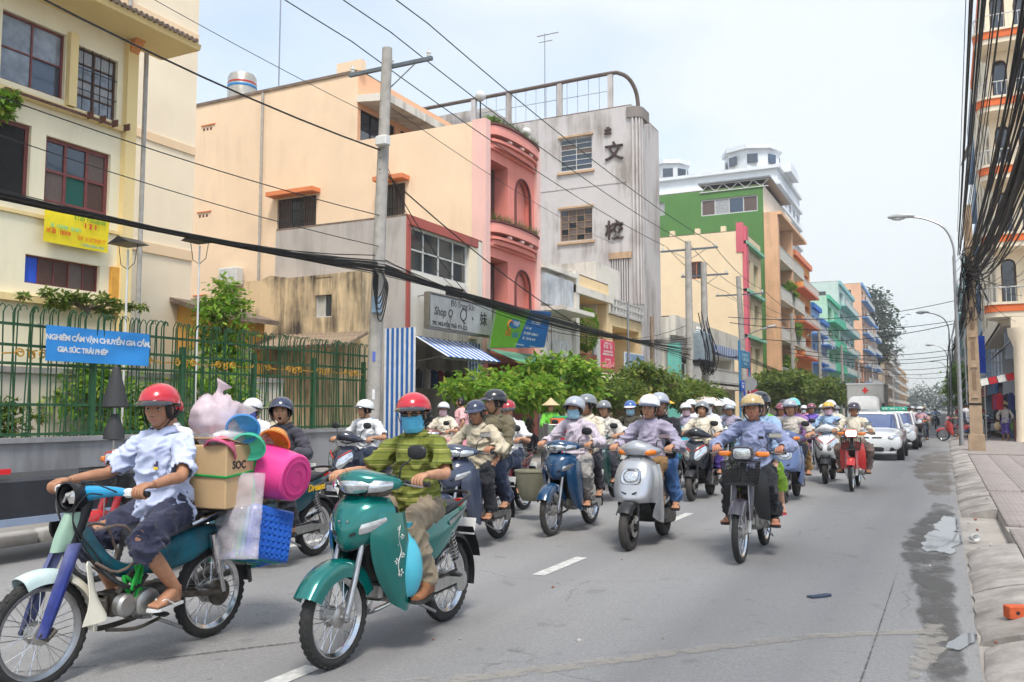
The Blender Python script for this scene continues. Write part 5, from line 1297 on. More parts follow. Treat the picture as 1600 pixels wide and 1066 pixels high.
# shop goods in the dark opening
for k in range(9):
 g=MB().loft([sup((0,0,0),.16,.05,12,2.2,'z'),sup((0,0,.5),.19,.06,12,2.2,'z'),sup((0,0,.62),.06,.04,12,2.2,'z')])
 c_=[(40,40,70),(90,30,40),(60,60,65),(150,140,130),(30,50,90),(120,40,50),(70,80,60),(40,42,48),(160,90,60)][k]
 tag(put('hanging_garment',g,cloth('garment%d'%k,c_),None,(-15.0,22.5+k*.45,2.15)),'garment hanging in the shop opening under the striped awning','garment','garments hanging in the jewellery shop opening')
# --- billboard and green awning in front of the pink house ----------------------------------
bb=thing('phone_billboard','green and blue billboard tilted over the green awning','billboard',(-13.6,27.75,3.70))
W_,H_=4.3,1.35
tilt=(R(4),R(14),0)
put('green_half',MB().prism([(-W_/2,0),(.1-.38,0),(.1+.38-.1,H_),(-W_/2,H_)],-.05,.05,0,'x'),mat('board_green',srgb((120,190,50)),.4,0,.12,2),bb,rot=tilt)
put('blue_half',MB().prism([(-.28,0),(W_/2,0),(W_/2,H_),(.38,H_)],-.05,.05,0,'x'),mat('board_blue',srgb((15,110,185)),.4,0,.12,2),bb,rot=tilt)
def onboard(par,txt,y,z,sz,m,d=.055,t=14,bold=.004):
 mb=text_mb(txt,sz,'CENTER',bold,.002); M=Matrix.Rotation(R(t),4,'Y')@Matrix.Translation((d,y,z))@Matrix.Rotation(PI/2,4,'Z')@Matrix.Rotation(PI/2,4,'X')
 o=put('lettering',mb,m,par,smooth=False); o.matrix_local=M
wht=mat('letter_white',(.8,.8,.8),.5,0,.03); org=mat('letter_orange',srgb((240,130,40)),.5,0,.05); lbl=mat('letter_blue',srgb((40,130,200)),.5,0,.05)
def onboard_mb(par,mb,y,z,m,d=.055,t=14):
 o=put('print_line',mb,m,par,smooth=False); o.matrix_local=Matrix.Rotation(R(t),4,'Y')@Matrix.Translation((d,y,z))@Matrix.Rotation(PI/2,4,'Z')@Matrix.Rotation(PI/2,4,'X')
onboard_mb(bb,MB().ell((0,0,0),(.42,.17,.004),24,5),-.72,.80,lbl,.052); onboard(bb,'VNP',-.62,.80,.24,wht,.062)
for y,z,w,h,m_ in ((-1.05,.45,.45,.2,org),(-.5,.42,.45,.18,lbl),(-.6,1.15,.8,.1,org),(.95,1.1,.75,.1,wht),(.95,.98,.75,.09,wht),(.4,.74,.55,.08,wht),(.75,.55,1.2,.09,wht),(.65,.36,1.05,.09,wht),(.0,.1,.7,.05,wht),(1.1,.1,.4,.05,wht)): onboard_mb(bb,strokes(w,h,int(y*50+z*90)),y,z,m_)
put('logo_arc',MB().tube([(.055,-1.0+.18*math.cos(t),.80+.15*math.sin(t)) for t in np.linspace(.6,5.0,14)],.028,6),org,bb,rot=tilt)
put('frame',MB().tube([(0,-W_/2,0),(0,W_/2,0),(0,W_/2,H_),(0,-W_/2,H_),(0,-W_/2,0)],.035,6),steel,bb,rot=tilt)
ga=thing('green_awning','plain green canvas awning below the green and blue billboard','awning')
put('canvas',MB().sheet([[(-14.45,26.9,3.65),(-14.45,29,3.62),(-14.45,31.5,3.65)],[(-13.3,26.9,3.2),(-13.3,29,3.12),(-13.3,31.5,3.2)],[(-12.5,26.9,2.85),(-12.5,29,2.78),(-12.5,31.5,2.85)],[(-12.48,26.9,2.65),(-12.48,29,2.6),(-12.48,31.5,2.65)]],4,4,.01,mirror=False),mat('awning_green',srgb((100,165,140)),.8,0,.12,2),ga)
put('frame',MB().tube([(-14.4,26.95,2.7),(-12.5,26.95,2.82)],.02,6).tube([(-14.4,31.4,2.7),(-12.5,31.4,2.82)],.02,6),steel,ga)
# --- low white houses -------------------------------------------------------------------
la=thing('low_white_house','low weathered white house between the pink house and the topiary balcony','house')
shell(la,-24,-14.5,31.5,35.0,0,7.25,white_old,'FS',[(31.9,34.6,0,3.2,2.5),(32.2,34.2,6.3,6.9)])
bands(la,FQ,[(31.5,34.9,5.45,5.62,1.1),(31.5,35,7.2,7.4,.3)],white_old,'ledge'); bands(la,FQ,[(31.6,34.6,5.75,7.0,.25)],mat('faded_board',srgb((190,195,200)),.7,0,.35,1.2,grime=.6),'faded_board')
lb=thing('balcony_house','low cream house with deep recessed balcony holding a round topiary','house')
cream2=wallm('cream_house',(244,216,168),.35,(.3,.22,.14))
shell(lb,-24,-14.5,35.05,39.7,0,7.5,[cream2,white_old],'FS',[(35.5,39.4,3.55,6.6,2.0),(35.4,39.4,0,3.0,2.5)])
bands(lb,FQ,[(35.0,39.75,6.6,6.95,.25),(35.0,35.4,0,7.55,.2)],white_old,'ledge')
window(lb,Face('F',-16.5),35.7,36.8,4.2,6.0,2,2,wood_m,glass_m,inset=-.05)
put('planter',MB().rbox((-14.3,36.2,3.75),(.5,1.4,.4),.03),mat('terracotta',(.30,.10,.065),.85,0,.3),lb)
lc=thing('lattice_house','low cream house with white lattice balustrade under the grey concrete tower','house')
shell(lc,-24,-14.5,39.75,44.75,0,6.1,[cream2,cream2],'FS',[(40.2,44.4,3.3,5.6,1.5),(40.1,44.4,0,2.9,2.5)])
put('attic_wall',MB().box((-17.5,41.0,7.4),(5,3.4,2.6)),white_old,lc)
lt=link('balustrade',None,lc)
for k in range(11): put('baluster',MB().box((-14.4,39.9+k*.47,6.55),(.08,.07,.62)),white_frame,lt)
for z in (6.2,6.55,6.9): put('rail',MB().box((-14.38,42.25,z),(.1,5,.07)),white_frame,lt)
sg=thing('pink_sign','pink and white upright shop sign on the cream balcony house','sign',(-14.2,38.2,3.4))
put('panel',MB().rbox((0,.35,.65),(.12,1.9,1.35),.02),mat('sign_pink',srgb((225,75,105)),.45,0,.1),sg); put('white_panel',MB().rbox((0,-1.05,.65),(.12,.85,1.35),.02),white_frame,sg)
for q,(z,w,h) in enumerate(((1.18,.9,.1),(1.02,1.1,.17),(.8,1.3,.09),(.66,1.4,.1),(.42,.8,.07))): put('print_line',strokes(w,h,q+20),wht,sg,(.065,.35,z),(PI/2,0,PI/2),smooth=False)
for k in range(8): put('skyline_bar',MB().box((.07,-.35+k*.2,.12+.06*(k%3)),(.01,.12,.16+.12*(k%3))),mat('skyline_pale',srgb((245,170,180)),.5),sg)
sb=thing('pale_blue_sign','pale blue glassy signboard at the corner of the lattice house','sign',(-14.2,42.6,3.3))
put('panel',MB().rbox((0,0,.5),(.14,3.0,1.0),.02),mat('sign_paleblue',srgb((150,175,205)),.3,0,.35,2),sb); put('frame',MB().tube([(0,-1.5,0),(0,1.5,0),(0,1.5,1.02),(0,-1.5,1.02),(0,-1.5,0)],.04,6),white_frame,sb)
ba=thing('beige_awning','long faded beige awning over the low shops left of the lattice house','awning')
put('canvas',MB().sheet([[(-14.45,35.3,3.3),(-14.45,40,3.25),(-14.45,44.4,3.3)],[(-13.0,35.3,2.8),(-13.0,40,2.75),(-13.0,44.4,2.8)],[(-12.9,35.3,2.6),(-12.9,40,2.55),(-12.9,44.4,2.6)]],4,4,.01,mirror=False),mat('awning_beige',srgb((190,190,150)),.85,0,.15),ba)
# --- grey concrete tower -------------------------------------------------------------------
gt=thing('concrete_tower','grey weathered concrete building with dark Chinese characters on its side','building')
ST=Face('S',44.8); tso=[(-19.25,-17.28,15.05,16.92),(-19.25,-17.3,11.0,12.8),(-16.2,-15.1,7.2,9.75,.35)]
shell(gt,-30,-14.95,44.8,50,0,18.3,concg,'S',so=tso)
put('curved_front',MB().prism([(-14.95+.45*math.sin(t),45.25-.45*math.cos(t)) for t in np.linspace(0,PI/2,9)]+[(-14.5,45.8),(-14.95,46.6),(-15.0,46.6),(-15.0,45.0)],0,17.9,0,'z'),concg,gt)
for k in range(4):
 t=.2+k*.36; put('fin',MB().box((-14.95+.5*math.sin(t),45.25-.5*math.cos(t),12.4),(.09,.12,10.4),rot=(0,0,t)),concg,gt)
put('fin_cap',MB().prism([(-14.95+.6*math.sin(t),45.25-.6*math.cos(t)) for t in np.linspace(0,PI/2,9)]+[(-14.35,46.2),(-15.2,46.2),(-15.2,44.7)],17.6,18.2,0,'z'),wallm('dark_concrete',(140,132,128),.7),gt)
bands(gt,ST,[(-24,-22.4,4,18.2,.02)],wallm('streaked_patch',(190,182,178),.9,(.13,.1,.08),gr0=.2,gr1=.34),'render_patch')
window(gt,ST,*tso[0],2,6,white_frame,[glass_m,glass_m,glass_b,glass_m,shutter_m],fw=.05); window(gt,ST,*tso[1],4,5,mat('rust_frame',(.35,.23,.14),.8,0,.2),[shutter_m,glass_m,shutter_m],fw=.05)
for o_ in tso[:2]: backing(gt,ST,*o_[:4],.4); bands(gt,ST,[(o_[0]-.15,o_[1]+.15,o_[2]-.2,o_[2]-.08,.12),(o_[0]-.1,o_[1]+.1,o_[3]+.06,o_[3]+.16,.1)],wallm('tan_sill',(205,170,135),.5),'sill')
for k in range(8): q=MB(); ST.box(q,-16.15+k*.14,-16.07+k*.14,7.2,9.75,-.25,.02); put('louvre',q,concg,gt)
bands(gt,ST,[(-16.3,-15.0,9.75,10.1,.08)],MATS['tan_sill'],'lintel'); bands(gt,ST,[(-20.9,-20.7,9,18.3,.06),(-30,-15.25,14.0,14.12,.03)],concg,'pilaster')
iron=mat('dark_iron_letter',(.06,.035,.03),.8,0,.3)
for t_,u,z,s_ in (('文',-15.95,15.75,1.12),('校',-15.98,11.3,1.12),('业',-16.3,17.0,.45)):
 mb=text_mb(t_,s_,'CENTER',.012,.05); put('character',mb,iron,gt,ST.pt(u,z,.06),ST.rot(),smooth=False)
rr_=link('roof_railing',None,gt)
xs=[-25,-22.6,-19.3,-16.2]
for x in xs: put('post',MB().box((x,44.95,19.3),(.28,.2,2.0)),concg,rr_)
put('top_rail',MB().tube([(-29,44.95,20.3),(-22,44.95,20.35),(-16.6,44.95,20.4),(-15.7,45.1,20.35),(-15.2,45.4,20.0),(-14.95,45.8,19.3),(-14.9,46.0,18.3)],.12,8,sub=4),mat('rail_brown',(.16,.12,.10),.8,0,.3),rr_)
for k in range(14): put('wire_post',MB().tube([(-24.8+k*.66,44.98,18.3),(-24.8+k*.66,44.98,20.3)],.018,4),steel,rr_)
put('mid_rail',MB().tube([(-25,44.98,19.4),(-16,44.98,19.4)],.018,4),steel,rr_)
put('roof_room',MB().box((-27,47.5,18.7),(5.5,4,2.4)),concg,gt)
# --- low awning house, cream, green houses --------------------------------------------------
def balcony_box(par,F,u0,u1,z,dep,m,rail=None,h=.95,bars=True,solid=False):
 b=link('balcony',None,par)
 q=MB(); F.box(q,u0,u1,z-.18,z,0,dep); put('slab',q,m,b)
 q=MB()
 if solid: F.box(q,u0,u1,z,z+h,dep-.1,dep-.002)
 else:
  F.box(q,u0,u1,z+h-.07,z+h,dep-.09,dep-.02); F.box(q,u0,u1,z+.06,z+.1,dep-.08,dep-.03)
  n=max(3,int((u1-u0)/.22))
  for k in range(n+1): u=u0+(u1-u0)*k/n; F.box(q,u-.018,u+.018,z,z+h,dep-.07,dep-.035)
  for u in (u0,u1-.05): F.box(q,u,u+.05,z+h-.07,z+h,0,dep-.09)
 put('railing',q,rail or m,b)
 return b
lo=thing('striped_awning_house','low white house with striped awning band and railed balcony behind the transformer poles','house')
shell(lo,-24,-14.5,50.2,68,0,7.0,white_old,'FS',[(51,67,3.3,5.2,1.2),(51,67,0,2.8,3)]); bands(lo,FQ,[(50.2,68,5.9,7.1,.35),(50.2,68,2.9,3.25,.9)],white_old,'fascia')
balcony_box(lo,FQ,50.4,67.8,3.3,.9,white_frame)
corrugated(lo,'awning_band',(-13.6,50.6,5.1),(0,1,0),(0,0,1),17,.75,60)
put('teal_post',MB().box((-14.2,50.1,2.6),(.7,.5,5.6)),wallm('teal_paint',(120,200,185),.3),lo)
for k in range(6): window(lo,Face('F',-15.7),51.4+k*2.6,53.4+k*2.6,3.4,5.1,2,1,white_frame,glass_m,inset=-.05)
ch=thing('cream_house','tall plain cream side-walled house with pink edge behind the poles','house')
cream3=wallm('plain_cream',(252,226,188),.1,(.5,.4,.3)); mint=wallm('mint_trim',(150,215,185),.2)
fo=[(73.2,75.2,z,z+2.2,.5) for z in (4.6,8.4,12.0)]+[(76.6,78.8,z,z+2.2,.5) for z in (4.6,8.4,12.0)]
so=[(-18.9,-17.9,12.5,14.0),(-18.9,-17.9,7.5,8.6)]
shell(ch,-34,-14.5,72,80,0,16.3,[wallm('pale_sand',(238,214,178),.2),cream3],'FS',fo,so); bands(ch,Face('F',-14.5),[(72,73,3.4,16.7,.3)],wallm('rose_edge',(225,110,125),.2),'edge_strip')
bands(ch,Face('S',72),[(-15,-14.4,14.5,17.0,.06)],MATS['rose_edge'],'edge_cap'); bands(ch,Face('F',-14.5),[(72,80,z,z+.25,.4) for z in (3.6,7.4,11.2,15.2)],mint,'floor_band')
for a,b,c,d,_ in fo:
 window(ch,Face('F',-14.95),a,b,c,d,2,1,mint,glass_m,inset=-.05)
for o_ in so: window(ch,Face('S',72),*o_,2,1,MATS['orange_hood'],[wood_m,glass_m]); backing(ch,Face('S',72),*o_,.3)
for k in range(3): put('chimney_post',MB().box((-20.5+k*2.2,72.3,16.6),(.4,.4,.5)),cream3,ch)
gh=thing('green_house','tall dark green walled building with roof terrace and steel truss','building')
green=wallm('leaf_green_wall',(92,138,74),.2,(.05,.1,.03)); pale=wallm('pale_front',(240,228,208),.25)
so=[(-20.4,-15.0,20.1,21.7,.8),(-25.6,-24.0,20.6,21.9,.5)]
fo=[(84+k*5,87.6+k*5,z,z+2.3,.9) for z in (4.6,8.4,12.2,16.0) for k in range(3)]
shell(gh,-34,-14.5,82,99,0,22.6,[pale,green],'FS',fo,so)
window(gh,Face('S',82),*so[0][:4],4,1,white_frame,[shutter_m,curtain,glass_b],fw=.12); window(gh,Face('S',82),*so[1][:4],1,1,white_frame,curtain)
tr=MB()
for z in (22.4,23.1): tr.tube([(-20.5,81.95,z),(-14.0,81.95,z)],.06,6)
for k in range(9): tr.tube([(-20.4+k*.72,81.95,22.4+.7*(k%2)),(-20.4+(k+1)*.72,81.95,22.4+.7*((k+1)%2))],.04,5)
put('roof_truss',tr,white_frame,gh); put('terrace_roof',MB().box((-17.2,88,23.25),(6.8,12.5,.15)),mat('grey_sheet',(.30,.31,.33),.6,.3,.2),gh)
for z in (4.3,8.1,11.9,15.7): balcony_box(gh,FQ,83,98.5,z,1.3,pale,white_frame,1.1)
bands(gh,FQ,[(82,98.8,19.6,19.9,1.6)],wallm('peach_eave',(240,190,150),.3),'eave'); bands(gh,FQ,[(82,82.8,3.5,19.6,1.25),(90.3,91,3.5,19.6,1.25)],MATS['peach_eave'],'pier')
for a,b,c,d,_ in fo: window(gh,Face('F',-15.35),a,b,c,d,2,1,wood_m,glass_m,inset=-.04)
hw=thing('white_hotel','white high-rise hotel with round roof pavilions behind the green building','hotel')
hwm=wallm('hotel_white',(236,240,244),.08,(.5,.5,.5)); Fh,Sh=Face('F',-22.5),Face('S',140)
fo=[(142+k*4.5,144.8+k*4.5,4+z*3.4,5.9+z*3.4) for k in range(5) for z in range(10)]
so=[(-44+k*4.2,-41.4+k*4.2,26+z*3.6,28+z*3.6) for k in range(5) for z in range(3)]
shell(hw,-46,-22.5,140,164,0,40.2,hwm,'FS',fo,so)
for o_ in so: window(hw,Sh,*o_[:4],2,1,white_frame,[glass_m,curtain])
for o_ in fo:
 q=MB(); Fh.box(q,*o_[:4],-.2,-.15); put('window_pane',q,glass_b,hw)
bands(hw,Sh,[(-46.5,-22,z,z+.5,.6) for z in (30.3,33.9,37.2,39.9)],hwm,'cornice'); bands(hw,Fh,[(140,164,z,z+.5,.5) for z in (30.3,33.9,37.2,39.9)],hwm,'cornice')
for x,y,z,r_ in ((-41.5,145,40.2,3.2),(-27.5,146,40.8,4.4)):
 put('roof_step',MB().box((x,y+2,z+.2),(r_*3.0,8,1.6)),hwm,hw)
 pv=link('roof_pavilion',None,hw,(x,y,z)); put('drum',MB().lathe([(r_,0),(r_,3.2),(r_*1.15,3.3),(r_*1.15,4.0),(r_*.6,4.4),(0,4.5)],8),hwm,pv)
 for k in range(8):
  t=k*PI/4+.2; put('pane',MB().box((r_*1.0*math.cos(t),r_*math.sin(t),1.7),(.12,1.7,1.5),rot=(0,0,t)),glass_b,pv)
# --- the coloured houses further down the street (left) and the right-hand row -----------------
def row_house(name,label,side,y0,y1,h,c,depth=14,accent=None,x=-14.5,balc=True,nfl=None,solid=False,signc=None,wide=None):
 t=thing(name,label,'house'); m=wallm('wall_%d_%d_%d'%c,c,.3,tuple(v*.45 for v in srgb(c))); am=wallm('acc_%d_%d_%d'%accent,accent,.2) if accent else m
 F_=Face('F' if side<0 else 'R',x); nf=nfl or max(2,int(round((h-3.4)/3.6))); fh=(h-3.9)/nf; w_=y1-y0
 n=wide or max(1,int(w_/3.6)); ops=[(y0+.3,y1-.3,0,3.0,2.0)]; wins=[]
 for k in range(nf):
  for i in range(n):
   a=y0+w_*(i+.18)/n; b=y0+w_*(i+.82)/n; z=3.7+k*fh+.15; wins.append((a,b,z,z+fh*.64)); ops.append(wins[-1]+(.6,))
 so_=[(x+side*(3+q*4),x+side*(3+q*4)+1.1,4.6+k*fh,6.0+k*fh) for k in range(1,nf) for q in range(2)]
 so_=[(min(a,b),max(a,b),c_,d_) for a,b,c_,d_ in so_]
 x0,x1=(x-depth,x) if side<0 else (x,x+depth)
 shell(t,x0,x1,y0,y1,0,h,m,('F' if side<0 else 'R')+'S',ops,so_ if depth>8 else [])
 Fi=Face(F_.k,x+(-.45 if side<0 else .45))
 for (a,b,z,z2) in wins: window(t,Fi,a,b,z,z2,2,1,am,[glass_m,glass_b,shutter_m][int(a*7+z)%3],inset=-.04,fw=.09)
 if depth>8:
  for o_ in so_: window(t,Face('S',y0),*o_,2,1,wood_m,glass_m)
 for k in range(nf):
  z=3.7+k*fh
  if balc: balcony_box(t,F_,y0+.15,y1-.15,z,1.1,am,white_frame if not solid else am,.95,solid=solid)
  else: bands(t,F_,[(y0,y1,z-.2,z,.3)],am,'ledge')
 bands(t,F_,[(y0,y1,h-.5,h+.1,.35)],am,'cornice')
 q=MB(); F_.box(q,y0+.2,y1-.2,2.6,3.4,.3,.45); s_=put('shop_board',q,mat('board_%d'%int(y0*10),srgb(signc or [(190,60,60),(60,110,170),(220,190,80),(70,140,100),(230,230,225)][int(y0)%5]),.5,0,.3,1.5),t)
 return t
row_house('orange_house','bright orange house with small square roof opening past the green building',-1,99.5,112.8,19.2,(242,165,85),accent=(236,140,100),wide=2)
row_house('blue_house','pale blue house with bright blue pilasters beyond the orange house',-1,113.2,121.5,14.8,(165,200,235),accent=(60,130,215),wide=2)
row_house('white_blue_house','narrow white and blue house between the pale blue and mint houses',-1,121.8,129.8,13.6,(215,225,238),accent=(70,130,200),wide=1)
row_house('mint_house','mint green balconied house with green eave',-1,130.2,146,17.8,(190,232,205),accent=(90,205,165),wide=2,solid=True)
row_house('pale_mint_house','taller pale mint house with arched balcony behind the mint green one',-1,146.4,172,22.0,(208,230,222),accent=(150,205,205),wide=3)
row_house('brick_house','low brown brick gabled house behind the ambulance truck',-1,172.5,190,10.5,(196,130,100),accent=(150,110,90),balc=False,wide=3)
row_house('peach_tower','peach coloured taller house with blue windows left of the tall far tree',-1,190.5,214,27.5,(248,196,160),accent=(120,170,225),wide=3)
row_house('white_peach_house','white and peach house with blue stripe near the far tree',-1,214.5,236,22.0,(240,205,180),accent=(60,140,215),wide=3)
row_house('tan_house','dull tan house far down the left side',-1,262,300,19,(205,180,150),accent=(170,150,130),wide=4)
row_house('grey_far_house','grey house at the far end of the left row',-1,300.5,345,21,(190,188,184),wide=4)
row_house('ochre_far_house','ochre end house of the far left row',-1,345.5,420,17,(214,182,140),wide=5)
# right-hand row
rb=thing('orange_balcony_house','white house with orange banded rounded balconies on the right','house')
ivory=wallm('ivory_wall',(242,226,200),.2,(.45,.38,.28)); orange_b=wallm('orange_band',(238,118,62),.25)
FR,SR=Face('R',2.5),Face('S',47.6); LV=(6.0,9.3,12.6,15.9,19.2)
fo=[(49+k*4.4,51.6+k*4.4,z+.4,z+2.9,.6) for z in LV for k in range(4)]; so=[(a,b,z+.25,z+2.75,.5) for z in LV for a,b in ((2.7,3.35),(3.7,5.0))]
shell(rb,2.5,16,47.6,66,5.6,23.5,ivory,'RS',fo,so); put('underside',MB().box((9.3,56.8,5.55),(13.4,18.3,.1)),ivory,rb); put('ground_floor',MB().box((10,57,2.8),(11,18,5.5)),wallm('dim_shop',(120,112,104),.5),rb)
for a,b,c,d,_ in fo: window(rb,Face('R',2.85),a,b,c,d,2,1,wood_m,glass_b,inset=-.04,fw=.1)
for a,b,c,d,_ in so:
 window(rb,Face('S',47.95),a,b,c,d,1,1,wood_m,glass_b,inset=-.04,fw=.08); q=MB(); uc,rr=(a+b)/2,(b-a)/2
 for sgn in (1,-1):
  poly=[(uc+sgn*rr,d-rr),(uc+sgn*rr,d+.001),(uc,d+.001)]+[(uc+sgn*(rr-.02)*math.cos(t),d-rr+(rr-.02)*math.sin(t)) for t in np.linspace(PI/2,0,8)]
  q.prism(poly,47.603,47.75,0,'y')
 put('arch_spandrel',q,ivory,rb)
def plan(e):
 r_=.6; x0,y0=1.95-e,46.3-e
 return [(8,y0)]+[(x0+r_-r_*math.sin(t),y0+r_-r_*math.cos(t)) for t in np.linspace(0,PI/2,7)]+[(x0+.1,47.9),(x0+.3,48.5),(2.55,48.9),(2.55,47.65),(8,47.65)]
for z in LV:
 b=link('balcony',None,rb)
 for nm,e,z0,z1,m_ in (('slab',0,z-.2,z+.05,ivory),('orange_band',.05,z+.051,z+.38,orange_b),('top_band',.1,z+.381,z+.5,ivory)): put(nm,MB().prism(plan(e)[::-1],z0,z1,0,'z'),m_,b)
 P=plan(.0)[:9]; rl=MB().tube([(x_,y_,z+1.2) for x_,y_ in P],.03,6)
 for x_,y_ in [(8-k*.2,46.3) for k in range(27)]+P[2:9]: rl.tube([(x_,y_,z+.5),(x_,y_,z+1.2)],.012,4)
 put('railing',rl,white_frame,b)
put('roof_slab',MB().box((9.2,56.6,23.6),(13.6,18.6,.4)),orange_b,rb)
cl_=thing('arcade_column','ivory column with flared capital at the right edge of the pavement','column',(2.95,42.0,.1)); put('shaft',MB().lathe([(.30,0),(.26,.3),(.24,4.0),(.42,4.5),(.45,4.8)],16),ivory,cl_); put('beam',MB().box((2.2,0,5.0),(5.0,.7,.5)),ivory,cl_)
dish=thing('satellite_dish','grey satellite dish on the upper wall of the orange balcony house','dish',(1.9,60.3,17.4)); put('bowl',MB().lathe([(0,0),(.4,.04),(.75,.16),(.76,.17),(.4,.06),(0,.02)],24),mat('dish_grey',(.5,.5,.5),.6),dish,rot=(0,R(-70),0)); put('arm',MB().tube([(0,0,0),(.5,0,-.1),(.75,0,0)],.03,6),steel,dish)
row_house('right_grey_house','grey-white narrow high house past the orange balcony house',1,66.6,80,27,(222,224,228),accent=(150,180,215),x=3.6,wide=3)
row_house('right_blue_house','bluish house far down the right-hand row',1,80.5,98,19,(176,196,216),accent=(120,150,190),x=3.6,wide=4)
row_house('right_cream_house','cream house in the middle of the far right-hand row',1,98.5,130,16,(228,216,196),x=3.6,wide=5)
row_house('right_teal_house','pale teal high house near the far end of the right-hand row',1,130.5,170,22,(170,205,205),x=3.4,wide=5)
row_house('right_end_house','dim grey house ending the right-hand row',1,170.5,330,16,(190,186,182),x=3.4,wide=8)
# ------------------------------------------------------------------ fence, yard, poles, wires, trees, stalls
fence_g=mat('fence_green',srgb((44,92,58)),.55,.1,.25,10); gold=mat('gold_scroll',srgb((214,160,50)),.5,.2,.2)
fc=thing('green_fence','tall green iron fence with gold scrolls along the left pavement','fence',(-13.5,5,0))
Y0,Y1=4.0,18.6
put('base_wall',MB().box((0,(Y0+Y1)/2-5,.5),(.35,Y1-Y0,.92)).box((.0,(Y0+Y1)/2-5,.97),(.46,Y1-Y0,.08)),wallm('base_cement',(150,150,152),.6,(.08,.08,.085)),fc)
put('ledge',MB().box((.55,(Y0+15)/2-5,.26),(.7,15-Y0,.42)),wallm('dark_plinth',(96,98,108),.6,(.05,.05,.055)),fc)
for z in (1.06,1.55,2.22,2.52,2.86): put('rail',MB().box((0,(Y0+Y1)/2-5,z),(.045,Y1-Y0,.045)),fence_g,fc)
bar=MB().tube([(0,0,1.0),(0,0,3.05),(.03,.0,3.12),(.08,0,3.17),(.13,0,3.14),(.14,0,3.08)],[.012,.012,.01,.009,.009,.008],5).mesh('bar'); setm(bar,fence_g)
nb_=int((Y1-Y0)/.075)
for k in range(nb_):
 y=Y0+k*.075; o=link('bar',bar,fc,(0,y-5,RNG.uniform(-.012,.012)),(0,RNG.uniform(-.05,.05),RNG.uniform(-.6,.6)))
post=MB().box((0,0,1.5),(.09,.09,2.4)).mesh('post'); setm(post,fence_g)
for k in range(8): link('post',post,fc,(.01,Y0+.4+k*2.0-5,0))
def scroll_mb():
 mb=MB()
 for s in (1,-1):
  P=[(0,s*(.5-.0),.0)]+[(0,s*(.20+(.03+.05*(1-t/9))*math.cos(t)),.02+(.02+.06*(1-t/9))*math.sin(t)) for t in np.linspace(0,9,26)]
  mb.tube(P,.014,5); mb.tube([(0,s*.06,-.05),(0,s*.02,.05),(0,s*.1,.08)],.014,5,sub=4)
 return mb.tube([(0,.06*math.cos(t),.06*math.sin(t)) for t in np.linspace(0,6.28,14)],.012,5)
scm=scroll_mb().mesh('scroll'); setm(scm,gold)
for k in range(13): link('scroll',scm,fc,(.03,Y0+.9+k*1.08-5,2.37))
# blue street banner tied to the fence
bnr=thing('blue_banner','blue cloth street banner with white Vietnamese lettering tied to the green fence','banner',(-13.36,10.42,2.28))
put('cloth',wavy(2.1,.60,28,10,.04,5),mat('banner_blue',srgb((52,150,228)),.75,0,.08,2),bnr,rot=(0,0,PI/2))
for txt,y,z,sz in (('NGHIÊM CẤM VẬN CHUYỂN GIA CẦM,',.0,.40,.128),('GIA SÚC TRÁI PHÉP',-.33,.20,.125)):
 mb=text_mb(txt,sz,'CENTER',.005,.002,.93); v=mb.verts(); v[:,2]+=.008-ripple(v+np.array([y,z,0]),.04,5); mb.v=[v]; put('lettering',mb,wht,bnr,(0,y,z),(PI/2,0,PI/2),smooth=False)
for y in (-1.05,1.05): put('tie',MB().tube([(0,y,.58),(-.15,y*1.04,.62)],.008,5),steel,bnr)
# yard behind the fence
yw_=thing('yard_wall','pale low yard wall seen through the green fence','wall'); put('wall',MB().box((-16.4,11,1.1),(.25,15,2.2)),wallm('yard_white',(226,214,196),.5),yw_); put('coping',MB().box((-16.4,11,2.25),(.4,15,.12)),conc,yw_)
gb=thing('gable_shed','ochre yellow shed with low gabled roof behind the green fence','shed'); och=wallm('ochre_wall',(236,180,92),.35)
put('gable_wall',MB().prism([(-24,0),(-18.9,0),(-18.9,4.2),(-20.9,4.75),(-24,4.6)],18.6,20.6),och,gb); put('lower_wall',MB().box((-20.8,18.5,1.6),(6.6,.16,3.2)),wallm('yard_plaster',(226,214,190),.5),gb); put('roof',MB().prism([(-18.4,4.06),(-20.9,4.78),(-24.2,4.62),(-24.2,4.74),(-20.9,4.92),(-18.4,4.2)],18.3,20.7),roof_m,gb)
for (y,x,h,lab) in ((12.2,-14.9,4.85,'thin white lamp post with flat square cap, nearer the blue banner'),(14.1,-14.9,5.25,'thin white lamp post with flat square cap, nearer the streaked wall')):
 lp=thing('yard_lamp',lab,'lamp post',(x,y,.1),group='flat-capped yard lamps behind the fence'); put('pole',MB().tube([(0,0,0),(0,0,1.2),(0,0,h-.2)],[.03,.024,.02],8),white_paint,lp); put('cap',MB().prism([(-.32,0),(.32,0),(0,.14)],-.26,.26),black_metal,lp,(0,0,h-.1))
 for s in (1,-1): put('hanger',MB().tube([(s*.28,0,h-.1),(s*.2,0,h-.5),(0,0,h-.62)],.008,5),black_metal,lp)
ac=thing('air_conditioner','white air conditioner on the peach side wall above the shed','air conditioner',(-26.2,26.5,6.6)); put('case',MB().rbox((0,0,.35),(1.0,.4,.7),.03),white_paint,ac); put('fan_grille',MB().lathe([(.28,0),(.28,.02),(.05,.03)],20,0,'y'),black_metal,ac,(-.15,-.21,.35)); put('bracket',MB().box((0,.0,-.04),(.9,.4,.05)),steel,ac)
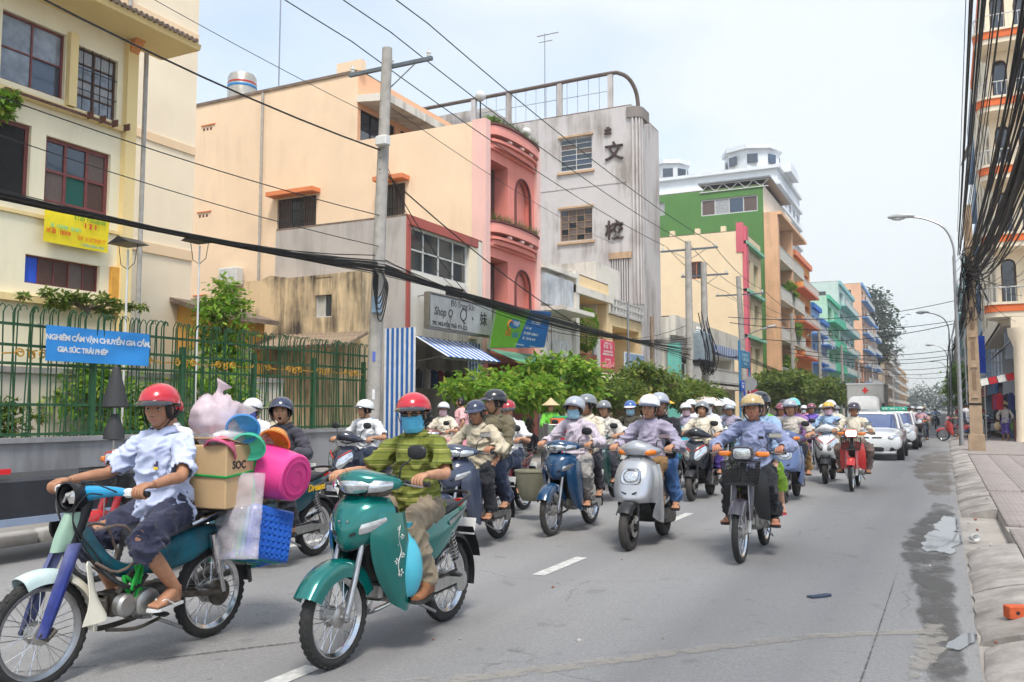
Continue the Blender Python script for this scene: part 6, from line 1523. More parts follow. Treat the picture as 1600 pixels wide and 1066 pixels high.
for x_,y_,z_,rz_,lab in ((-13.95,29.6,4.25,-PI/2*0+PI/2,'small air conditioner on the pink house above the billboard'),(-14.25,33.2,3.6,PI/2,'air conditioner on the low weathered white house'),(-20.6,44.5,8.6,0,'air conditioner on the side of the concrete tower')):
 a2=thing('air_conditioner',lab,'air conditioner',(x_,y_,z_),rz_)
 for c_ in ac.children: q=c_.copy(); COL.objects.link(q); q.parent=a2
for par_,x_,y_,z1_ in ((ph,-24.9,26.72,14.6),(yh,-17.42,14.6,10.3),(gt,-21.6,44.7,18.2),(tw,-20.42,16.5,18.5)): put('drain_pipe',MB().tube([(x_,y_,0),(x_,y_,z1_)],.055,8),mat('pipe_grey',(.45,.43,.40),.7,0,.25),par_)
tk=thing('water_tank','steel rooftop water tank with red and blue bands','water tank',(-27.2,27.9,14.75)); put('barrel',MB().lathe([(0,0),(.62,0),(.62,1.25),(.55,1.4),(.2,1.52),(0,1.54)],28),mat('tank_steel',(.55,.5,.42),.3,.7,.15),tk); put('red_band',MB().lathe([(.626,.95),(.63,.96),(.63,1.02),(.626,1.03)],28),red_lens,tk); put('blue_band',MB().lathe([(.626,.78),(.63,.79),(.63,.88),(.626,.89)],28),lbl,tk)
for (x,y,z,h,lab) in ((-25.2,28,14.7,5.5,'thin rooftop aerial mast above the peach house'),(-20.5,45.5,18.3,5.5,'rooftop aerial with crossbars on the concrete tower')):
 a_=thing('aerial',lab,'aerial',(x,y,z)); put('mast',MB().tube([(0,0,0),(0,0,h)],.03,5),steel,a_)
 if x>-22: put('crossbar',MB().tube([(-.5,0,h-.1),(.9,0,h-.1)],.03,5),steel,a_); put('crossbar',MB().tube([(-.4,0,h-.5),(.5,0,h-.5)],.025,5),steel,a_)
# ---- utility poles
pole_c=mat('pole_concrete',(.44,.415,.38),.9,0,.22,4,bump=.3,bscale=18,grime=.35,gcol=(.16,.14,.12)); pole_w=mat('pole_wood',(.30,.22,.155),.9,0,.3,6,bump=.35,bscale=20,stretch=(3,3,.4)); insul=mat('insulator_white',(.75,.74,.70),.2,0,.05,coat=.6)
def insulator(par,p): put('insulator',MB().lathe([(0,0),(.03,0),(.05,.03),(.05,.06),(.035,.08),(.06,.1),(.06,.13),(.03,.17),(.035,.2),(0,.22)],12),insul,par,p)
def pole(name,label,x,y,h,r0,r1,m,lean=(0,0),arm=None,square=False,z0=.1):
 p=thing(name,label,'utility pole',(x,y,z0),group='utility poles')
 if square:
  q=MB().loft([[(-r0,-r0,0),(r0,-r0,0),(r0,r0,0),(-r0,r0,0)],[(-r1+lean[0],-r1+lean[1],h),(r1+lean[0],-r1+lean[1],h),(r1+lean[0],r1+lean[1],h),(-r1+lean[0],r1+lean[1],h)]])
 else: q=MB().tube([(0,0,0),(lean[0]*.5,lean[1]*.5,h/2),(lean[0],lean[1],h)],[r0,(r0+r1)/2,r1],14)
 put('shaft',q,m,p)
 if arm:
  for az,w in arm:
   cx,cy=lean[0]*az/h,lean[1]*az/h
   put('cross_arm',MB().box((cx,cy+.14,az),(w,.09,.09)),mat('arm_steel',(.16,.19,.22),.6,.4,.2),p)
   for s in (-1,1): put('brace',MB().tube([(cx+s*w*.32,cy+.16,az),(cx,cy+.16,az-.55)],.018,5),steel,p)
   for s in (-.92,.05,.92): insulator(p,(cx+s*w/2,cy+.14,az+.045))
 return p
mp=pole('utility_pole','tall concrete utility pole with cross-arm in front of the streaked wall',-12.9,17.95,10.75,.19,.13,pole_c,(.25,.15),[(10.3,2.6)])
put('meter_box',MB().rbox((.2,-.1,4.0),(.22,.16,.42),.02),mat('box_bluegrey',srgb((150,180,205)),.5),mp); put('junction_box',MB().rbox((.32,-.1,8.2),(.34,.24,.26),.03),white_paint,mp)
for k,(z,c) in enumerate(((2.7,(90,110,190)),(2.2,(240,240,240)),(1.9,(80,190,130)),(1.75,(235,235,235)),(1.5,(225,200,210)),(1.3,(240,240,245)),(1.05,(150,170,220)),(.8,(240,238,230)))):
 put('poster_scrap',MB().sheet([[(.19*math.cos(t)+.004*math.cos(t),.19*math.sin(t)+.004*math.sin(t),zz) for t in np.linspace(-.9+.5*(k%3),-.2+.5*(k%3),5)] for zz in (z-.13,z+.12)],1,1,.002,mirror=False),mat('paper%d'%k,srgb(c),.9,0,.2),mp)
pole('utility_pole','concrete pole left of the transformer with wide cross-arm',-11.5,43.4,10.0,.22,.16,pole_c,(0,0),[(9.6,3.0)])
t2=pole('utility_pole','concrete pole right of the transformer, slightly shorter',-11.5,46.6,9.4,.22,.16,pole_c,(0,0),[(8.7,2.6)])
pole('utility_pole','leaning concrete pole beside the blue street board',-11.6,57.8,10.2,.24,.16,pole_c,(-.35,0),[(9.0,3.2)])
pole('utility_pole','short bare wooden post among the trees before the transformer',-11.8,38.0,5.6,.12,.1,pole_w)
pole('utility_pole','thin steel pole with short side arm before the lattice house',-12.6,37.0,6.2,.06,.05,steel)
for k,y in enumerate((76,94,116,140,168,200,240)): pole('utility_pole','utility pole down the left row, number %s from the leaning pole'%['first','second','third','fourth','fifth','sixth','seventh'][k],-11.3,y,9.5,.2,.14,pole_c,(0,0),[(9,2.4)])
tf=thing('transformer','grey transformer cabinet on a platform between two concrete poles','transformer',(-11.4,45,4.0)); put('cabinet',MB().rbox((0,.1,.75),(.9,1.5,1.5),.05),mat('cabinet_grey',srgb((155,170,180)),.5,.2,.2),tf); put('side_box',MB().rbox((0,1.2,.7),(.5,.5,1.1),.04),white_paint,tf); put('platform',MB().box((0,0,-.1),(.9,3.4,.18)),black_metal,tf)
for k in range(7): put('bushing',MB().lathe([(.06,0),(.09,.05),(.05,.1),(.08,.15),(.04,.3)],10),insul,tf,(0,-.5+k*.18,1.5))
for k in range(9):
 r_=random.Random(k); put('cable_loop',MB().tube([(.3,-1.3+k*.3,1.4+r_.uniform(0,1.2)),(.5+r_.uniform(0,.2),-1.4+k*.33,.3),(.45,-1.2+k*.3,-.5-r_.uniform(0,.3)),(.2,-1.0+k*.3,.1)],.03,5,sub=5),wire_mat,tf)
# right-hand square pole with steps, and the lamp pole
rp=thing('utility_pole','ochre notched square pole standing on the right pavement','utility pole',(.93,32.4,.1),group='utility poles')
ochp=mat('pole_ochre',(.40,.285,.185),.9,0,.25,4,bump=.3,bscale=16,grime=.4,gcol=(.18,.13,.09)); q=MB().loft([[(-.2,-.2,0),(.2,-.2,0),(.2,.2,0),(-.2,.2,0)],[(-.25,-.24,.0),(.25,-.24,0),(.25,.24,0),(-.25,.24,0)],[(-.24,-.23,.55),(.24,-.23,.55),(.24,.23,.55),(-.24,.23,.55)],[(-.19,-.18,.56),(.19,-.18,.56),(.19,.18,.56),(-.19,.18,.56)],[(-.12,-.12,8.2),(.12,-.12,8.2),(.12,.12,8.2),(-.12,.12,8.2)]]); put('shaft',q,ochp,rp)
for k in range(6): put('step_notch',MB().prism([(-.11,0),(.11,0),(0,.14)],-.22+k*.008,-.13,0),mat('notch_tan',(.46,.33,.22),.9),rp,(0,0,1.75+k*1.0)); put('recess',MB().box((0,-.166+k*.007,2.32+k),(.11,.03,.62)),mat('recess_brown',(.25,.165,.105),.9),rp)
put('strap_band',MB().box((.0,0,1.55),(.41,.38,.06)),black_metal,rp)
lm=thing('street_lamp','curved-arm street lamp on the right side, lamp head over the road','street lamp',(.55,36.6,.1),group='curved street lamps on the right')
def lamp_parts(t,h=8.4,a=1.45):
 put('post',MB().tube([(0,0,0),(0,0,4.5),(0,0,h-1.2)],[.09,.07,.055],10),steel,t)
 P=[(0,0,h-1.6),(-.02,0,h-.8),(-.3,0,h-.1),(-.9,0,h+.3),(-a,0,h+.45)]
 put('arm',MB().tube(P,.04,8,sub=5),steel,t)
 put('lamp_head',sloft([(-a+.15,0,h+.47,.05,.04),(-a-.05,0,h+.5,.13,.09),(-a-.5,0,h+.52,.16,.1),(-a-.75,0,h+.5,.1,.06),(-a-.82,0,h+.5,.04,.02)],14,2.4),mat('lamp_grey',(.52,.54,.54),.4,.2,.1),t)
 put('lens',sloft([(-a-.2,0,h+.42,.08,.03),(-a-.45,0,h+.41,.11,.07),(-a-.68,0,h+.42,.06,.03)],14,2.2),glass_lens,t)
lamp_parts(lm)
for k,y in enumerate((74,112,150)):
 l2=thing('street_lamp','smaller looking street lamp, %s beyond the nearest one on the right'%['first','second','third'][k],'street lamp',(.55,y,.1),group='curved street lamps on the right'); lamp_parts(l2)
sl=thing('street_lamp','pale street lamp on an arm from the leaning pole on the left','street lamp',(-11.7,57.5,6.0)); put('arm',MB().tube([(0,0,0),(.8,-.3,.5),(1.6,-.5,.7)],.04,8,sub=4),steel,sl); put('lamp_head',sloft([(1.4,-.5,.66,.05,.04),(1.8,-.5,.76,.16,.09),(2.3,-.5,.86,.1,.05)],12,2.3),MATS['lamp_grey'],sl)
# ---- wires
def wire(name,label,a,b,sag,r,group,m=None,n=12,jit=0.):
 a,b=np.array(a,float),np.array(b,float); P=[]
 for i in range(n+1):
  t=i/n; p=a+(b-a)*t; p[2]-=sag*4*t*(1-t)
  if jit and 0<i<n: p=p+RNG.uniform(-jit,jit,3)
  P.append(p-a)
 return tag(put(name,MB().tube(P,r,5),m or wire_mat,None,tuple(a)),label,'cable',group)
w3=mat('cable_green',(.015,.05,.045),.5,0,.2)
# three high lines on the cross-arms
tops=[(-12.9,17.95,11.1),(-11.5,43.4,9.95),(-11.6,57.8,9.35),(-11.3,76,9.3),(-11.3,94,9.3),(-11.3,116,9.3),(-11.3,140,9.3)]
offs=[(-1.2,0),(.06,0),(1.2,0)]
for dx in (-1.2,.06,1.2):
 wire('power_line','high power line running from overhead to the cross-arm of the tall concrete pole',(-12.7+dx*1.0,-4,12.2),(-12.65+dx,18.25,11.3),.25,.016,'high power lines over the left pavement',w3)
 for a,b in zip(tops,tops[1:]):
  wire('power_line','high power line strung between the left-hand cross-arms',(a[0]+(.25 if a[1]<20 else 0)+dx,a[1]+.2,a[2]+.2*(a[1]<20)),(b[0]+dx,b[1],b[2]),.35,.016,'high power lines between the left poles',w3)
# heavy black bundle on the left
rb_=random.Random(5)
for k in range(27):
 oz,ox=rb_.gauss(0,.16),rb_.uniform(-.15,.15); r_=rb_.choice((.008,.01,.013,.016,.022))
 wire('cable','black cable in the thick bundle slung along the left pavement',(-12.9+ox,-3,5.5+oz*3),(-12.65+ox,17.95,5.1+oz*.7),.55+oz*1.6,r_,'left cable bundle',jit=.01)
 wire('cable','black cable in the bundle running from the tall pole towards the transformer',(-12.65+ox,17.95,5.1+oz*.7),(-11.5+ox,43.4,4.7+oz*2.6),.45+oz*2.2,r_,'bundle to the transformer',jit=.01)
 if k<9:
  wire('cable','black cable in the bundle past the transformer to the leaning pole',(-11.5+ox,46.6,4.9+oz),(-11.7+ox,57.8,5.0+oz),.3+oz,r_,'bundle past the transformer')
  wire('cable','black cable in the far bundle along the left row',(-11.7+ox,57.8,5.0+oz),(-11.3+ox,140,5.2+oz*2),.9+oz,r_,'far left bundle')
for k in range(5): tag(put('cable_loop',MB().tube([(0,0,0),(.05,-.1,-.5-.12*k),(.22,-.12,-.75-.1*k),(.3,0,-.35),(.1,.1,0)],.016,5,sub=5),wire_mat,None,(-12.72+.03*k,17.75,5.0-.04*k)),'drooping cable loop on the tall concrete pole','cable','cable loops on the tall pole')
for k,(a,b,sag,r_) in enumerate([((-12.7,17.9,8.1),(-16,3,10.6),.5,.022),((-12.7,17.9,8.9),(-17,2,12.5),.35,.008),((-12.7,17.9,6.4),(-15.5,4,7.6),.3,.012),((-12.7,17.9,5.6),(-15.5,4,7.0),.3,.01),((-12.7,17.9,7.9),(-14.4,27.0,4.9),.5,.014),((-12.7,17.9,8.2),(-14.4,25.6,5.4),.9,.01),((-12.7,17.9,7.6),(-13.5,36.5,4.6),.4,.02),((-12.7,17.9,9.4),(-16,44.7,10.6),.3,.009)]):
 wire('cable',['heavy black service cable from the tall pole to the yellow house','thin high wire over the peach wall to the tall pole','thin wire above the left bundle','second thin wire just above the left bundle','service cable dropping from the tall pole to the pink balcony','slack wire from the tall pole to the gridded window','long cable from the tall pole past the balcony house','thin wire across the concrete tower'][k],a,b,sag,r_,None)
# right bundle: dozens of cables rising overhead from the ochre pole
rr=random.Random(9)
for k in range(54):
 ox,oz=rr.gauss(0,.15),rr.gauss(0,.30); r_=rr.choice((.009,.012,.016,.02))
 s0=.55+rr.uniform(-.2,.75)+(-.4 if k%5==0 else 0); wire('cable','black cable in the mass of cables rising over the right pavement',(1.47+ox*2.0,-6,6.15+oz*.95+s0*2.67),(.93+ox*.45,32.2,6.2+oz*.8),s0*2.16,r_,'cable mass on the right',n=20)
for k in range(18):
 ox,oz=rr.uniform(-.55,-.1),rr.uniform(-.3,1.7); s0=rr.uniform(.1,.5); wire('cable','loose cable hanging left of the right-hand cable mass',(1.08+ox*1.38,-6,7.1+oz*1.2+s0*2.26),(.8+ox*.4,32.3,6.7+oz*.5),s0*1.97,rr.choice((.007,.01,.012)),'loose cables on the right',n=18)
for k in range(10):
 oz=rr.uniform(-.8,.6); wire('cable','thin cable fanning from the ochre pole to the orange balcony house',(.95,32.4,6.0+oz),(4.2,38+k*1.5,7.5+rr.uniform(-2,4)),.5,.009,'fan of thin cables to the balconies')
for k in range(22):
 ox,oz=rr.gauss(0,.12),rr.gauss(0,.4); wire('cable','black cable of the right bundle running on down the street',(.93+ox,32.4,6.0+oz),(.7+ox,74,6.3+oz),.5+oz*.4,rr.choice((.01,.016,.022)),'right bundle down the street')
 if k<12: wire('cable','black cable of the far right bundle',(.7+ox,74,6.3+oz),(.7+ox,150,6.3+oz),.7,rr.choice((.014,.02,.026)),'far right bundle')
for k,(ya,yb,za,zb) in enumerate(((52,60,7.0,8.2),(52.4,66,6.7,7.5),(62,62.5,6.4,7.0),(74,80,6.5,6.4),(75,92,6.2,6.6),(96,96,6.8,6.5),(118,116,7.2,6.6),(140,140,7.4,6.9),(166,166,8,7))):
 wire('cable',['cable crossing the street just past the ochre pole','second cable crossing the street past the ochre pole','third street-crossing cable from the right','fourth cable crossing above the street','fifth cable crossing above the street','sixth cable crossing above the street','seventh street-crossing cable, far off','eighth street-crossing cable, far off','farthest cable crossing above the street'][k],(-11.4,ya,za),(.8,yb,zb),.55,.022+k*.002,None)
tp=thing('lattice_mast','thin steel lattice mast behind the ochre pole','mast',(.85,48,.1))
for dx,dy in ((-.18,-.18),(.18,-.18),(.18,.18),(-.18,.18)): put('leg',MB().tube([(dx,dy,0),(dx,dy,9)],.03,5),steel,tp)
q=MB()
for k in range(18): q.tube([(-.18,-.18,k*.5),(.18,-.18,k*.5+.5)],.015,4).tube([(.18,.18,k*.5),(.18,-.18,k*.5+.5)],.015,4)
put('lacing',q,steel,tp)
for k in range(16): tag(put('cable_loop',MB().tube([(rr.uniform(-.3,.3),rr.uniform(-.3,.3),rr.uniform(-.5,.9)),(rr.uniform(-.5,.5),rr.uniform(-.4,.2),rr.uniform(-1.6,0)),(rr.uniform(-.4,.5),rr.uniform(-.4,.2),rr.uniform(-2,-.5)),(rr.uniform(-.3,.3),0,rr.uniform(-.6,.6))],.014,5,sub=5),wire_mat,None,(.93,32.2,6.2)),'tangled cable loop on the ochre pole','cable','cable loops on the ochre pole')
# ---- trees
def leaf_mat(name,cols):
 m=bpy.data.materials.new(name); m.use_nodes=True ; t,n,l=nodes_of(m); b=n['Principled BSDF']; geo=n.new('ShaderNodeNewGeometry')
 rp_=n.new('ShaderNodeValToRGB'); l(geo.outputs['Random Per Island'],rp_.inputs['Fac']); el=rp_.color_ramp.elements
 el[0].position=0; el[1].position=1
 while len(el)<len(cols): el.new(.5)
 for i,c in enumerate(cols): el[i].position=i/(len(cols)-1); el[i].color=(*c,1)
 l(rp_.outputs['Color'],b.inputs['Base Color']); b.inputs['Roughness'].default_value=.55; b.inputs['Specular IOR Level'].default_value=.3
 tr_=n.new('ShaderNodeBsdfTranslucent'); l(rp_.outputs['Color'],tr_.inputs['Color']); mx=n.new('ShaderNodeMixShader'); mx.inputs['Fac'].default_value=.45
 l(b.outputs['BSDF'],mx.inputs[1]); l(tr_.outputs['BSDF'],mx.inputs[2]); l(mx.outputs['Shader'],n['Material Output'].inputs['Surface'])
 return m
lf_bright=leaf_mat('leaf_bright',[(.08,.19,.015),(.20,.38,.03),(.33,.52,.06),(.10,.26,.03),(.52,.56,.09)])
lf_dark=leaf_mat('leaf_olive',[(.06,.12,.02),(.14,.23,.035),(.24,.32,.055),(.08,.16,.03),(.38,.36,.10)])
lf_far=leaf_mat('leaf_far',[(.05,.08,.05),(.08,.12,.07),(.06,.10,.06)])
bark=mat('bark',(.16,.12,.09),.95,0,.35,8,bump=.5,bscale=24)
def leaf_cloud(pts,dirs,size,rs,droop=.25,fold_=.25):
 n=len(pts); a=rs.uniform(0,2*PI,n); el=rs.normal(-droop,.45,n)
 u=np.column_stack([np.cos(a)*np.cos(el),np.sin(a)*np.cos(el),np.sin(el)]); u=u+dirs*.7; u/=np.linalg.norm(u,axis=1)[:,None]
 w=np.cross(u,np.array([0,0,1.])+rs.normal(0,.35,(n,3))); w/=np.linalg.norm(w,axis=1)[:,None]+1e-9; up=np.cross(w,u)
 s=size*rs.uniform(.6,1.25,n)[:,None]
 v=np.stack([pts,pts+u*s*.45+w*s*.24+up*s*.05,pts+u*s,pts+u*s*.45-w*s*.24+up*s*.05],1).reshape(-1,3)
 f=[(4*i,4*i+1,4*i+2,4*i+3) for i in range(n)]
 return v,f
def tree(name,label,loc,trunk_h,rad,clumps,per,size,lm_,seed,group=None,tr=.11,flat=.55,droop=.25):
 t=thing(name,label,'tree',loc,0,group); rs=np.random.default_rng(seed)
 rx,ry,rz=rad; cz=trunk_h+rz*.75
 C_=[]
 while len(C_)<clumps:
  p=rs.uniform(-1,1,3); d=np.linalg.norm(p)
  if .35<d<1: C_.append(p*np.array([rx,ry,rz])*(1 if d>.6 else 1.1)+np.array([0,0,cz]))
 C_=np.array(C_)
 tm=MB().tube([(0,0,0),(.03,.05,trunk_h*.5),(0,0,trunk_h),(0,0,cz)],[tr*1.25,tr,tr*.85,tr*.5],10,sub=3)
 put('trunk',tm,bark,t)
 lb_=MB()
 for c in C_[:: max(1,clumps//16)]: lb_.tube([(0,0,trunk_h*.9),c*np.array([.45,.45,0])+np.array([0,0,trunk_h*.6+c[2]*.4+.1]),c],[tr*.5,tr*.28,tr*.08],6,sub=4)
 put('limbs',lb_,bark,t)
 P,D=[],[]
 for c in C_:
  k=int(per*rs.uniform(.5,1.5)); rr_=rs.uniform(.16,.34)*max(rx,rz)
  q=rs.normal(0,.5,(k,3))*np.array([rr_,rr_,rr_*flat]); P.append(c+q); D.append(q/(np.linalg.norm(q,axis=1)[:,None]+1e-6))
 v,f=leaf_cloud(np.concatenate(P),np.concatenate(D),size,rs,droop)
 put('crown',MB().add(v,f),lm_,t,smooth=False)
 return t
G_='street trees on the left pavement'
tree('street_tree','bright green street tree with drooping leaves in front of the jewellery shop',(-11.2,22.0,.1),1.6,(1.4,2.0,.42),55,70,.27,lf_bright,1,G_,.08)
tree('street_tree','bright yellow-green street tree, tallest in front of the green awning',(-11.0,25.6,.1),1.6,(1.4,2.1,.78),62,75,.28,lf_bright,2,G_,.09)
tree('street_tree','green street tree under the pink sign',(-11.3,30.0,.1),1.55,(1.4,2.2,.5),50,70,.24,lf_dark,3,G_,.09)
tree('street_tree','olive street tree in front of the pale blue sign',(-11.3,35.0,.1),1.7,(1.5,2.5,.85),62,75,.26,lf_dark,4,G_)
tree('street_tree','olive green street tree under the transformer',(-11.2,42.5,.1),1.6,(1.5,3.2,.65),62,75,.28,lf_dark,5,G_)
tree('street_tree','dark olive street tree right of the blue street board, nearest',(-11.0,69,.1),2.0,(2.2,4.5,1.35),70,90,.4,lf_dark,6,G_)
tree('street_tree','dark olive street tree right of the blue street board, middle',(-11.0,80,.1),2.1,(2.2,5.0,1.5),60,90,.45,lf_dark,7,G_)
tree('street_tree','dark olive street tree right of the blue street board, farthest, beside the ambulance truck',(-11.0,95,.1),2.0,(2.2,7.0,1.6),60,90,.5,lf_dark,8,G_)
tree('tall_tree','tall hazy tree rising above the far left houses',(-18,247,0),14,(7,7,11),80,60,1.5,lf_far,9,None,.8)
tree('roadside_tree','round green tree far down the right pavement',(2.0,118,.1),2.2,(1.8,3,3.0),60,80,.5,lf_bright,10,None,.2)
for k,(x,y,h,r_,sz,lab) in enumerate(((-15.6,15.2,.5,(.9,1.5,1.25),.2,'yellow-green shrub behind the fence by the streaked wall'),(-15.8,12.6,.4,(.9,1.3,1.2),.2,'leafy shrub behind the fence under the taller lamp post'),(-15.4,9.4,.3,(.8,1.5,.8),.17,'dark green bush behind the fence under the blue banner'),(-17.2,17.2,2.6,(.5,.7,1.3),.2,'thin sapling in front of the streaked wall'),(-15.6,6.9,.3,(.8,1.4,.9),.17,'bush behind the fence at the far left edge'))):
 tree('shrub',lab,(x,y,.1),h,r_,45,60,sz,lf_bright if k in (0,1,3) else lf_dark,20+k,'shrubs in the yard',.05)
tree('creeper','straggling creeper along the ledge of the yellow house',(-16.9,12.8,3.6),.05,(.3,1.6,.25),30,40,.15,lf_dark,31,None,.03)
tp_=thing('topiary','clipped upright green topiary on the recessed balcony','plant',(-14.3,36.2,3.9)); rs=np.random.default_rng(3); a=rs.normal(0,1,(3600,3)); a/=np.linalg.norm(a,axis=1)[:,None]; v,f=leaf_cloud(a*np.array([.55,.62,.98])*rs.uniform(.85,1.0,(3600,1))+np.array([0,0,1.15]),a,.12,rs,0.); put('crown',MB().add(v,f),lf_bright,tp_,smooth=False); put('stem',MB().tube([(0,0,0),(0,0,.9)],.04,6),bark,tp_)
for k,(x,y,z,lab) in enumerate(((-13.6,90,12.6,'clump of green plants on an upper balcony of the green building'),(-13.6,93,8.8,'spiky green plants on a middle balcony of the green building'),(-13.6,88,5.0,'spiky green plants on a low balcony of the green building'),(-17.3,10.7,7.4,'bright green hanging plant on the yellow house at the left edge'),(-24,45.5,18.5,'small weedy bush on the roof of the concrete tower'))):
 tree('balcony_plant',lab,(x,y,z),.1,(.7,1.6,.9) if k<3 else (.4,.6,.4),26,60,.35 if k<3 else .18,lf_bright,40+k,None,.03)
far_w=tree('far_trees','hazy grey-green trees closing the far end of the street',(-4,520,0),2,(22,6,7),70,50,1.8,lf_far,50,None,.5)
# ---- street boards and stall furniture on the left
bs=thing('street_board','blue overhead street board on two blue posts at the left kerb','sign',(-10.6,52.4,.1)); bpm=mat('post_blue',srgb((60,130,175)),.5,.1,.15)
for y in (-1.3,1.5): put('post',MB().tube([(0,y,0),(0,y,5.4 if y<0 else 4.9)],.07,8),bpm,bs)
put('panel',MB().rbox((0,.1,4.35),(.12,2.7,1.05),.03),mat('board_dullblue',srgb((70,135,175)),.5,0,.25),bs)
for q,(z,w,h) in enumerate(((4.6,1.7,.2),(4.35,1.9,.22),(4.08,.9,.16))): put('print_line',strokes(w,h,q+60),mat('board_pale',srgb((165,205,225)),.6),bs,(.07,.1,z),(PI/2,0,PI/2),smooth=False)
s2=thing('blue_sign','small bright blue street sign with white print below the street board','sign',(-10.5,51.0,2.5)); put('panel',MB().rbox((0,.4,.35),(.05,1.1,.62),.02),mat('sign_royal',srgb((25,85,200)),.4),s2); put('panel_low',MB().rbox((0,.85,-.1),(.05,.5,.3),.02),MATS['sign_royal'],s2)
for q,(z,w,h) in enumerate(((.5,.6,.1),(.3,.8,.16))): put('print_line',strokes(w,h,q+70),wht,s2,(.03,.4,z),(PI/2,0,PI/2),smooth=False)
rs_=thing('round_sign','back of a round grey traffic sign on a red and white post','sign',(-10.3,52.5,.1)); put('disc',MB().lathe([(0,0),(.42,0),(.42,.02),(0,.025)],28,0,'y'),mat('sign_back',(.42,.42,.42),.5,.5,.15),rs_,(0,-.05,2.9))
for k in range(8): put('post_band',MB().tube([(0,0,k*.4),(0,0,k*.4+.4)],.045,8),[white_paint,mat('sign_red',srgb((200,30,35)),.5)][k%2],rs_)
ro=thing('red_oil_drum','dark red round waste drum hung on the blue post','drum',(-10.4,53.8,1.9)); put('drum',MB().lathe([(0,0),(.3,0),(.32,.05),(.32,.75),(.3,.8),(0,.8)],18),mat('drum_red',srgb((150,40,60)),.6),ro)
um=thing('orange_umbrella','orange and yellow market umbrella under the trees on the left','umbrella',(-10.2,32.5,.1)); put('pole',MB().tube([(0,0,0),(0,0,2.2)],.02,6),steel,um)
for k in range(8):
 a0,a1=k*PI/4,(k+1)*PI/4; put('panel',MB().add([(0,0,2.0),(1.0*math.cos(a0),1.0*math.sin(a0),1.6),(1.0*math.cos(a1),1.0*math.sin(a1),1.6),(.5*math.cos((a0+a1)/2),.5*math.sin((a0+a1)/2),1.87)],[(0,1,3),(1,2,3),(2,0,3)]),cloth('umb_%d'%(k%2),[(240,150,30),(235,190,40)][k%2]),um)
for k,(x,y,lab) in enumerate(((-10.0,40.5,'pale flowered sheet parasol behind the open-faced helmet rider'),(-9.9,42.8,'white translucent parasol beside the flowered one'))):
 u2=thing('parasol',lab,'umbrella',(x,y,.1)); put('pole',MB().tube([(0,0,0),(0,0,1.9)],.02,6),steel,u2); put('canopy',MB().lathe([(0,2.0),(.4,1.93),(.72,1.75),(.84,1.55),(.83,1.55),(.4,1.91),(0,1.98)],16),cloth('parasol%d'%k,[(232,214,210),(222,232,236)][k]),u2)
# black umbrella folded on a stand by the fence, hanging bag
fu=thing('folded_umbrella','black folded market umbrella standing by the green fence','umbrella',(-11.9,9.6,.1)); put('canopy',MB().lathe([(.0,2.08),(.05,2.04),(.14,1.7),(.2,1.42),(.17,1.40),(.02,1.7)],18),mat('umb_black',(.035,.037,.04),.7,0,.2),fu); put('pole',MB().tube([(0,0,0),(0,0,2.05)],.02,6),steel,fu); put('valance',MB().lathe([(.05,1.3),(.15,1.05),(.16,.9),(.05,.88)],14),MATS['umb_black'],fu)
# ---- right-hand stall row
st=thing('market_awning','long grey market awning with scalloped white and red edge on the right','awning',(3.0,47,0))
put('canvas',MB().sheet([[(-1.5,-4.5,2.75),(-1.5,0,2.68),(-1.5,6,2.75)],[(0,-4.5,3.05),(0,0,2.98),(0,6,3.05)],[(1.3,-4.5,3.3),(1.3,0,3.25),(1.3,6,3.3)]],4,4,.012,mirror=False),mat('canvas_grey',srgb((165,165,160)),.85,0,.15),st)
for k in range(19): put('scallop',MB().add([(-1.5,-4.5+k*.55,2.74),(-1.5,-3.97+k*.55,2.74),(-1.5,-4.0+k*.55,2.5),(-1.5,-4.23+k*.55,2.38),(-1.5,-4.47+k*.55,2.5),(-1.48,-4.5+k*.55,2.74),(-1.48,-3.97+k*.55,2.74),(-1.48,-4.0+k*.55,2.5),(-1.48,-4.23+k*.55,2.38),(-1.48,-4.47+k*.55,2.5)],[(0,1,2,3,4),(9,8,7,6,5),(2,1,6,7),(0,4,9,5),(3,2,7,8),(4,3,8,9)]),cloth('scal%d'%(k%2),[(235,232,225),(190,40,50)][k%2]),st)
for k in range(9): put('front_scallop',MB().box((-1.4+k*.33,-4.52,2.66+k*.066),(.3,.015,.3),rot=(0,-.22,0)),cloth('scal%d'%(k%2),(235,232,225)),st)
for y in (-4.4,5.8): put('post',MB().tube([(-1.4,y,.1),(-1.4,y,2.75)],.03,6),steel,st)
rs2=thing('roller_shutter_hood','grey corrugated hood sheet over the right-hand market stalls','awning',(3.4,52,0)); corrugated(rs2,'sheet',(-.9,-6,4.3),(0,1,0),unit((.75,0,.66)),12,1.6,40,stripes=False); rs2.children[0].material_slots[0].material=mat('sheet_grey',srgb((130,132,140)),.5,.4,.2)
bt_=thing('blue_tarpaulin','bright blue tarpaulin hanging high behind the ochre pole','tarpaulin',(1.9,58.0,3.6)); put('sheet',wavy(.8,2.2,8,12,.05,3),mat('tarp_blue',srgb((25,80,215)),.6,0,.15),bt_)
vs=thing('hanging_sign','tall narrow pale vertical sign hung by the right-hand stalls','sign',(3.3,50,4.0)); put('panel',MB().rbox((0,0,1.6),(.9,.12,3.2),.02),mat('sign_cool',srgb((190,200,215)),.5,0,.25),vs); put('bracket',MB().box((.7,0,2.9),(.7,.05,.05)),steel,vs)
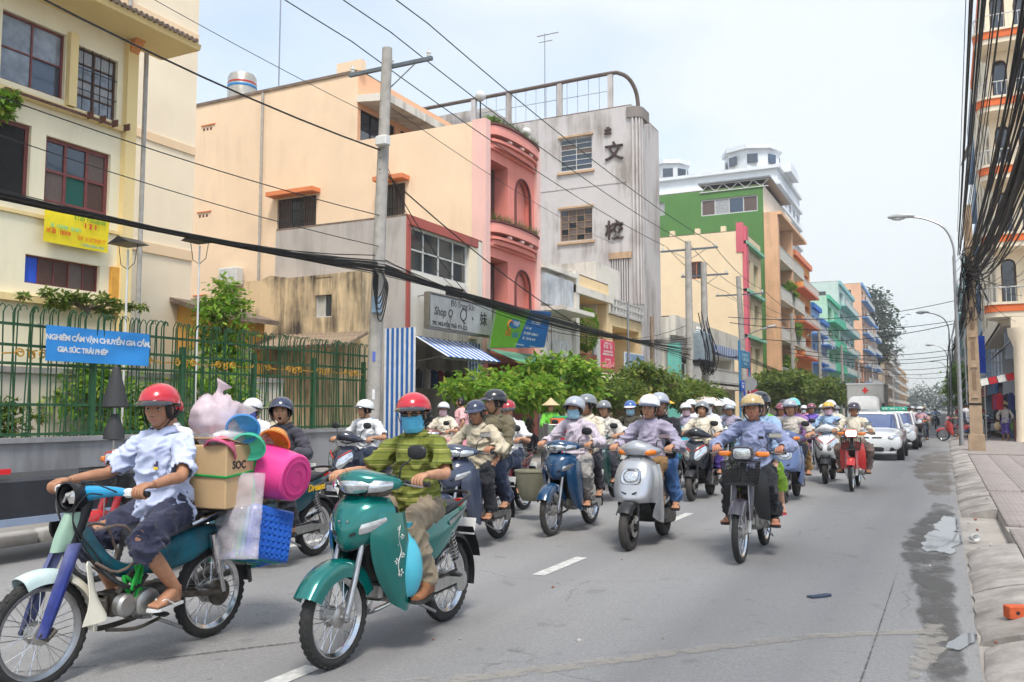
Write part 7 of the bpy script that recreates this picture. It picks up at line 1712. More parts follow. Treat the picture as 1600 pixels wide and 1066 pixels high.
for k in range(12):
 r_=random.Random(k+3); g=MB().loft([sup((0,0,0),.17,.05,12,2.2,'z'),sup((0,0,.6),.2,.06,12,2.2,'z'),sup((0,0,.75),.06,.04,12,2.2,'z')])
 tag(put('hanging_garment',g,cloth('stallcloth%d'%k,[(170,30,50),(30,40,90),(210,200,190),(60,120,90),(150,60,110),(40,42,50),(190,150,60),(50,90,160),(190,60,60),(90,60,120),(220,215,205),(45,60,60)][k]),None,(2.2+(k%4)*.45,43.5+(k//4)*2.6,1.45),(0,0,r_.uniform(0,3))),'garment hanging under the grey market awning','garment','garments under the market awning')
for k,(x,y,w,h,c,lab) in enumerate(((3.3,43.5,1.2,.9,(110,70,60),'dark red-brown stall table at the near end of the market awning'),(3.2,47.5,1.4,1.0,(60,90,120),'blue-grey stall cabinet in the middle of the market row'),(3.3,50.5,1.2,1.6,(40,70,120),'tall dark blue stall cabinet at the back of the market row'))):
 b_=thing('stall_counter',lab,'counter',(x,y,.12)); put('body',MB().rbox((0,0,h/2),(w,1.1,h),.03),mat('stall%d'%k,srgb(c),.6,0,.3),b_); put('top',MB().rbox((0,0,h+.03),(w+.1,1.2,.05),.01),wood_m,b_)
# ------------------------------------------------------------------ traffic
RZ=-PI/2
HB={k: paint('helmet_'+k,c) for k,c in dict(red=(196,30,48),crimson=(170,40,50),navy=(44,52,78),black=(32,33,40),silver=(168,174,184),grey=(128,132,136),tan=(196,170,118),white=(226,228,228),olive=(96,110,60),maroon=(128,58,80),turq=(110,200,205),yellow=(225,180,70),dark=(60,52,66),blue=(60,100,170)).items()}
MK={k: cloth('mask_'+k,c) for k,c in dict(blue=(92,186,226),pale=(160,200,220),violet=(110,120,205),pink=(226,190,200),white=(225,225,228)).items()}
CL={k: cloth('cloth_'+k,c) for k,c in dict(lightblue=(196,204,232),navy=(52,54,76),khaki=(140,126,106),stone=(196,184,160),olive=(108,100,78),black=(34,35,42),charcoal=(62,60,70),white=(228,228,230),cream=(226,216,196),lav=(168,160,180),slate=(146,154,188),grey=(166,162,158),paleg=(206,200,192),jeans=(72,112,168),dkjean=(40,52,76),brown=(150,116,70),pink=(226,176,178),rose=(220,150,165),green=(110,190,60),purple=(120,96,190),teal=(40,110,100),tee=(196,188,178),oliveg=(120,128,84),lime=(140,180,50),red=(190,50,60),blueshirt=(160,186,216),dkolive=(70,66,52),violet=(150,110,170),taupe=(120,100,92)).items()}
def stripes_mat(name,cols,period,axis=2,soft=.02,bump=.25):
 """woven stripes across the garment"""
 m=bpy.data.materials.new(name); m.use_nodes=True ; t,n,l=nodes_of(m); b=n['Principled BSDF']; b.inputs['Roughness'].default_value=.9
 tc=n.new('ShaderNodeTexCoord'); sp=n.new('ShaderNodeSeparateXYZ'); l(tc.outputs['Object'],sp.inputs['Vector'])
 ns=n.new('ShaderNodeTexNoise'); ns.inputs['Scale'].default_value=5; l(tc.outputs['Object'],ns.inputs['Vector'])
 ad=n.new('ShaderNodeMath'); ad.operation='MULTIPLY_ADD'; l(ns.outputs['Fac'],ad.inputs[0]); ad.inputs[1].default_value=.012; l(sp.outputs[axis],ad.inputs[2])
 mo=n.new('ShaderNodeMath'); mo.operation='DIVIDE'; l(ad.outputs[0],mo.inputs[0]); mo.inputs[1].default_value=period
 fr=n.new('ShaderNodeMath'); fr.operation='FRACT'; l(mo.outputs[0],fr.inputs[0])
 rp_=n.new('ShaderNodeValToRGB'); rp_.color_ramp.interpolation='CONSTANT'; el=rp_.color_ramp.elements
 while len(el)<len(cols): el.new(.5)
 for i,(p,c) in enumerate(cols): el[i].position=p; el[i].color=(*srgb(c),1)
 l(fr.outputs[0],rp_.inputs['Fac']); l(rp_.outputs['Color'],b.inputs['Base Color'])
 nb2=n.new('ShaderNodeTexNoise'); nb2.inputs['Scale'].default_value=260; l(tc.outputs['Object'],nb2.inputs['Vector']); bp=n.new('ShaderNodeBump'); bp.inputs['Strength'].default_value=bump; bp.inputs['Distance'].default_value=.01; l(nb2.outputs['Fac'],bp.inputs['Height']); l(bp.outputs['Normal'],b.inputs['Normal'])
 return m
polo=stripes_mat('polo_stripes',[(0,(116,122,48)),(.30,(86,96,38)),(.38,(128,132,56)),(.55,(172,166,104)),(.60,(108,116,44)),(.80,(74,88,34)),(.86,(126,132,60))],.105)
pin=stripes_mat('pinstripe',[(0,(206,196,206)),(.85,(170,150,170))],.02,1)
SF={1:(.12,.15,.345),-1:(.12,-.15,.345)}; PF={1:(-.36,.23,.39),-1:(-.36,-.23,.39)}
TH={1:('thigh',(-.26,.15,.93)),-1:('thigh',(-.26,-.15,.93))}
def ride(bike,x,y,blab,bargs,lab,r=None,plab=None,p=None,yawb=0.,drop=0.):
 rz=RZ+R(yawb); r=dict(r or {}); rv=random.Random(lab); r.setdefault('lean',rv.uniform(.0,.17)); r.setdefault('fat',rv.uniform(.95,1.12)); r.setdefault('scale',rv.uniform(.96,1.04)); r.setdefault('knee_out',rv.uniform(.08,.4)); r.setdefault('head_tilt',rv.uniform(-5,5)); r.setdefault('look',(rv.uniform(-18,26),rv.uniform(-4,8))); r.setdefault('elbow',(-.35,rv.uniform(.4,.95),-.8)); b=bike('scooter' if bike is bike_scooter else 'motorcycle',blab,(x,y,0),rz,**bargs)
 sc_=bike is bike_scooter
 r.setdefault('pelvis',(-.24,0,.855 if sc_ else .84))
 if sc_: r.setdefault('feet',SF); r.setdefault('hands',{1:('grip',(.20,.315,1.03)),-1:('grip',(.20,-.315,1.03))})
 if bike is bike_dream: r.setdefault('hands',{1:('grip',(.20,.315,1.05)),-1:('grip',(.20,-.315,1.05))})
 o=person(lab,(x,y,0),rz,**r); q=None
 if p is not None:
  p=dict(p); p.setdefault('pelvis',(-.60,0,.90)); p.setdefault('feet',PF); p.setdefault('hands',TH); p.setdefault('lean',.06); q=person(plab,(x,y,0),rz,**p)
 return b,o,q
half=lambda c,v='black':('half',HB[c],HB[v] if v else None)
opn=lambda c:('open',HB[c],None)
# --- teal motorcycle in front
teal=mat('teal_paint_gloss',srgb((0,112,106)),.24,.35,.06,3,coat=1.)
b,o,_=ride(bike_wave,-3.17,4.70,'glossy teal motorcycle with silver vine decal, nearest on the road',dict(body=teal,decal=True),'rider in striped olive polo shirt, red helmet and blue face mask on the teal motorcycle',
dict(shirt=polo,trousers=CL['khaki'],shoes='shoe',shoem=mat('suede_brown',(.25,.10,.04),.8,0,.25,20),helmet=half('red'),mask=MK['blue'],glasses=True,hi=True,vox=.010,look=(16,2),skin='tan',pelvis=(-.26,0,.84),lean=.04))
tag(put('plastic_bag',MB().merge(sloft([(0,0,-.17,.03,.03),(0,0,-.15,.07,.06),(0,0,-.04,.105,.09),(0,0,.07,.10,.085),(0,0,.15,.07,.06),(0,0,.22,.025,.02),(0,0,.28,.05,.02)],20,2.2,'z')),mat('bag_turquoise',srgb((90,200,225)),.25,0,.12,6,bump=.5,bscale=10,trans=.25),None,(-2.985,4.53,.50)),'turquoise plastic bag hanging between the knees of the teal motorcycle rider','bag')
# --- old blue cub with its load
def bike_cub(loc,rz):
 t=thing('motorcycle','battered old blue motorbike with exposed engine and open headlight, lower left','motorcycle',loc,rz,'motorcycles in the traffic')
 blue=mat('worn_blue',srgb((44,58,136)),.45,.1,.4,9,grime=.8,gr0=.2,gr1=.34,gcol=(.28,.28,.30)); sky_=mat('cub_skyblue',srgb((30,150,200)),.35,0,.15,5,coat=.5); sage=mat('cub_sage',srgb((150,180,160)),.5,0,.15,7); pale=mat('cub_palewhite',srgb((196,214,212)),.5,0,.2,6,grime=.3,gcol=(.2,.18,.15)); tl=mat('cub_teal',srgb((20,110,130)),.45,.1,.45,8,grime=.8,gr0=.2,gr1=.34,gcol=(.10,.085,.07))
 wheel(t,'front_wheel',.60,.29,.032,'spoke',steel,rubber,.06); wheel(t,'rear_wheel',-.60,.29,.034,'spoke',chrome,rubber,.075)
 for s in (1,-1):
  put('fork_leg',MB().sheet([[(.41,s*.04,.74),(.44,s*.062,.74),(.48,s*.04,.735)],[(.475,s*.055,.60),(.505,s*.078,.60),(.54,s*.055,.59)],[(.55,s*.062,.42),(.578,s*.084,.42),(.61,s*.062,.41)],[(.61,s*.06,.285),(.63,s*.078,.28),(.65,s*.06,.28)]][::(1 if s>0 else -1)],5,4,.02,mirror=False),blue,t)
  put('link_arm',MB().tube([(.65,s*.075,.30),(.60,s*.075,.27),(.56,s*.08,.31)],.018,8),dirty_metal,t)
 put('front_fender',fender(.60,.33,.055,66,112,.07).xlate((0,0,.29)),pale,t); put('fender_skirt',fender(.60,.33,.066,118,190,.05).xlate((0,0,.29)),mat('cub_cream',srgb((232,226,208)),.5,0,.15),t)
 put('head_plate',sloft([(.47,0,.70,.075,.03),(.44,0,.78,.08,.035),(.41,0,.86,.075,.035),(.395,0,.905,.07,.03)],18,4,'z'),sage,t); put('head_tube',MB().tube([(.44,0,.70),(.33,0,1.0)],.045,12),black_metal,t)
 put('headlight_bucket',MB().lathe([(.09,0),(.095,.01),(.09,.03),(.08,.10),(.05,.15),(0,.16),(.04,.13),(.07,.06),(.075,.02),(.085,0)],24,0,'x'),black_metal,t,(.46,0,.99),(0,0,PI)).scale=(.8,)*3
 put('headlight_rim',MB().lathe([(.075,-.012),(.086,-.008),(.084,.01),(.075,.012)],24,0,'x'),black_metal,t,(.46,0,.99)); put('headlight_cup',MB().lathe([(.078,-.004),(.06,-.05),(0,-.07)],20,0,'x'),dark_in,t,(.455,0,.99)); put('lamp_innards',MB().ell((.43,0,.99),(.03,.05,.04),10,6).tube([(.44,.02,1.02),(.465,.0,1.0),(.45,-.04,.96)],.012,6).box((.44,.03,.97),(.03,.05,.03)),chrome,t)
 put('handlebar_cowl',sloft([(.30,-.28,1.01,.02,.02),(.31,-.2,1.015,.026,.026),(.34,-.1,1.01,.04,.036),(.36,0,1.0,.05,.046),(.34,.1,1.01,.04,.036),(.31,.2,1.015,.026,.026),(.30,.28,1.01,.02,.02)],16,2.4,'y'),sky_,t)
 for s in (1,-1): put('switch_box',MB().rbox((.295,s*.285,1.01),(.05,.06,.05),.012),white_paint,t); put('grip',MB().tube([(.29,s*.30,1.01),(.27,s*.41,1.005)],.017,10),black_plastic,t)
 put('frame_tube',MB().tube([(.38,0,.80),(.2,0,.60),(.02,0,.52),(-.15,0,.58)],[.045,.04,.045,.06],12,sub=4),tl,t)
 put('carrier_bars',MB().tube([(.34,.08,.80),(.15,.09,.80),(.05,.09,.62),(.2,.1,.55),(.33,.08,.62)],.009,6,sub=3).tube([(.34,-.08,.80),(.15,-.09,.80),(.05,-.09,.62)],.009,6,sub=3),mat('rusty_bar',(.30,.22,.18),.5,.5,.3),t)
 put('shield_stub',MB().sheet([[(.36,.07,.62),(.40,.10,.64),(.42,.12,.62)],[(.33,.09,.45),(.37,.13,.45),(.41,.14,.43)],[(.27,.10,.33),(.32,.15,.31),(.44,.13,.30)]],4,4,.006,mirror=False),MATS['cub_cream'],t)
 put('engine',engine_mb(),dirty_metal,t); put('clutch_cover',MB().lathe([(0,.16),(.07,.16),(.085,.15),(.09,.12),(.09,.09)],26,0,'y'),alu,t,(.02,0,.345)); put('magneto_cover',MB().lathe([(0,.15),(.05,.15),(.065,.135),(.065,.09)],22,0,'y'),alu,t,(.16,0,.36))
 put('exhaust',exhaust_mb(.038),dirty_metal,t); put('coolant_hose',MB().tube([(.3,.05,.6),(.22,.12,.5),(.1,.13,.45),(0,.1,.5)],.014,8,sub=4),black_plastic,t); put('crash_tube',MB().tube([(.28,.12,.25),(.1,.14,.22),(-.08,.13,.24)],.011,6,sub=3),dirty_metal,t); pedals(t)
 put('rope',MB().tube([(.12,.1,.72),(.08,.12,.5),(.14,.14,.45),(.05,.13,.6),(.1,.12,.38),(.16,.1,.52),(.04,.12,.42)],.011,6,sub=5),mat('green_rope',srgb((30,160,60)),.7),t)
 put('body_shell',sloft([(-.05,0,.56,.05,.06),(-.15,0,.58,.08,.1),(-.4,0,.62,.085,.11),(-.62,0,.66,.08,.06),(-.8,0,.62,.06,.04)],16,2.6),tl,t)
 inst('seat','seat',lambda: None,seat_mat,t); put('rear_fender',fender(-.60,.34,.06,60,178,.06).xlate((0,0,.29)),black_plastic,t)
 for s in (1,-1): put('shock_absorber',MB().tube([(-.60,s*.115,.30),(-.57,s*.115,.42),(-.565,s*.115,.43),(-.50,s*.115,.68)],[.016,.016,.032,.034],14),chrome,t); put('swingarm',MB().tube([(-.1,s*.08,.36),(-.6,s*.095,.29)],.018,8),dirty_metal,t)
 put('chain_sprocket',MB().lathe([(.05,.06),(.085,.07),(.085,.085),(0,.09)],24,0,'y'),dirty_metal,t,(-.6,0,.29))
 rk=MB()
 for y in (-.16,-.05,.05,.16): rk.tube([(-.35,y,.83),(-1.0,y,.83)],.010,6)
 for x in (-.36,-.68,-1.0): rk.tube([(x,-.17,.83),(x,.17,.83)],.010,6)
 rk.tube([(-.55,.15,.70),(-.62,.16,.83)],.010,6).tube([(-.55,-.15,.70),(-.62,-.16,.83)],.010,6).tube([(-.95,.15,.83),(-.66,.12,.6)],.01,6); put('rack',rk,black_metal,t)
 inst('grab_rail','grail',lambda: None,chrome,t)
 for k in range(4): put('control_cable',MB().tube([(.30+.03*k,(-1)**k*(.25-.05*k),1.0),(.44,(-1)**k*.12,1.06-.03*k),(.46,(-1)**k*.05,.86),(.36-.02*k,(-1)**k*.07,.66),(.2,.05,.5)],.0045,5,sub=5),black_plastic,t)
 put('speedometer',MB().lathe([(0,.02),(.035,.02),(.04,0),(.03,-.03)],18),black_metal,t,(.34,0,1.05))
 return t
CX,CY=-4.33,3.67
bike_cub((CX,CY,0),RZ)
cubman,info=person('rider in pale blue short-sleeved shirt, patched navy shorts and red helmet on the blue motorbike',(CX,CY,0),RZ,shirt=CL['lightblue'],trousers=CL['navy'],leg='knee',helmet=half('red'),hi=True,vox=.010,hair='fringe',look=(26,4),skin='brown',shoem=white_paint,
pelvis=(-.22,0,.855),lean=.05,hands={1:('grip',(.275,.355,1.012)),-1:('grip',(.275,-.355,1.012))},feet={1:(-.06,.235,.335),-1:(.0,-.225,.30)})
pk=info['chest']+np.array([.148,.075,-.01]); put('pocket_badge',MB().rbox((0,0,0),(.006,.055,.03),.002).rbox((.001,0,-.028),(.006,.05,.018),.002,1).rbox((.001,-.018,.006),(.007,.01,.02),.002,2).rbox((.001,0.004,.006),(.007,.01,.02),.002,2),[mat('badge_blue',srgb((70,60,110)),.8),mat('badge_yellow',srgb((235,200,60)),.8),white_paint],cubman,tuple(pk))
# load on the rack
card=mat('cardboard',srgb((200,168,126)),.9,0,.12,3,bump=.1,bscale=60)
lx=lambda x,y,z:(CX+y,CY-x,z)  # cub space -> world
cb=thing('cardboard_box','brown cardboard box tied with green twine behind the rider in the pale blue shirt','box',lx(-.62,.06,.845),RZ+R(8)); put('carton',MB().rbox((0,0,.20),(.46,.40,.40),.008),card,cb); rp2=mat('green_twine',srgb((20,150,70)),.6)
for s in (1,-1): put('flap',MB().box((s*.12,0,.42),(.23,.40,.006),rot=(0,s*-.22,0)),card,cb)
put('twine',MB().tube([(.235,-.205,.22),(.235,.205,.2),(-.235,.205,.24),(-.235,-.205,.22),(.235,-.205,.22)],.008,6),rp2,cb); put('twine',MB().tube([(-.05,.205,-.01),(-.07,.206,.41),(-.05,0,.425),(-.05,-.205,.41)],.008,6),rp2,cb)
put('lettering',text_mb('SOC',.07,'CENTER',.002,.001),ink,cb,(.1,.202,.27),(PI/2,0,PI),smooth=False); put('printed_label',MB().box((-.232,.06,.30),(.004,.16,.1)),mat('print_brown',srgb((130,96,70)),.9,0,.5,60),cb); put('printed_label',MB().box((-.1,.2025,.33),(.14,.003,.08)),MATS['print_brown'],cb)
def shell_bucket(): return MB().lathe([(.085,-.004),(.095,-.006),(.105,-.004)],30).lathe([(.04,-.003),(.045,-.004),(.05,-.003)],24).lathe([(.0,.0),(.125,.0),(.135,.01),(.165,.26),(.185,.27),(.187,.285),(.16,.285),(.13,.02),(0,.015)],30).lathe([(.178,.235),(.184,.237),(.184,.25),(.18,.252)],30)
bk_c=[((232,70,150),'bright pink plastic bucket, outermost of the nested stack on the load'),((200,45,60),'red plastic bucket nested second in the stack'),((50,100,190),'blue plastic bucket nested third in the stack'),((225,60,140),'pink plastic bucket at the inner end of the stack')]
camR,camB=np.array([.895,.446,0]),np.array([-.446,.895,0])  # across and along the view from the kerb, used to turn the load
zb=unit(-camR+camB*.5+np.array([0,0,.16]))
for k,(c,lab) in enumerate(bk_c):
 b_=thing('bucket',lab,'bucket',(0,0,0),0,'plastic buckets stacked on the load'); b_.matrix_world=Matrix.Translation(Vector(np.array([-4.035,4.55,1.04])-zb*.17+zb*.034*k))@Vector(zb).to_track_quat('Z','Y').to_matrix().to_4x4()@Matrix.Scale(1.16,4)
 put('shell',shell_bucket(),mat('plastic_%d'%k,srgb(c),.3,0,.06,4,spec=.5),b_)
 if k==0: put('sticker',MB().sheet([[(.152*math.cos(t),.152*math.sin(t),z) for t in np.linspace(-2.2,-1.55,5)] for z in (.1,.2)],1,1,.003,mirror=False),mat('sticker_green',srgb((170,205,60)),.5),b_); put('handle',MB().tube([(0,.19*math.cos(t),.27+.16*math.sin(t)) for t in np.linspace(0,PI,12)],.006,6),MATS['plastic_0'],b_)
def stool_mb(w=.34,h=.30):
 mb=MB().rbox((0,0,h),(w,w,.025),.012)
 for sx in (1,-1):
  for sy in (1,-1): mb.tube([(sx*w*.46,sy*w*.46,0),(sx*w*.38,sy*w*.38,h)],[.022,.028],8)
 for sy in (1,-1):
  mb.box((0,sy*w*.43,h*.84),(w*.8,.015,.06)); mb.box((sy*w*.43,0,h*.84),(.015,w*.8,.06))
  for k in range(5): mb.tube([(-w*.4+k*w*.2,sy*w*.44,h*.80),(-w*.3+k*w*.2-.05,sy*w*.45,h*.30)],.010,5)
 for k in range(-3,4):
  mb.box((k*w*.12,0,h+.016),(.014,w*.86,.012)).box((0,k*w*.12,h+.0165),(w*.86,.014,.011))
 mb.box((0,w*.44,h*.3),(w*.85,.015,.03)).box((0,-w*.44,h*.3),(w*.85,.015,.03))
 return mb
zs=unit(camR*.8-camB*.6+np.array([0,0,.18]))
for k,(c,lab) in enumerate((((52,110,210),'blue plastic stool hung upside on the load, outermost'),((40,150,190),'blue-green plastic stool stacked behind the outer blue one'),((40,165,130),'green plastic stool nearest the wheel in the hung stack'))):
 b_=thing('plastic_stool',lab,'stool',(0,0,0),0,'plastic stools hung on the load'); b_.matrix_world=Matrix.Translation(Vector(np.array([-3.985,4.44,.66])-zs*(.30+.05*k)))@Vector(zs).to_track_quat('Z','Y').to_matrix().to_4x4()@Matrix.Rotation(R(-16),4,'Z'); put('stool',stool_mb(),mat('stool_plastic_%d'%k,srgb(c),.3,0,.08,4),b_)
film=mat('clear_wrap',(.86,.80,.86),.1,0,.15,6,bump=.8,bscale=9,alpha=.26)
wr=[]
for z in np.linspace(-.27,.27,12):
 row=[]
 for t in np.linspace(-.4,3.6,26):
  p=np.array([.25*math.cos(t),.22*math.sin(t),z]); r_=1-abs(2*vnoise(p[None]*11+5,3)[0]-1); row.append(p*np.array([1+.22*(r_-.5),1+.22*(r_-.5),1]))
 wr.append(row)
tag(put('plastic_wrap',MB().sheet(wr,2,2,.002,mirror=False),film,None,(-4.10,4.42,.74),(0,R(14),R(118)),sharp=None),'crumpled clear plastic wrap round the hung stools','wrap')
def blob(name,lab,c,rad,m,seed,cat='bag',amp=.03,grp=None,knot=False):
 mb=MB().ell((0,0,0),rad,28,18); v=mb.verts(); n=v/np.array(rad)**2; n/=np.linalg.norm(n,axis=1)[:,None]+1e-9; r_=1-np.abs(2*vnoise(v*14+seed,seed)-1); v=v+n*(amp*(r_**2-.4))[:,None]; mb.v=[v]
 if knot: mb.tube([(0,0,rad[2]*.9),(.01,.0,rad[2]*1.25),(.03,.02,rad[2]*1.6)],[.05,.02,.06],10,sub=3)
 return tag(put(name,mb,m,None,c,sharp=None),lab,cat,grp)
wf=mat('bag_white',(.82,.80,.80),.2,0,.12,5,bump=.8,bscale=14,alpha=.62)
blob('plastic_bag','white plastic bag of goods at the back of the load',lx(-.85,.02,1.22),(.20,.18,.17),wf,4,amp=.05,knot=True); blob('plastic_bag','pink and white plastic bag on top of the load, behind the shoulder',lx(-.55,.08,1.42),(.13,.19,.14),mat('bag_pinkwhite',srgb((242,216,224)),.2,0,.3,7,bump=.7,bscale=14,alpha=.68),5,amp=.05,knot=True); blob('plastic_bag','milky plastic bag low beside the cardboard box top',lx(-.62,.10,1.28),(.16,.2,.12),wf,6,amp=.04); blob('plastic_bag','small white bag at the tail of the load',lx(-.98,.12,1.17),(.12,.14,.15),wf,16,amp=.03)
for k,(c,p,lab) in enumerate((((90,160,230),(-.62,.24,1.38),'translucent blue plastic bowl on the load'),((90,220,180),(-.66,.27,1.27),'mint green plastic bowl on the load'),((250,160,70),(-.92,.26,1.30),'orange plastic bowl on the load'),((236,110,150),(-.50,.20,1.26),'rose pink plastic bowl on the load'))):
 b_=tag(put('plastic_bowl',MB().lathe([(0,0),(.06,.0),(.075,.012),(.1,.07),(.108,.075),(.11,.08),(.1,.085),(.08,.03),(0,.01)],28),mat('bowl_%d'%k,srgb(c),.25,0,.08,5,coat=.4),None,lx(*p)),lab,'bowl','plastic bowls on the load'); b_.rotation_euler=(R(80+14*k),R(150+20*k),R(25-14*k)); b_.rotation_euler=(R(-64+6*k),0,R(38-9*k)); b_.rotation_euler.x+=PI
# --- the others
oneshade=dict(vox=.013)
ride(bike_wave,-4.62,8.30,'grey-blue motorcycle with angular headlight, behind the teal one',dict(body=paint('greyblue',(60,68,90)),mirrors=('l',),mk='box',decal=False,lens=glass_lens),'rider in beige jacket and navy helmet carrying a passenger behind the teal motorcycle',dict(shirt=CL['stone'],sleeve='long',trousers=CL['black'],helmet=half('navy','navy'),skin='brown',hi=True,vox=.012,look=(8,8),lean=.16,hunch=.02),
'passenger in olive-brown jacket and dark helmet behind the beige jacket rider',dict(shirt=CL['olive'],sleeve='long',trousers=CL['dkjean'],helmet=half('black'),skin='tan',look=(-30,0),scale=1.04,hands={1:('thigh',(-.22,.2,.93)),-1:('thigh',(-.26,-.15,.93))}))
ride(bike_wave,-4.15,9.98,'dark blue motorcycle left of the silver scooter',dict(body=paint('petrol_blue',(22,66,104)),tyre=dusty_rubber),'rider in pale pinstriped shirt, silver helmet and blue mask on the dark blue motorcycle',dict(shirt=pin,sleeve='long',trousers=CL['grey'],helmet=('open',HB['silver'],HB['dark']),mask=MK['pale'],hi=True,vox=.012,look=(-4,0),pelvis=(-.22,0,.84)),
'passenger in white shirt and black trousers on the dark blue motorcycle',dict(shirt=CL['cream'],sleeve='long',trousers=CL['charcoal'],helmet=half('grey'),look=(-20,0)))
ride(bike_scooter,-3.0,9.40,'silver scooter with round headlight and orange indicators in mid-road',dict(body=mat('silver_paint',(.50,.51,.54),.28,.55,.05,3,coat=.8),front='round',mirrors=('l',)),'rider in lavender shirt, brown trousers and navy-white helmet on the silver scooter',dict(shirt=CL['lav'],sleeve='long',trousers=CL['brown'],helmet=('half',HB['white'],HB['navy'],HB['navy']),hi=True,vox=.012,skin='tan',look=(6,2),fat=1.06,shoes='shoe'),
'passenger in black jacket and blue jeans on the silver scooter',dict(shirt=CL['black'],sleeve='long',trousers=CL['jeans'],helmet=('half',HB['silver'],HB['navy']),look=(18,0),scale=1.0,feet={1:(-.28,.25,.36),-1:(-.28,-.25,.36)}))
ride(bike_scooter,-3.68,14.5,'black sports scooter with twin headlights behind the silver scooter',dict(body=paint('black_gloss',(30,34,44)),front='v',mk='round',mirrors=('l',)),'rider in cream short-sleeved shirt and plain grey helmet on the black scooter',dict(shirt=CL['cream'],trousers=CL['taupe'],leg='knee',helmet=opn('grey'),vox=.013,hi=True,look=(12,-4),skin='tan',fat=1.1,feet={1:(.12,.17,.345),-1:(.12,-.17,.345)}),
'masked passenger in white flowered blouse on the black scooter',dict(shirt=CL['white'],sleeve='long',trousers=CL['purple'],helmet=half('white'),mask=MK['white'],female=True,look=(10,0)))
b,o,_=ride(bike_dream,-1.80,9.17,'dark motorcycle with wire front basket and square headlight, centre right',dict(body=paint('charcoal_gloss',(58,54,64)),shield=black_plastic),'rider in blue-grey long-sleeved shirt and tan helmet on the basket motorcycle',dict(shirt=CL['slate'],sleeve='long',trousers=CL['black'],helmet=('half',HB['tan'],HB['black']),hi=True,vox=.011,skin='red',fat=1.14,look=(2,0),shoem=black_plastic,pelvis=(-.24,0,.84),elbow=(-.3,.8,-.5)),
'passenger in lime green and blue clothes half hidden behind the tan helmet rider',dict(shirt=CL['blueshirt'],sleeve='long',trousers=CL['lime'],leg='capri',female=True,helmet=half('black'),shoem=mat('sandal_pink',srgb((220,80,110)),.6),hands={1:('thigh',(-.24,.2,.9)),-1:('thigh',(-.26,-.15,.93))},skin='light'))
put('shirt_pen',MB().box((.0,0,0),(.012,.05,.03)),black_plastic,o[0] if isinstance(o,tuple) else o,(.0,.1,1.18))
ride(bike_dream,-1.53,17.4,'red motorcycle with lit headlight and front basket ahead of the white car',dict(body=paint('signal_red',(200,40,38)),lit=True,mirrors=('l','r')),'rider in cream shirt and dark glossy helmet on the red basket motorcycle',dict(shirt=CL['cream'],sleeve='long',trousers=CL['taupe'],helmet=half('dark'),skin='brown',look=(2,0),vox=.014,knee_out=.45))
b,o,_=ride(bike_wave,-5.75,6.43,'black and teal motorcycle with yellow side lettering beside the load',dict(body=paint('deep_teal',(20,74,84)),mirrors=('l',)),'startled woman in dark blouse and navy helmet with open mouth',dict(shirt=CL['charcoal'],sleeve='long',trousers=CL['black'],helmet=('open',HB['navy'],HB['navy']),female=True,hi=True,vox=.013,mouth=1.,look=(30,-4),skin='tan',hair='short'))
put('lettering',text_mb('Dream',.09,'CENTER',.003,.002,1,.3),mat('decal_yellow',srgb((240,190,40)),.4),b,(-.45,.153,.70),(PI/2,R(-4),PI),smooth=False)
ride(bike_scooter,-7.6,10.3,'black scooter with pale headlights near the tall concrete pole',dict(body=paint('black_blue',(34,40,56)),front='v',mk='round'),'rider in white T-shirt and jeans with silver cap helmet',dict(shirt=CL['white'],trousers=CL['dkjean'],collar=False,helmet=half('white'),hi=False,look=(-28,0),skin='tan',shoes='shoe'))
ride(bike_wave,-7.7,8.1,'motorcycle hidden behind the loaded motorbike',dict(body=paint('wine',(90,30,40))),'rider in white blouse, violet mask and white helmet seen above the load',dict(shirt=CL['white'],sleeve='long',trousers=CL['charcoal'],helmet=('half',HB['white'],HB['dark']),mask=MK['violet'],female=True,look=(12,0)))
ride(bike_wave,-8.4,9.3,'motorcycle under the olive helmet rider by the fence',dict(body=paint('bottle_green',(30,70,60))),'rider in olive helmet half hidden by the plastic bags',dict(shirt=CL['stone'],sleeve='long',trousers=CL['olive'],helmet=half('olive','olive'),look=(-10,0)))
ride(bike_dream,-6.55,5.75,'red and black motorcycle partly hidden behind the rider in the pale blue shirt',dict(body=paint('tomato_red',(196,36,40)),shield=black_plastic),'rider in white shirt and jeans reaching for the handlebar behind the pale blue shirt',dict(shirt=CL['white'],trousers=CL['jeans'],helmet=half('red'),look=(0,0),lean=.12))
ride(bike_wave,-5.6,11.0,'motorcycle behind the passenger in the olive-brown jacket',dict(body=paint('maroon_gloss',(110,30,40))),'rider in white shirt with blue collar and crimson helmet',dict(shirt=CL['white'],trousers=CL['dkjean'],helmet=half('crimson'),look=(24,10),skin='tan'))
wb=thing('wicker_basket','big woven grey-green basket on the left of the dark blue motorcycle','basket',(-4.95,10.55,.26)); wb.scale=(.56,.56,.9); wk=mat('wicker',(.23,.22,.15),.9,0,.4,50,bump=.8,bscale=70,stretch=(1,1,2.2)); put('weave',sloft([(0,0,0,.26,.2),(0,0,.1,.34,.27),(0,0,.3,.42,.34),(0,0,.42,.44,.36),(0,0,.43,.42,.34)],28,2.05,'z'),wk,wb); put('rim',MB().tube([(.44*math.cos(t),.36*math.sin(t),.43) for t in np.linspace(0,2*PI,26)],.02,6),wk,wb)
ride(bike_scooter,-6.2,15.0,'red scooter with grey mirrors behind the dark blue motorcycle',dict(body=paint('rose_red',(190,40,66)),front='v',mk='round',accent=white_paint),'woman in white sun hat and pale mask on the red scooter',dict(shirt=CL['violet'],sleeve='long',trousers=CL['charcoal'],hat='brim',mask=MK['pale'],female=True))
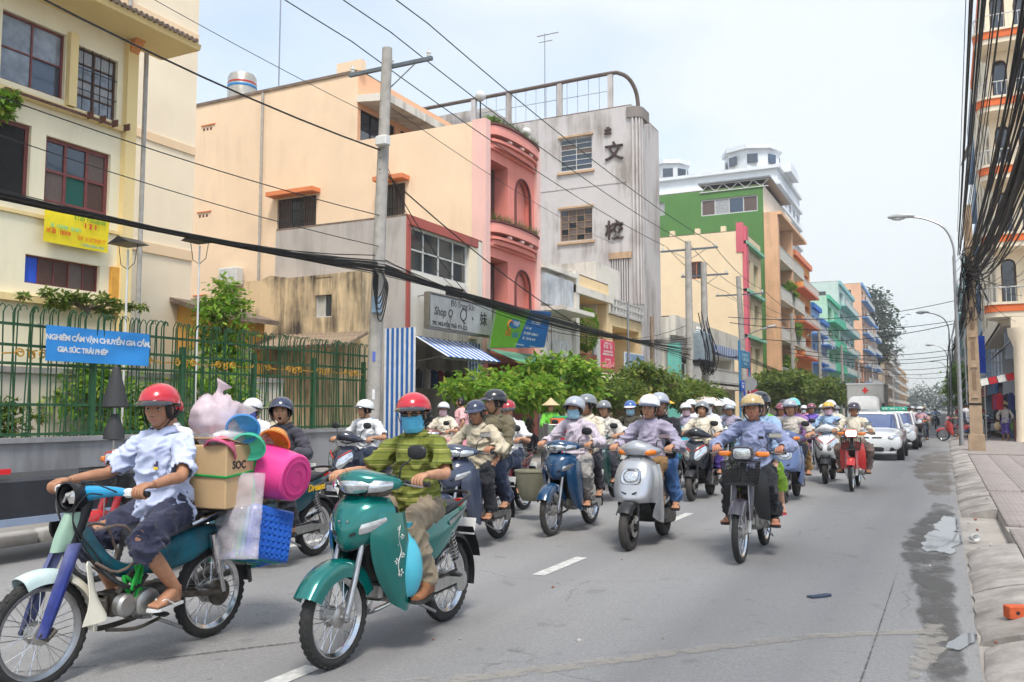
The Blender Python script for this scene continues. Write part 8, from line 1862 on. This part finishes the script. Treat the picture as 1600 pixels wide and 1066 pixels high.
ride(bike_wave,-5.0,13.3,'motorcycle behind the silver helmet rider',dict(body=paint('dark_green',(24,60,56))),'rider in pale grey shirt and grey cap helmet behind the silver helmet',dict(shirt=CL['paleg'],trousers=CL['charcoal'],helmet=half('grey'),look=(10,0)))
ride(bike_scooter,-5.35,15.6,'white scooter behind the pale grey shirt rider',dict(body=paint('ivory_gloss',(222,222,216)),front='v'),'rider in dark brown T-shirt, blue helmet and pale blue mask',dict(shirt=CL['dkolive'],trousers=CL['dkjean'],helmet=half('blue','white'),mask=MK['pale'],collar=False))
ride(bike_scooter,-4.45,16.3,'turquoise scooter left of the black sports scooter',dict(body=paint('turq_gloss',(60,160,175)),front='v',mk='round'),'woman in lilac shirt, white helmet and pink mask',dict(shirt=CL['lav'],trousers=CL['dkjean'],helmet=half('white'),mask=MK['pink'],female=True),'passenger in white helmet behind the lilac shirt',dict(shirt=CL['white'],trousers=CL['jeans'],helmet=half('white')))
ride(bike_scooter,-2.30,14.9,'slate blue scooter behind the basket motorcycle',dict(body=paint('slate_blue',(86,104,146)),front='round',mirrors=('l',),mk='round'),'rider in grey T-shirt and silver-navy helmet on the slate blue scooter',dict(shirt=CL['tee'],trousers=CL['black'],helmet=('half',HB['silver'],HB['navy']),collar=False,look=(4,0),hi=True),'smiling passenger in turquoise helmet and purple sleeves',dict(shirt=CL['violet'],sleeve='long',trousers=CL['brown'],helmet=half('turq','turq'),female=True,look=(25,0)))
ride(bike_wave,-2.95,18.0,'motorcycle behind the tan helmet rider',dict(body=paint('plum',(70,40,60))),'rider in pink shirt and maroon helmet',dict(shirt=CL['pink'],trousers=CL['charcoal'],helmet=half('maroon','maroon'),skin='brown'),'passenger in black helmet behind the pink shirt',dict(shirt=CL['charcoal'],trousers=CL['black'],helmet=half('black')))
ride(bike_scooter,-2.15,18.9,'white and black scooter behind the slate blue one',dict(body=paint('pearl_white',(226,228,228)),front='v',mk='round'),'rider in pale blue shirt, yellow helmet and white mask',dict(shirt=CL['blueshirt'],sleeve='long',trousers=CL['khaki'],helmet=half('yellow','dark'),mask=MK['pink']),'passenger in white and navy helmet behind the yellow helmet',dict(shirt=CL['cream'],trousers=CL['brown'],helmet=('half',HB['white'],HB['navy'])))
FAR=[(-2.55,22.6,bike_scooter,(200,40,70),'rider in teal jacket over white shirt on a red scooter','teal','grey','red scooter under the teal jacket rider'),(-2.75,26.0,bike_wave,(40,60,90),'rider in cream blouse and grey helmet behind the teal jacket','cream','grey','dark motorcycle under the cream blouse rider'),(-5.0,22.3,bike_wave,(50,70,110),'rider in light blue shirt and dark helmet left of the tan helmet','blueshirt','dark','dark blue motorcycle under the light blue shirt rider'),(-4.55,20.6,bike_wave,(40,60,60),'rider in lilac-white shirt just left of the tan helmet','lav','silver','dark motorcycle just left of the tan helmet'),(-5.6,24.8,bike_wave,(60,50,70),'rider in blue helmet far behind the grey helmet rider','paleg','blue','motorcycle under the far blue helmet rider'),(-3.4,28.5,bike_wave,(70,40,40),'rider in cream shirt and white helmet left of the ambulance truck','cream','white','motorcycle left of the ambulance truck'),(-3.2,24.4,bike_wave,(90,40,80),'rider in purple top and dark helmet behind the red basket motorcycle','purple','maroon','purple motorcycle behind the red basket one'),(-6.6,27,bike_wave,(40,60,90),'rider in brown shirt near the left trees','khaki','red','motorcycle near the left trees'),(-6.9,21.5,bike_wave,(120,40,40),'rider in white shirt and silver helmet near the market cart','white','silver','red motorcycle near the market cart'),(-4.3,31,bike_wave,(50,50,60),'rider in rose shirt far back in the crowd','rose','white','dark motorcycle far back in the crowd'),
(-5.9,32.5,bike_wave,(60,60,70),'rider in yellow helmet far back by the trees','grey','yellow','motorcycle far back by the trees'),(-7.4,30.5,bike_wave,(60,40,50),'rider in maroon helmet far back by the left kerb','tee','maroon','motorcycle far back by the left kerb'),(-1.36,39.7,bike_wave,(30,60,60),'rider in olive shirt and black helmet right of the taxi','oliveg','black','motorcycle under the olive shirt rider'),(-.86,37.6,bike_dream,(60,60,66),'rider in pink-white shirt and white helmet nearest right of the taxi','pink','white','dark basket motorcycle right of the taxi'),(-1.3,43.5,bike_wave,(50,50,90),'rider in pale shirt and white helmet behind the olive shirt','white','silver','motorcycle behind the olive shirt rider'),(-.6,72,bike_wave,(60,60,60),'lone far rider coming down the right lane','blueshirt','white','lone far motorcycle in the right lane'),(-2.2,84,bike_wave,(70,50,50),'far rider on the road near the end','cream','grey','far motorcycle near the end of the road'),(-3.4,95,bike_wave,(50,60,70),'farthest rider on the road','grey','white','farthest motorcycle on the road'),
(-3.9,25.3,bike_scooter,(200,200,205),'rider in tan shirt and olive helmet deep in the crowd','khaki','olive','pale scooter deep in the crowd'),(-5.2,28.8,bike_wave,(30,50,80),'rider in green top and white helmet deep in the crowd','green','white','navy motorcycle deep in the crowd'),(-6.2,19.4,bike_scooter,(70,110,150),'rider in rose blouse and turquoise helmet left of the crowd','rose','turq','blue scooter left of the crowd'),(-3.6,33.5,bike_wave,(60,60,60),'rider in red shirt and grey helmet before the ambulance truck','red','grey','grey motorcycle before the ambulance truck'),(-5.1,36.5,bike_wave,(90,50,50),'rider in white shirt and blue helmet before the ambulance truck','white','blue','brown motorcycle before the ambulance truck'),(-1.0,50,bike_wave,(40,70,60),'rider in blue-grey shirt and tan helmet well behind the taxi','slate','tan','green motorcycle well behind the taxi')]
for k,(x,y,bk_,c,lab,sh_,he_,bl_) in enumerate(FAR):
 ride(bk_,x,y,bl_,dict(body=paint('far_%d'%k,c),**({'front':'v'} if bk_ is bike_scooter else {})),lab,dict(shirt=CL[sh_],sleeve=('long','short')[k%2],trousers=CL[['charcoal','dkjean','taupe','khaki'][k%4]],helmet=half(he_),vox=.02,mask=MK['white'] if k%4==1 else None,skin=('tan','brown','light')[k%3],look=(RNG.uniform(-15,20),0)))
# --- people on foot
HG=lambda a=.05,b=.05:{1:('hang',(a,.24,.86)),-1:('hang',(b,-.24,.86))}
stand=dict(pose='stand',pelvis=(0,0,.90),lean=.0,group='people on foot',vox=.016)
WF={1:(.10,.09,.0),-1:(-.14,-.09,.0)}
person('woman in pink dress standing on the left pavement with her back half turned',(-10.0,17.5,.11),R(200),**stand,hands=HG(),feet={1:(.05,.1,0),-1:(0,-.1,0)},shirt=CL['pink'],trousers=CL['rose'],leg='capri',skirt=CL['rose'],female=True,hair='long',collar=False)
person('woman in green blouse and conical hat pushing the market cart',(-8.7,19.6,.0),R(-60),**stand,hands={1:('hold',(.42,.2,1.05)),-1:('hold',(.42,-.2,1.05))},feet=WF,shirt=CL['green'],sleeve='long',trousers=CL['charcoal'],hat='cone',female=True,collar=False)
ct=thing('market_cart','tall wire market cart with colourful goods on top left of the conical hat woman','cart',(-8.0,18.6,0),R(-60)); q=MB()
for x in (-.5,.5):
 for y in (-.35,.35): q.tube([(x,y,.25),(x,y,1.15)],.018,6)
for z in (.3,.75,1.12): q.tube([(-.5,-.35,z),(.5,-.35,z),(.5,.35,z),(-.5,.35,z),(-.5,-.35,z)],.014,5)
for k in range(9): q.tube([(-.5+k*.125,-.35,.3),(-.5+k*.125,-.35,1.12)],.006,4)
put('frame',q,steel,ct); put('glass_case',MB().box((0,0,.72),(.96,.66,.75)),mat('case_glass',(.3,.33,.34),.1,0,.3,3,alpha=.5),ct); put('shelf',MB().box((0,0,.74),(.96,.66,.03)),wood_m,ct); put('goods',MB().box((.2,-.1,1.2),(.35,.3,.14)),mat('goods_orange',srgb((240,120,70)),.6,0,.2),ct); put('green_tray',MB().rbox((-.25,.05,1.22),(.4,.4,.2),.03),mat('goods_green',srgb((40,150,90)),.5),ct)
for s in (1,-1): put('wheel',MB().lathe([(.24,-.02),(.26,0),(.24,.02),(.2,.015),(.2,-.015),(.24,-.02)],24,0,'y'),rubber,ct,(0,s*.42,.26)); put('wheel_spokes',wheel_spokes(.21,.03,.01,12),steel,ct,(0,s*.42,.26))
person('dark-clothed person with grey helmet by the shop shutters behind the white T-shirt',(-10.8,17.0,.11),R(-70),**{**stand,'pelvis':(0,0,.82)},hands=HG(),feet={1:(.05,.1,0),-1:(0,-.1,0)},shirt=CL['black'],sleeve='long',trousers=CL['black'],helmet=half('grey'),scale=.94)
ride(bike_wave,-8.75,14.4,'motorcycle of the pink-masked rider at the left kerb',dict(body=paint('brick_gloss',(120,60,50))),'rider in cream top, white helmet and pink mask at the left kerb',dict(shirt=CL['cream'],trousers=CL['rose'],helmet=half('white'),mask=MK['pink'],female=True))
person('person in white T-shirt and jeans standing behind the ochre pole',(.95,46.6,.12),R(120),**stand,hands={1:('hold',(.3,.18,1.0)),-1:('hang',(.0,-.24,.86))},feet={1:(.05,.1,0),-1:(0,-.1,0)},shirt=CL['white'],trousers=CL['jeans'],leg='capri',hair='short',collar=False)
person('woman in pale lavender blouse and conical hat walking away with two bags',(2.42,44.3,.12),R(88),**stand,hands=HG(.0,.04),feet=WF,shirt=CL['paleg'],sleeve='long',trousers=CL['purple'],leg='capri',hat='cone',female=True,collar=False)
for s,c,lab in ((1,(215,190,150),'straw coloured bag in the left hand of the conical hat woman'),(-1,(120,170,80),'green and white bag in the right hand of the conical hat woman')): blob('carrier_bag',lab,(2.42-s*.30,44.3,.72),(.14,.16,.2),mat('carrier%d'%s,srgb(c),.6,0,.3,8),7+s,amp=.02)
pb=bike_wave('motorcycle','cream and red moped standing across the right kerb',(.55,44.7,.03),R(176),body=paint('moped_red',(190,60,60)),mirrors=('l','r')); pb.children[0]
person('woman in navy sleeveless top astride the cream and red moped',(.55,44.7,.03),R(176),shirt=CL['navy'],sleeve='none',trousers=CL['taupe'],leg='capri',vox=.016,hair='fringe',helmet=half('maroon'),female=True,collar=False,feet={1:(.05,.3,.0),-1:(.05,-.3,.0)},pelvis=(-.2,0,.86),group='people on foot')
bike_scooter('scooter','grey parked scooter behind the ochre pole',(1.9,46.3,.12),R(170),paint('park_grey',(150,156,160)),'round',group='parked bikes on the right'); bike_wave('motorcycle','red and blue parked motorcycle by the market awning',(1.2,48.2,.12),R(175),paint('park_blue',(120,40,70)),group='parked bikes on the right')
for k,(x,y,c,lab) in enumerate(((1.7,50.6,(60,60,70),'dark parked motorcycle behind the red and blue one'),(1.5,54.0,(150,50,50),'dark red parked motorcycle farther along the market row'),(2.3,48.9,(40,70,110),'blue parked motorcycle beside the stall cabinet'))): bike_wave('motorcycle',lab,(x,y,.12),R(168+9*k),paint('parked_%d'%k,c),group='parked bikes on the right')
for k,(x,y,c,c2,lab) in enumerate(((1.7,52.5,'red','charcoal','person in red top under the market awning'),(2.4,49.5,'black','dkjean','person in black jacket at the stall'),(1.2,55,'brown','khaki','person in brown shirt past the moped'),(.9,62,'red','dkjean','person in red shirt farther along the right pavement'))):
 person(lab,(x,y,.12),R(100+70*k),**{**stand,'vox':.02},hands=HG(),feet={1:(.05,.1,0),-1:(0,-.1,0)},shirt=CL[c],trousers=CL[c2],hat='brim' if k==0 else None,collar=False)
for k,(x,y,c,lab) in enumerate(((-11.8,27.5,'grey','seated person in grey in the shop shade below the green awning'),(-11.6,24.3,'dkolive','seated person in dark clothes behind the bright trees'),(-12.2,40,'blueshirt','person in pale blue under the beige awning'),(-11.8,60,'rose','person in rose shirt by the leaning pole'))):
 person(lab,(x,y,.11),R(-30),**{**stand,'vox':.02,'pelvis':(0,0,.9 if k>1 else .62)},hands=HG(),feet={1:(.05 if k>1 else .3,.1,0),-1:(0 if k>1 else .3,-.1,0)},shirt=CL[c],trousers=CL['charcoal'],collar=False)
# --- car, taxi, truck
carw=mat('car_white',(.78,.78,.77),.2,0,.02,3,coat=1.); car_glass=mat('car_glass',(.08,.12,.26),.04,.1,.1,1.5,coat=1.,spec=.9)  # blue of the reflected sky is put into the glass colour
def car(label,loc,rz,taxi=False):
 t=thing('car',label,'car',loc,rz)
 put('body',sloft([(2.12,0,.50,.60,.12),(2.06,0,.50,.74,.22),(1.85,0,.53,.81,.28),(1.2,0,.57,.84,.33),(.9,0,.60,.845,.345),(-.2,0,.62,.85,.35),(-1.5,0,.63,.84,.35),(-2.0,0,.64,.78,.30),(-2.15,0,.62,.66,.2)],28,3.6,sub=5),carw,t)
 put('cabin_glass',sloft([(-.38,0,.88,1.42,.76),(-.36,0,1.0,1.27,.735),(-.36,0,1.2,1.0,.66),(-.38,0,1.34,.80,.60)],28,4.2,'z'),car_glass,t)
 put('roof',sloft([(-.38,0,1.33,.84,.62),(-.38,0,1.385,.78,.58),(-.38,0,1.41,.5,.4)],28,4,'z'),carw,t)
 for s in (1,-1):
  put('pillar',MB().tube([(1.0,s*.72,.90),(.66,s*.665,1.12),(.36,s*.60,1.36)],.035,8),carw,t); put('pillar',MB().tube([(-.35,s*.77,.92),(-.37,s*.64,1.37)],.03,8),carw,t); put('pillar',MB().tube([(-1.72,s*.70,.92),(-1.4,s*.65,1.15),(-1.1,s*.58,1.37)],.06,8),carw,t)
  put('headlight',sloft([(2.01,s*.42,.64,.05,.03),(2.05,s*.50,.645,.075,.07),(2.0,s*.63,.65,.09,.085),(1.88,s*.745,.66,.07,.07),(1.75,s*.805,.66,.02,.03)],14,2.6,'y'),glass_lens,t); put('indicator',sloft([(1.93,s*.70,.64,.03,.05),(1.90,s*.76,.64,.04,.05),(1.8,s*.82,.64,.01,.02)],10,2.5,'y'),red_lens,t)
  put('door_mirror',sloft([(.78,s*.82,.98,.05,.03),(.80,s*.90,1.0,.07,.065),(.78,s*.99,1.0,.05,.05)],14,2.6,'y'),carw,t); put('fog_lamp',sloft([(2.02,s*.48,.34,.03,.03),(2.09,s*.55,.34,.05,.055),(2.02,s*.66,.34,.03,.04)],12,2.8,'y'),black_plastic,t)
  for nm,x in (('front_wheel',1.32),('rear_wheel',-1.28)):
   w=link(nm,None,t,(x,s*.76,.29)); put('tyre',MB().lathe([(.19,-.09),(.27,-.09),(.29,-.06),(.29,.06),(.27,.09),(.19,.09),(.19,-.09)],28,0,'y'),rubber,w); put('rim',MB().lathe([(0,.07),(.08,.075),(.19,.05),(.19,-.05),(0,-.07)],20,0,'y'),alu,w); put('arch',MB().lathe([(.30,-.1),(.34,-.1),(.34,.092),(.30,.092)],24,0,'y',a0=0,a1=PI),black_plastic,w,rot=(0,0,0))
 put('grille',MB().rbox((2.05,-.17,.64),(.12,.30,.09),.02).rbox((2.05,.17,.64),(.12,.30,.09),.02),black_plastic,t); put('grille_bars',MB().rbox((2.108,-.17,.64),(.02,.26,.025),.006).rbox((2.108,.17,.64),(.02,.26,.025),.006),chrome,t); put('bumper_intake',MB().rbox((2.08,0,.33),(.14,.7,.12),.03),black_plastic,t); put('bumper_lip',MB().rbox((2.02,0,.24),(.2,1.3,.06),.02),carw,t)
 put('bonnet_line',MB().tube([(1.95,-.3,.73),(1.2,-.42,.905),(1.0,-.5,.93)],.008,5,sub=3),black_plastic,t); put('windscreen_wiper',MB().tube([(1.02,.1,.93),(.92,-.45,.98)],.012,5),black_plastic,t)
 pl=put('number_plate',MB().rbox((2.12,-.0,.45),(.02,.46,.11),.005),white_paint,t); put('lettering',text_mb('5069',.10,'CENTER',.003,.001),ink,pl,(2.132,-.02,.45),(PI/2,0,PI/2),smooth=False)
 if taxi: sg_=put('roof_sign',MB().rbox((-.3,0,1.50),(.3,.95,.15),.03),mat('taxi_green',srgb((30,160,130)),.4),t); put('print_line',strokes(.8,.07,5),wht,sg_,(-.145,0,1.5),(PI/2,0,PI/2),smooth=False)
 return t
car('white saloon car behind the red basket motorcycle',(-1.93,29.2,0),RZ); car('white taxi with green roof sign just behind the white saloon',(-1.75,36.8,0),RZ,True)
tr_=thing('truck','white box truck with a red cross above the cab, behind the cars','truck',(-4.35,58,0),RZ); tw_=mat('truck_white',(.50,.49,.46),.5,0,.12,2,grime=.3)
put('cargo_box',MB().rbox((-2.2,0,2.0),(4.4,2.15,2.2),.05),tw_,tr_); put('box_trim',MB().box((-2.2,0,3.06),(4.46,2.2,.08)),white_paint,tr_); put('cab',sloft([(1.75,0,.85,.85,.35),(1.72,0,1.0,.92,.6),(1.35,0,1.3,.93,.9),(.9,0,1.35,.93,.95),(.1,0,1.35,.93,.95)],24,5),white_paint,tr_)
put('windscreen',MB().sheet([[(1.75,0,1.42),(1.72,.5,1.42),(1.62,.84,1.42)],[(1.52,0,1.85),(1.5,.5,1.85),(1.42,.80,1.85)],[(1.30,0,2.15),(1.28,.5,2.15),(1.2,.74,2.15)]],4,4,.02),car_glass,tr_)
rc=mat('cross_red',srgb((225,40,45)),.5,0,.05); put('red_cross',MB().box((.012,0,2.65),(.02,.36,.12)).box((.014,0,2.65),(.02,.12,.36)),rc,tr_)
for x in (1.0,-3.2):
 for s in (1,-1): put('wheel',MB().lathe([(0,-.1),(.2,-.1),(.36,-.12),(.38,-.08),(.38,.08),(.36,.12),(.2,.1),(0,.1)],24,0,'y'),rubber,tr_,(x,s*.85,.38))
for s in (1,-1): put('headlight',MB().ell((1.74,s*.65,.82),(.08,.16,.12),12,8),glass_lens,tr_); put('mirror',MB().rbox((1.5,s*1.1,1.7),(.06,.14,.3),.02),black_plastic,tr_)
put('bumper',MB().rbox((1.75,0,.52),(.2,1.85,.25),.05),black_plastic,tr_)
# --- parked cart at the left kerb, small litter
pc=thing('parked_cart','black parked handcart with red rail at the left edge of the road','cart',(-8.35,5.7,0),RZ); put('bed',MB().rbox((0,0,.60),(2.4,.8,.42),.03),mat('cart_black',(.03,.032,.04),.6,0,.3),pc);
for s in (1,-1): put('rail',MB().box((0,s*.36,.88),(.8,.04,.05)),rc,pc,(.8,0,0))
put('edge_strip',MB().box((0,.41,.40),(2.4,.03,.07)),mat('strip_blue',srgb((150,165,190)),.5),pc)
for x in (-.8,.8):
 for s in (1,-1): put('wheel',MB().lathe([(0,-.03),(.16,-.03),(.2,-.02),(.2,.02),(.16,.03),(0,.03)],20,0,'y'),rubber,pc,(x,s*.42,.2))
br=thing('brick','broken orange hollow brick lying on the right gutter','brick',(.40,6.75,.085),R(25)); put('block',MB().rbox((0,0,.045),(.17,.085,.085),.006),mat('brick_orange',srgb((205,95,55)),.9,0,.25,14,bump=.4,bscale=40),br)
for k in range(2): put('hole',MB().lathe([(0,0),(.013,0),(.013,.004),(0,.004)],12,0,'x'),dark_in,br,(.0845,-.02+k*.04,.045)); put('hole',MB().lathe([(0,0),(.013,0),(.013,.004),(0,.004)],12,0,'y'),dark_in,br,(-.03+k*.06,-.0435,.045))
tag(put('flattened_sandal',MB().prism([(-.1,-.03),(.0,-.04),(.1,-.03),(.13,0),(.1,.03),(0,.025),(-.1,.03)],.004,.016,0,'z'),mat('sandal_slate',srgb((60,72,92)),.8),None,(-.93,7.28,0),(0,0,.9)),'flat dark blue sandal lying on the right lane','sandal')
tag(put('paper_cup',MB().lathe([(0,0),(.03,0),(.042,.1),(.045,.1),(.04,.102),(0,.01)],16),white_paint,None,(.22,11.0,.05),(R(80),0,R(30))),'white cup lying at the broken gutter by the puddle','cup')
rl_=random.Random(4)
for k in range(26):
 x,y=(rl_.uniform(.2,.56),rl_.uniform(5.5,17)) if k<16 else (rl_.uniform(-3,0),rl_.uniform(4.5,12)); s_=rl_.uniform(.012,.03) if k<16 else rl_.uniform(.008,.018); z_=.03+max(0,(x-.2)*.3) if x>.15 else .006
 tag(put('rubble_bit',MB().ell((0,0,0),(s_,s_*.8,s_*.6),6,4),mat('rubble%d'%(k%3),[(.35,.3,.26),(.28,.13,.09),(.5,.47,.43)][k%3],.9),None,(x,y,z_*(1 if k<16 else 1)),(rl_.uniform(0,3),0,rl_.uniform(0,3)),smooth=False),'small bit of rubble by the right gutter' if k<16 else 'small stone chip on the asphalt','rubble','rubble by the gutter' if k<16 else 'stone chips on the road')
# ------------------------------------------------------------------ air: thin even haze over the street
hz=MB().box((-60,420,24.5),(700,1000,51.2)); hm=bpy.data.materials.new('haze_air'); hm.use_nodes=True ; hn=hm.node_tree
for q in list(hn.nodes): hn.nodes.remove(q)
ho=hn.nodes.new('ShaderNodeOutputMaterial'); hv=hn.nodes.new('ShaderNodeVolumePrincipled'); hv.inputs['Color'].default_value=(.97,.985,1,1); hv.inputs['Density'].default_value=.0008; hv.inputs['Anisotropy'].default_value=.2
hn.links.new(hv.outputs['Volume'],ho.inputs['Volume']); o=put('haze',hz,hm); o['kind']='stuff'
SC.cycles.volume_bounces=0
for o in bpy.data.objects:
 if o.name.split('.')[0] in ('print_line','spokes','buttons','wheel_spokes'): o['kind']='stuff'
bpy.data.scenes.remove(TMP)
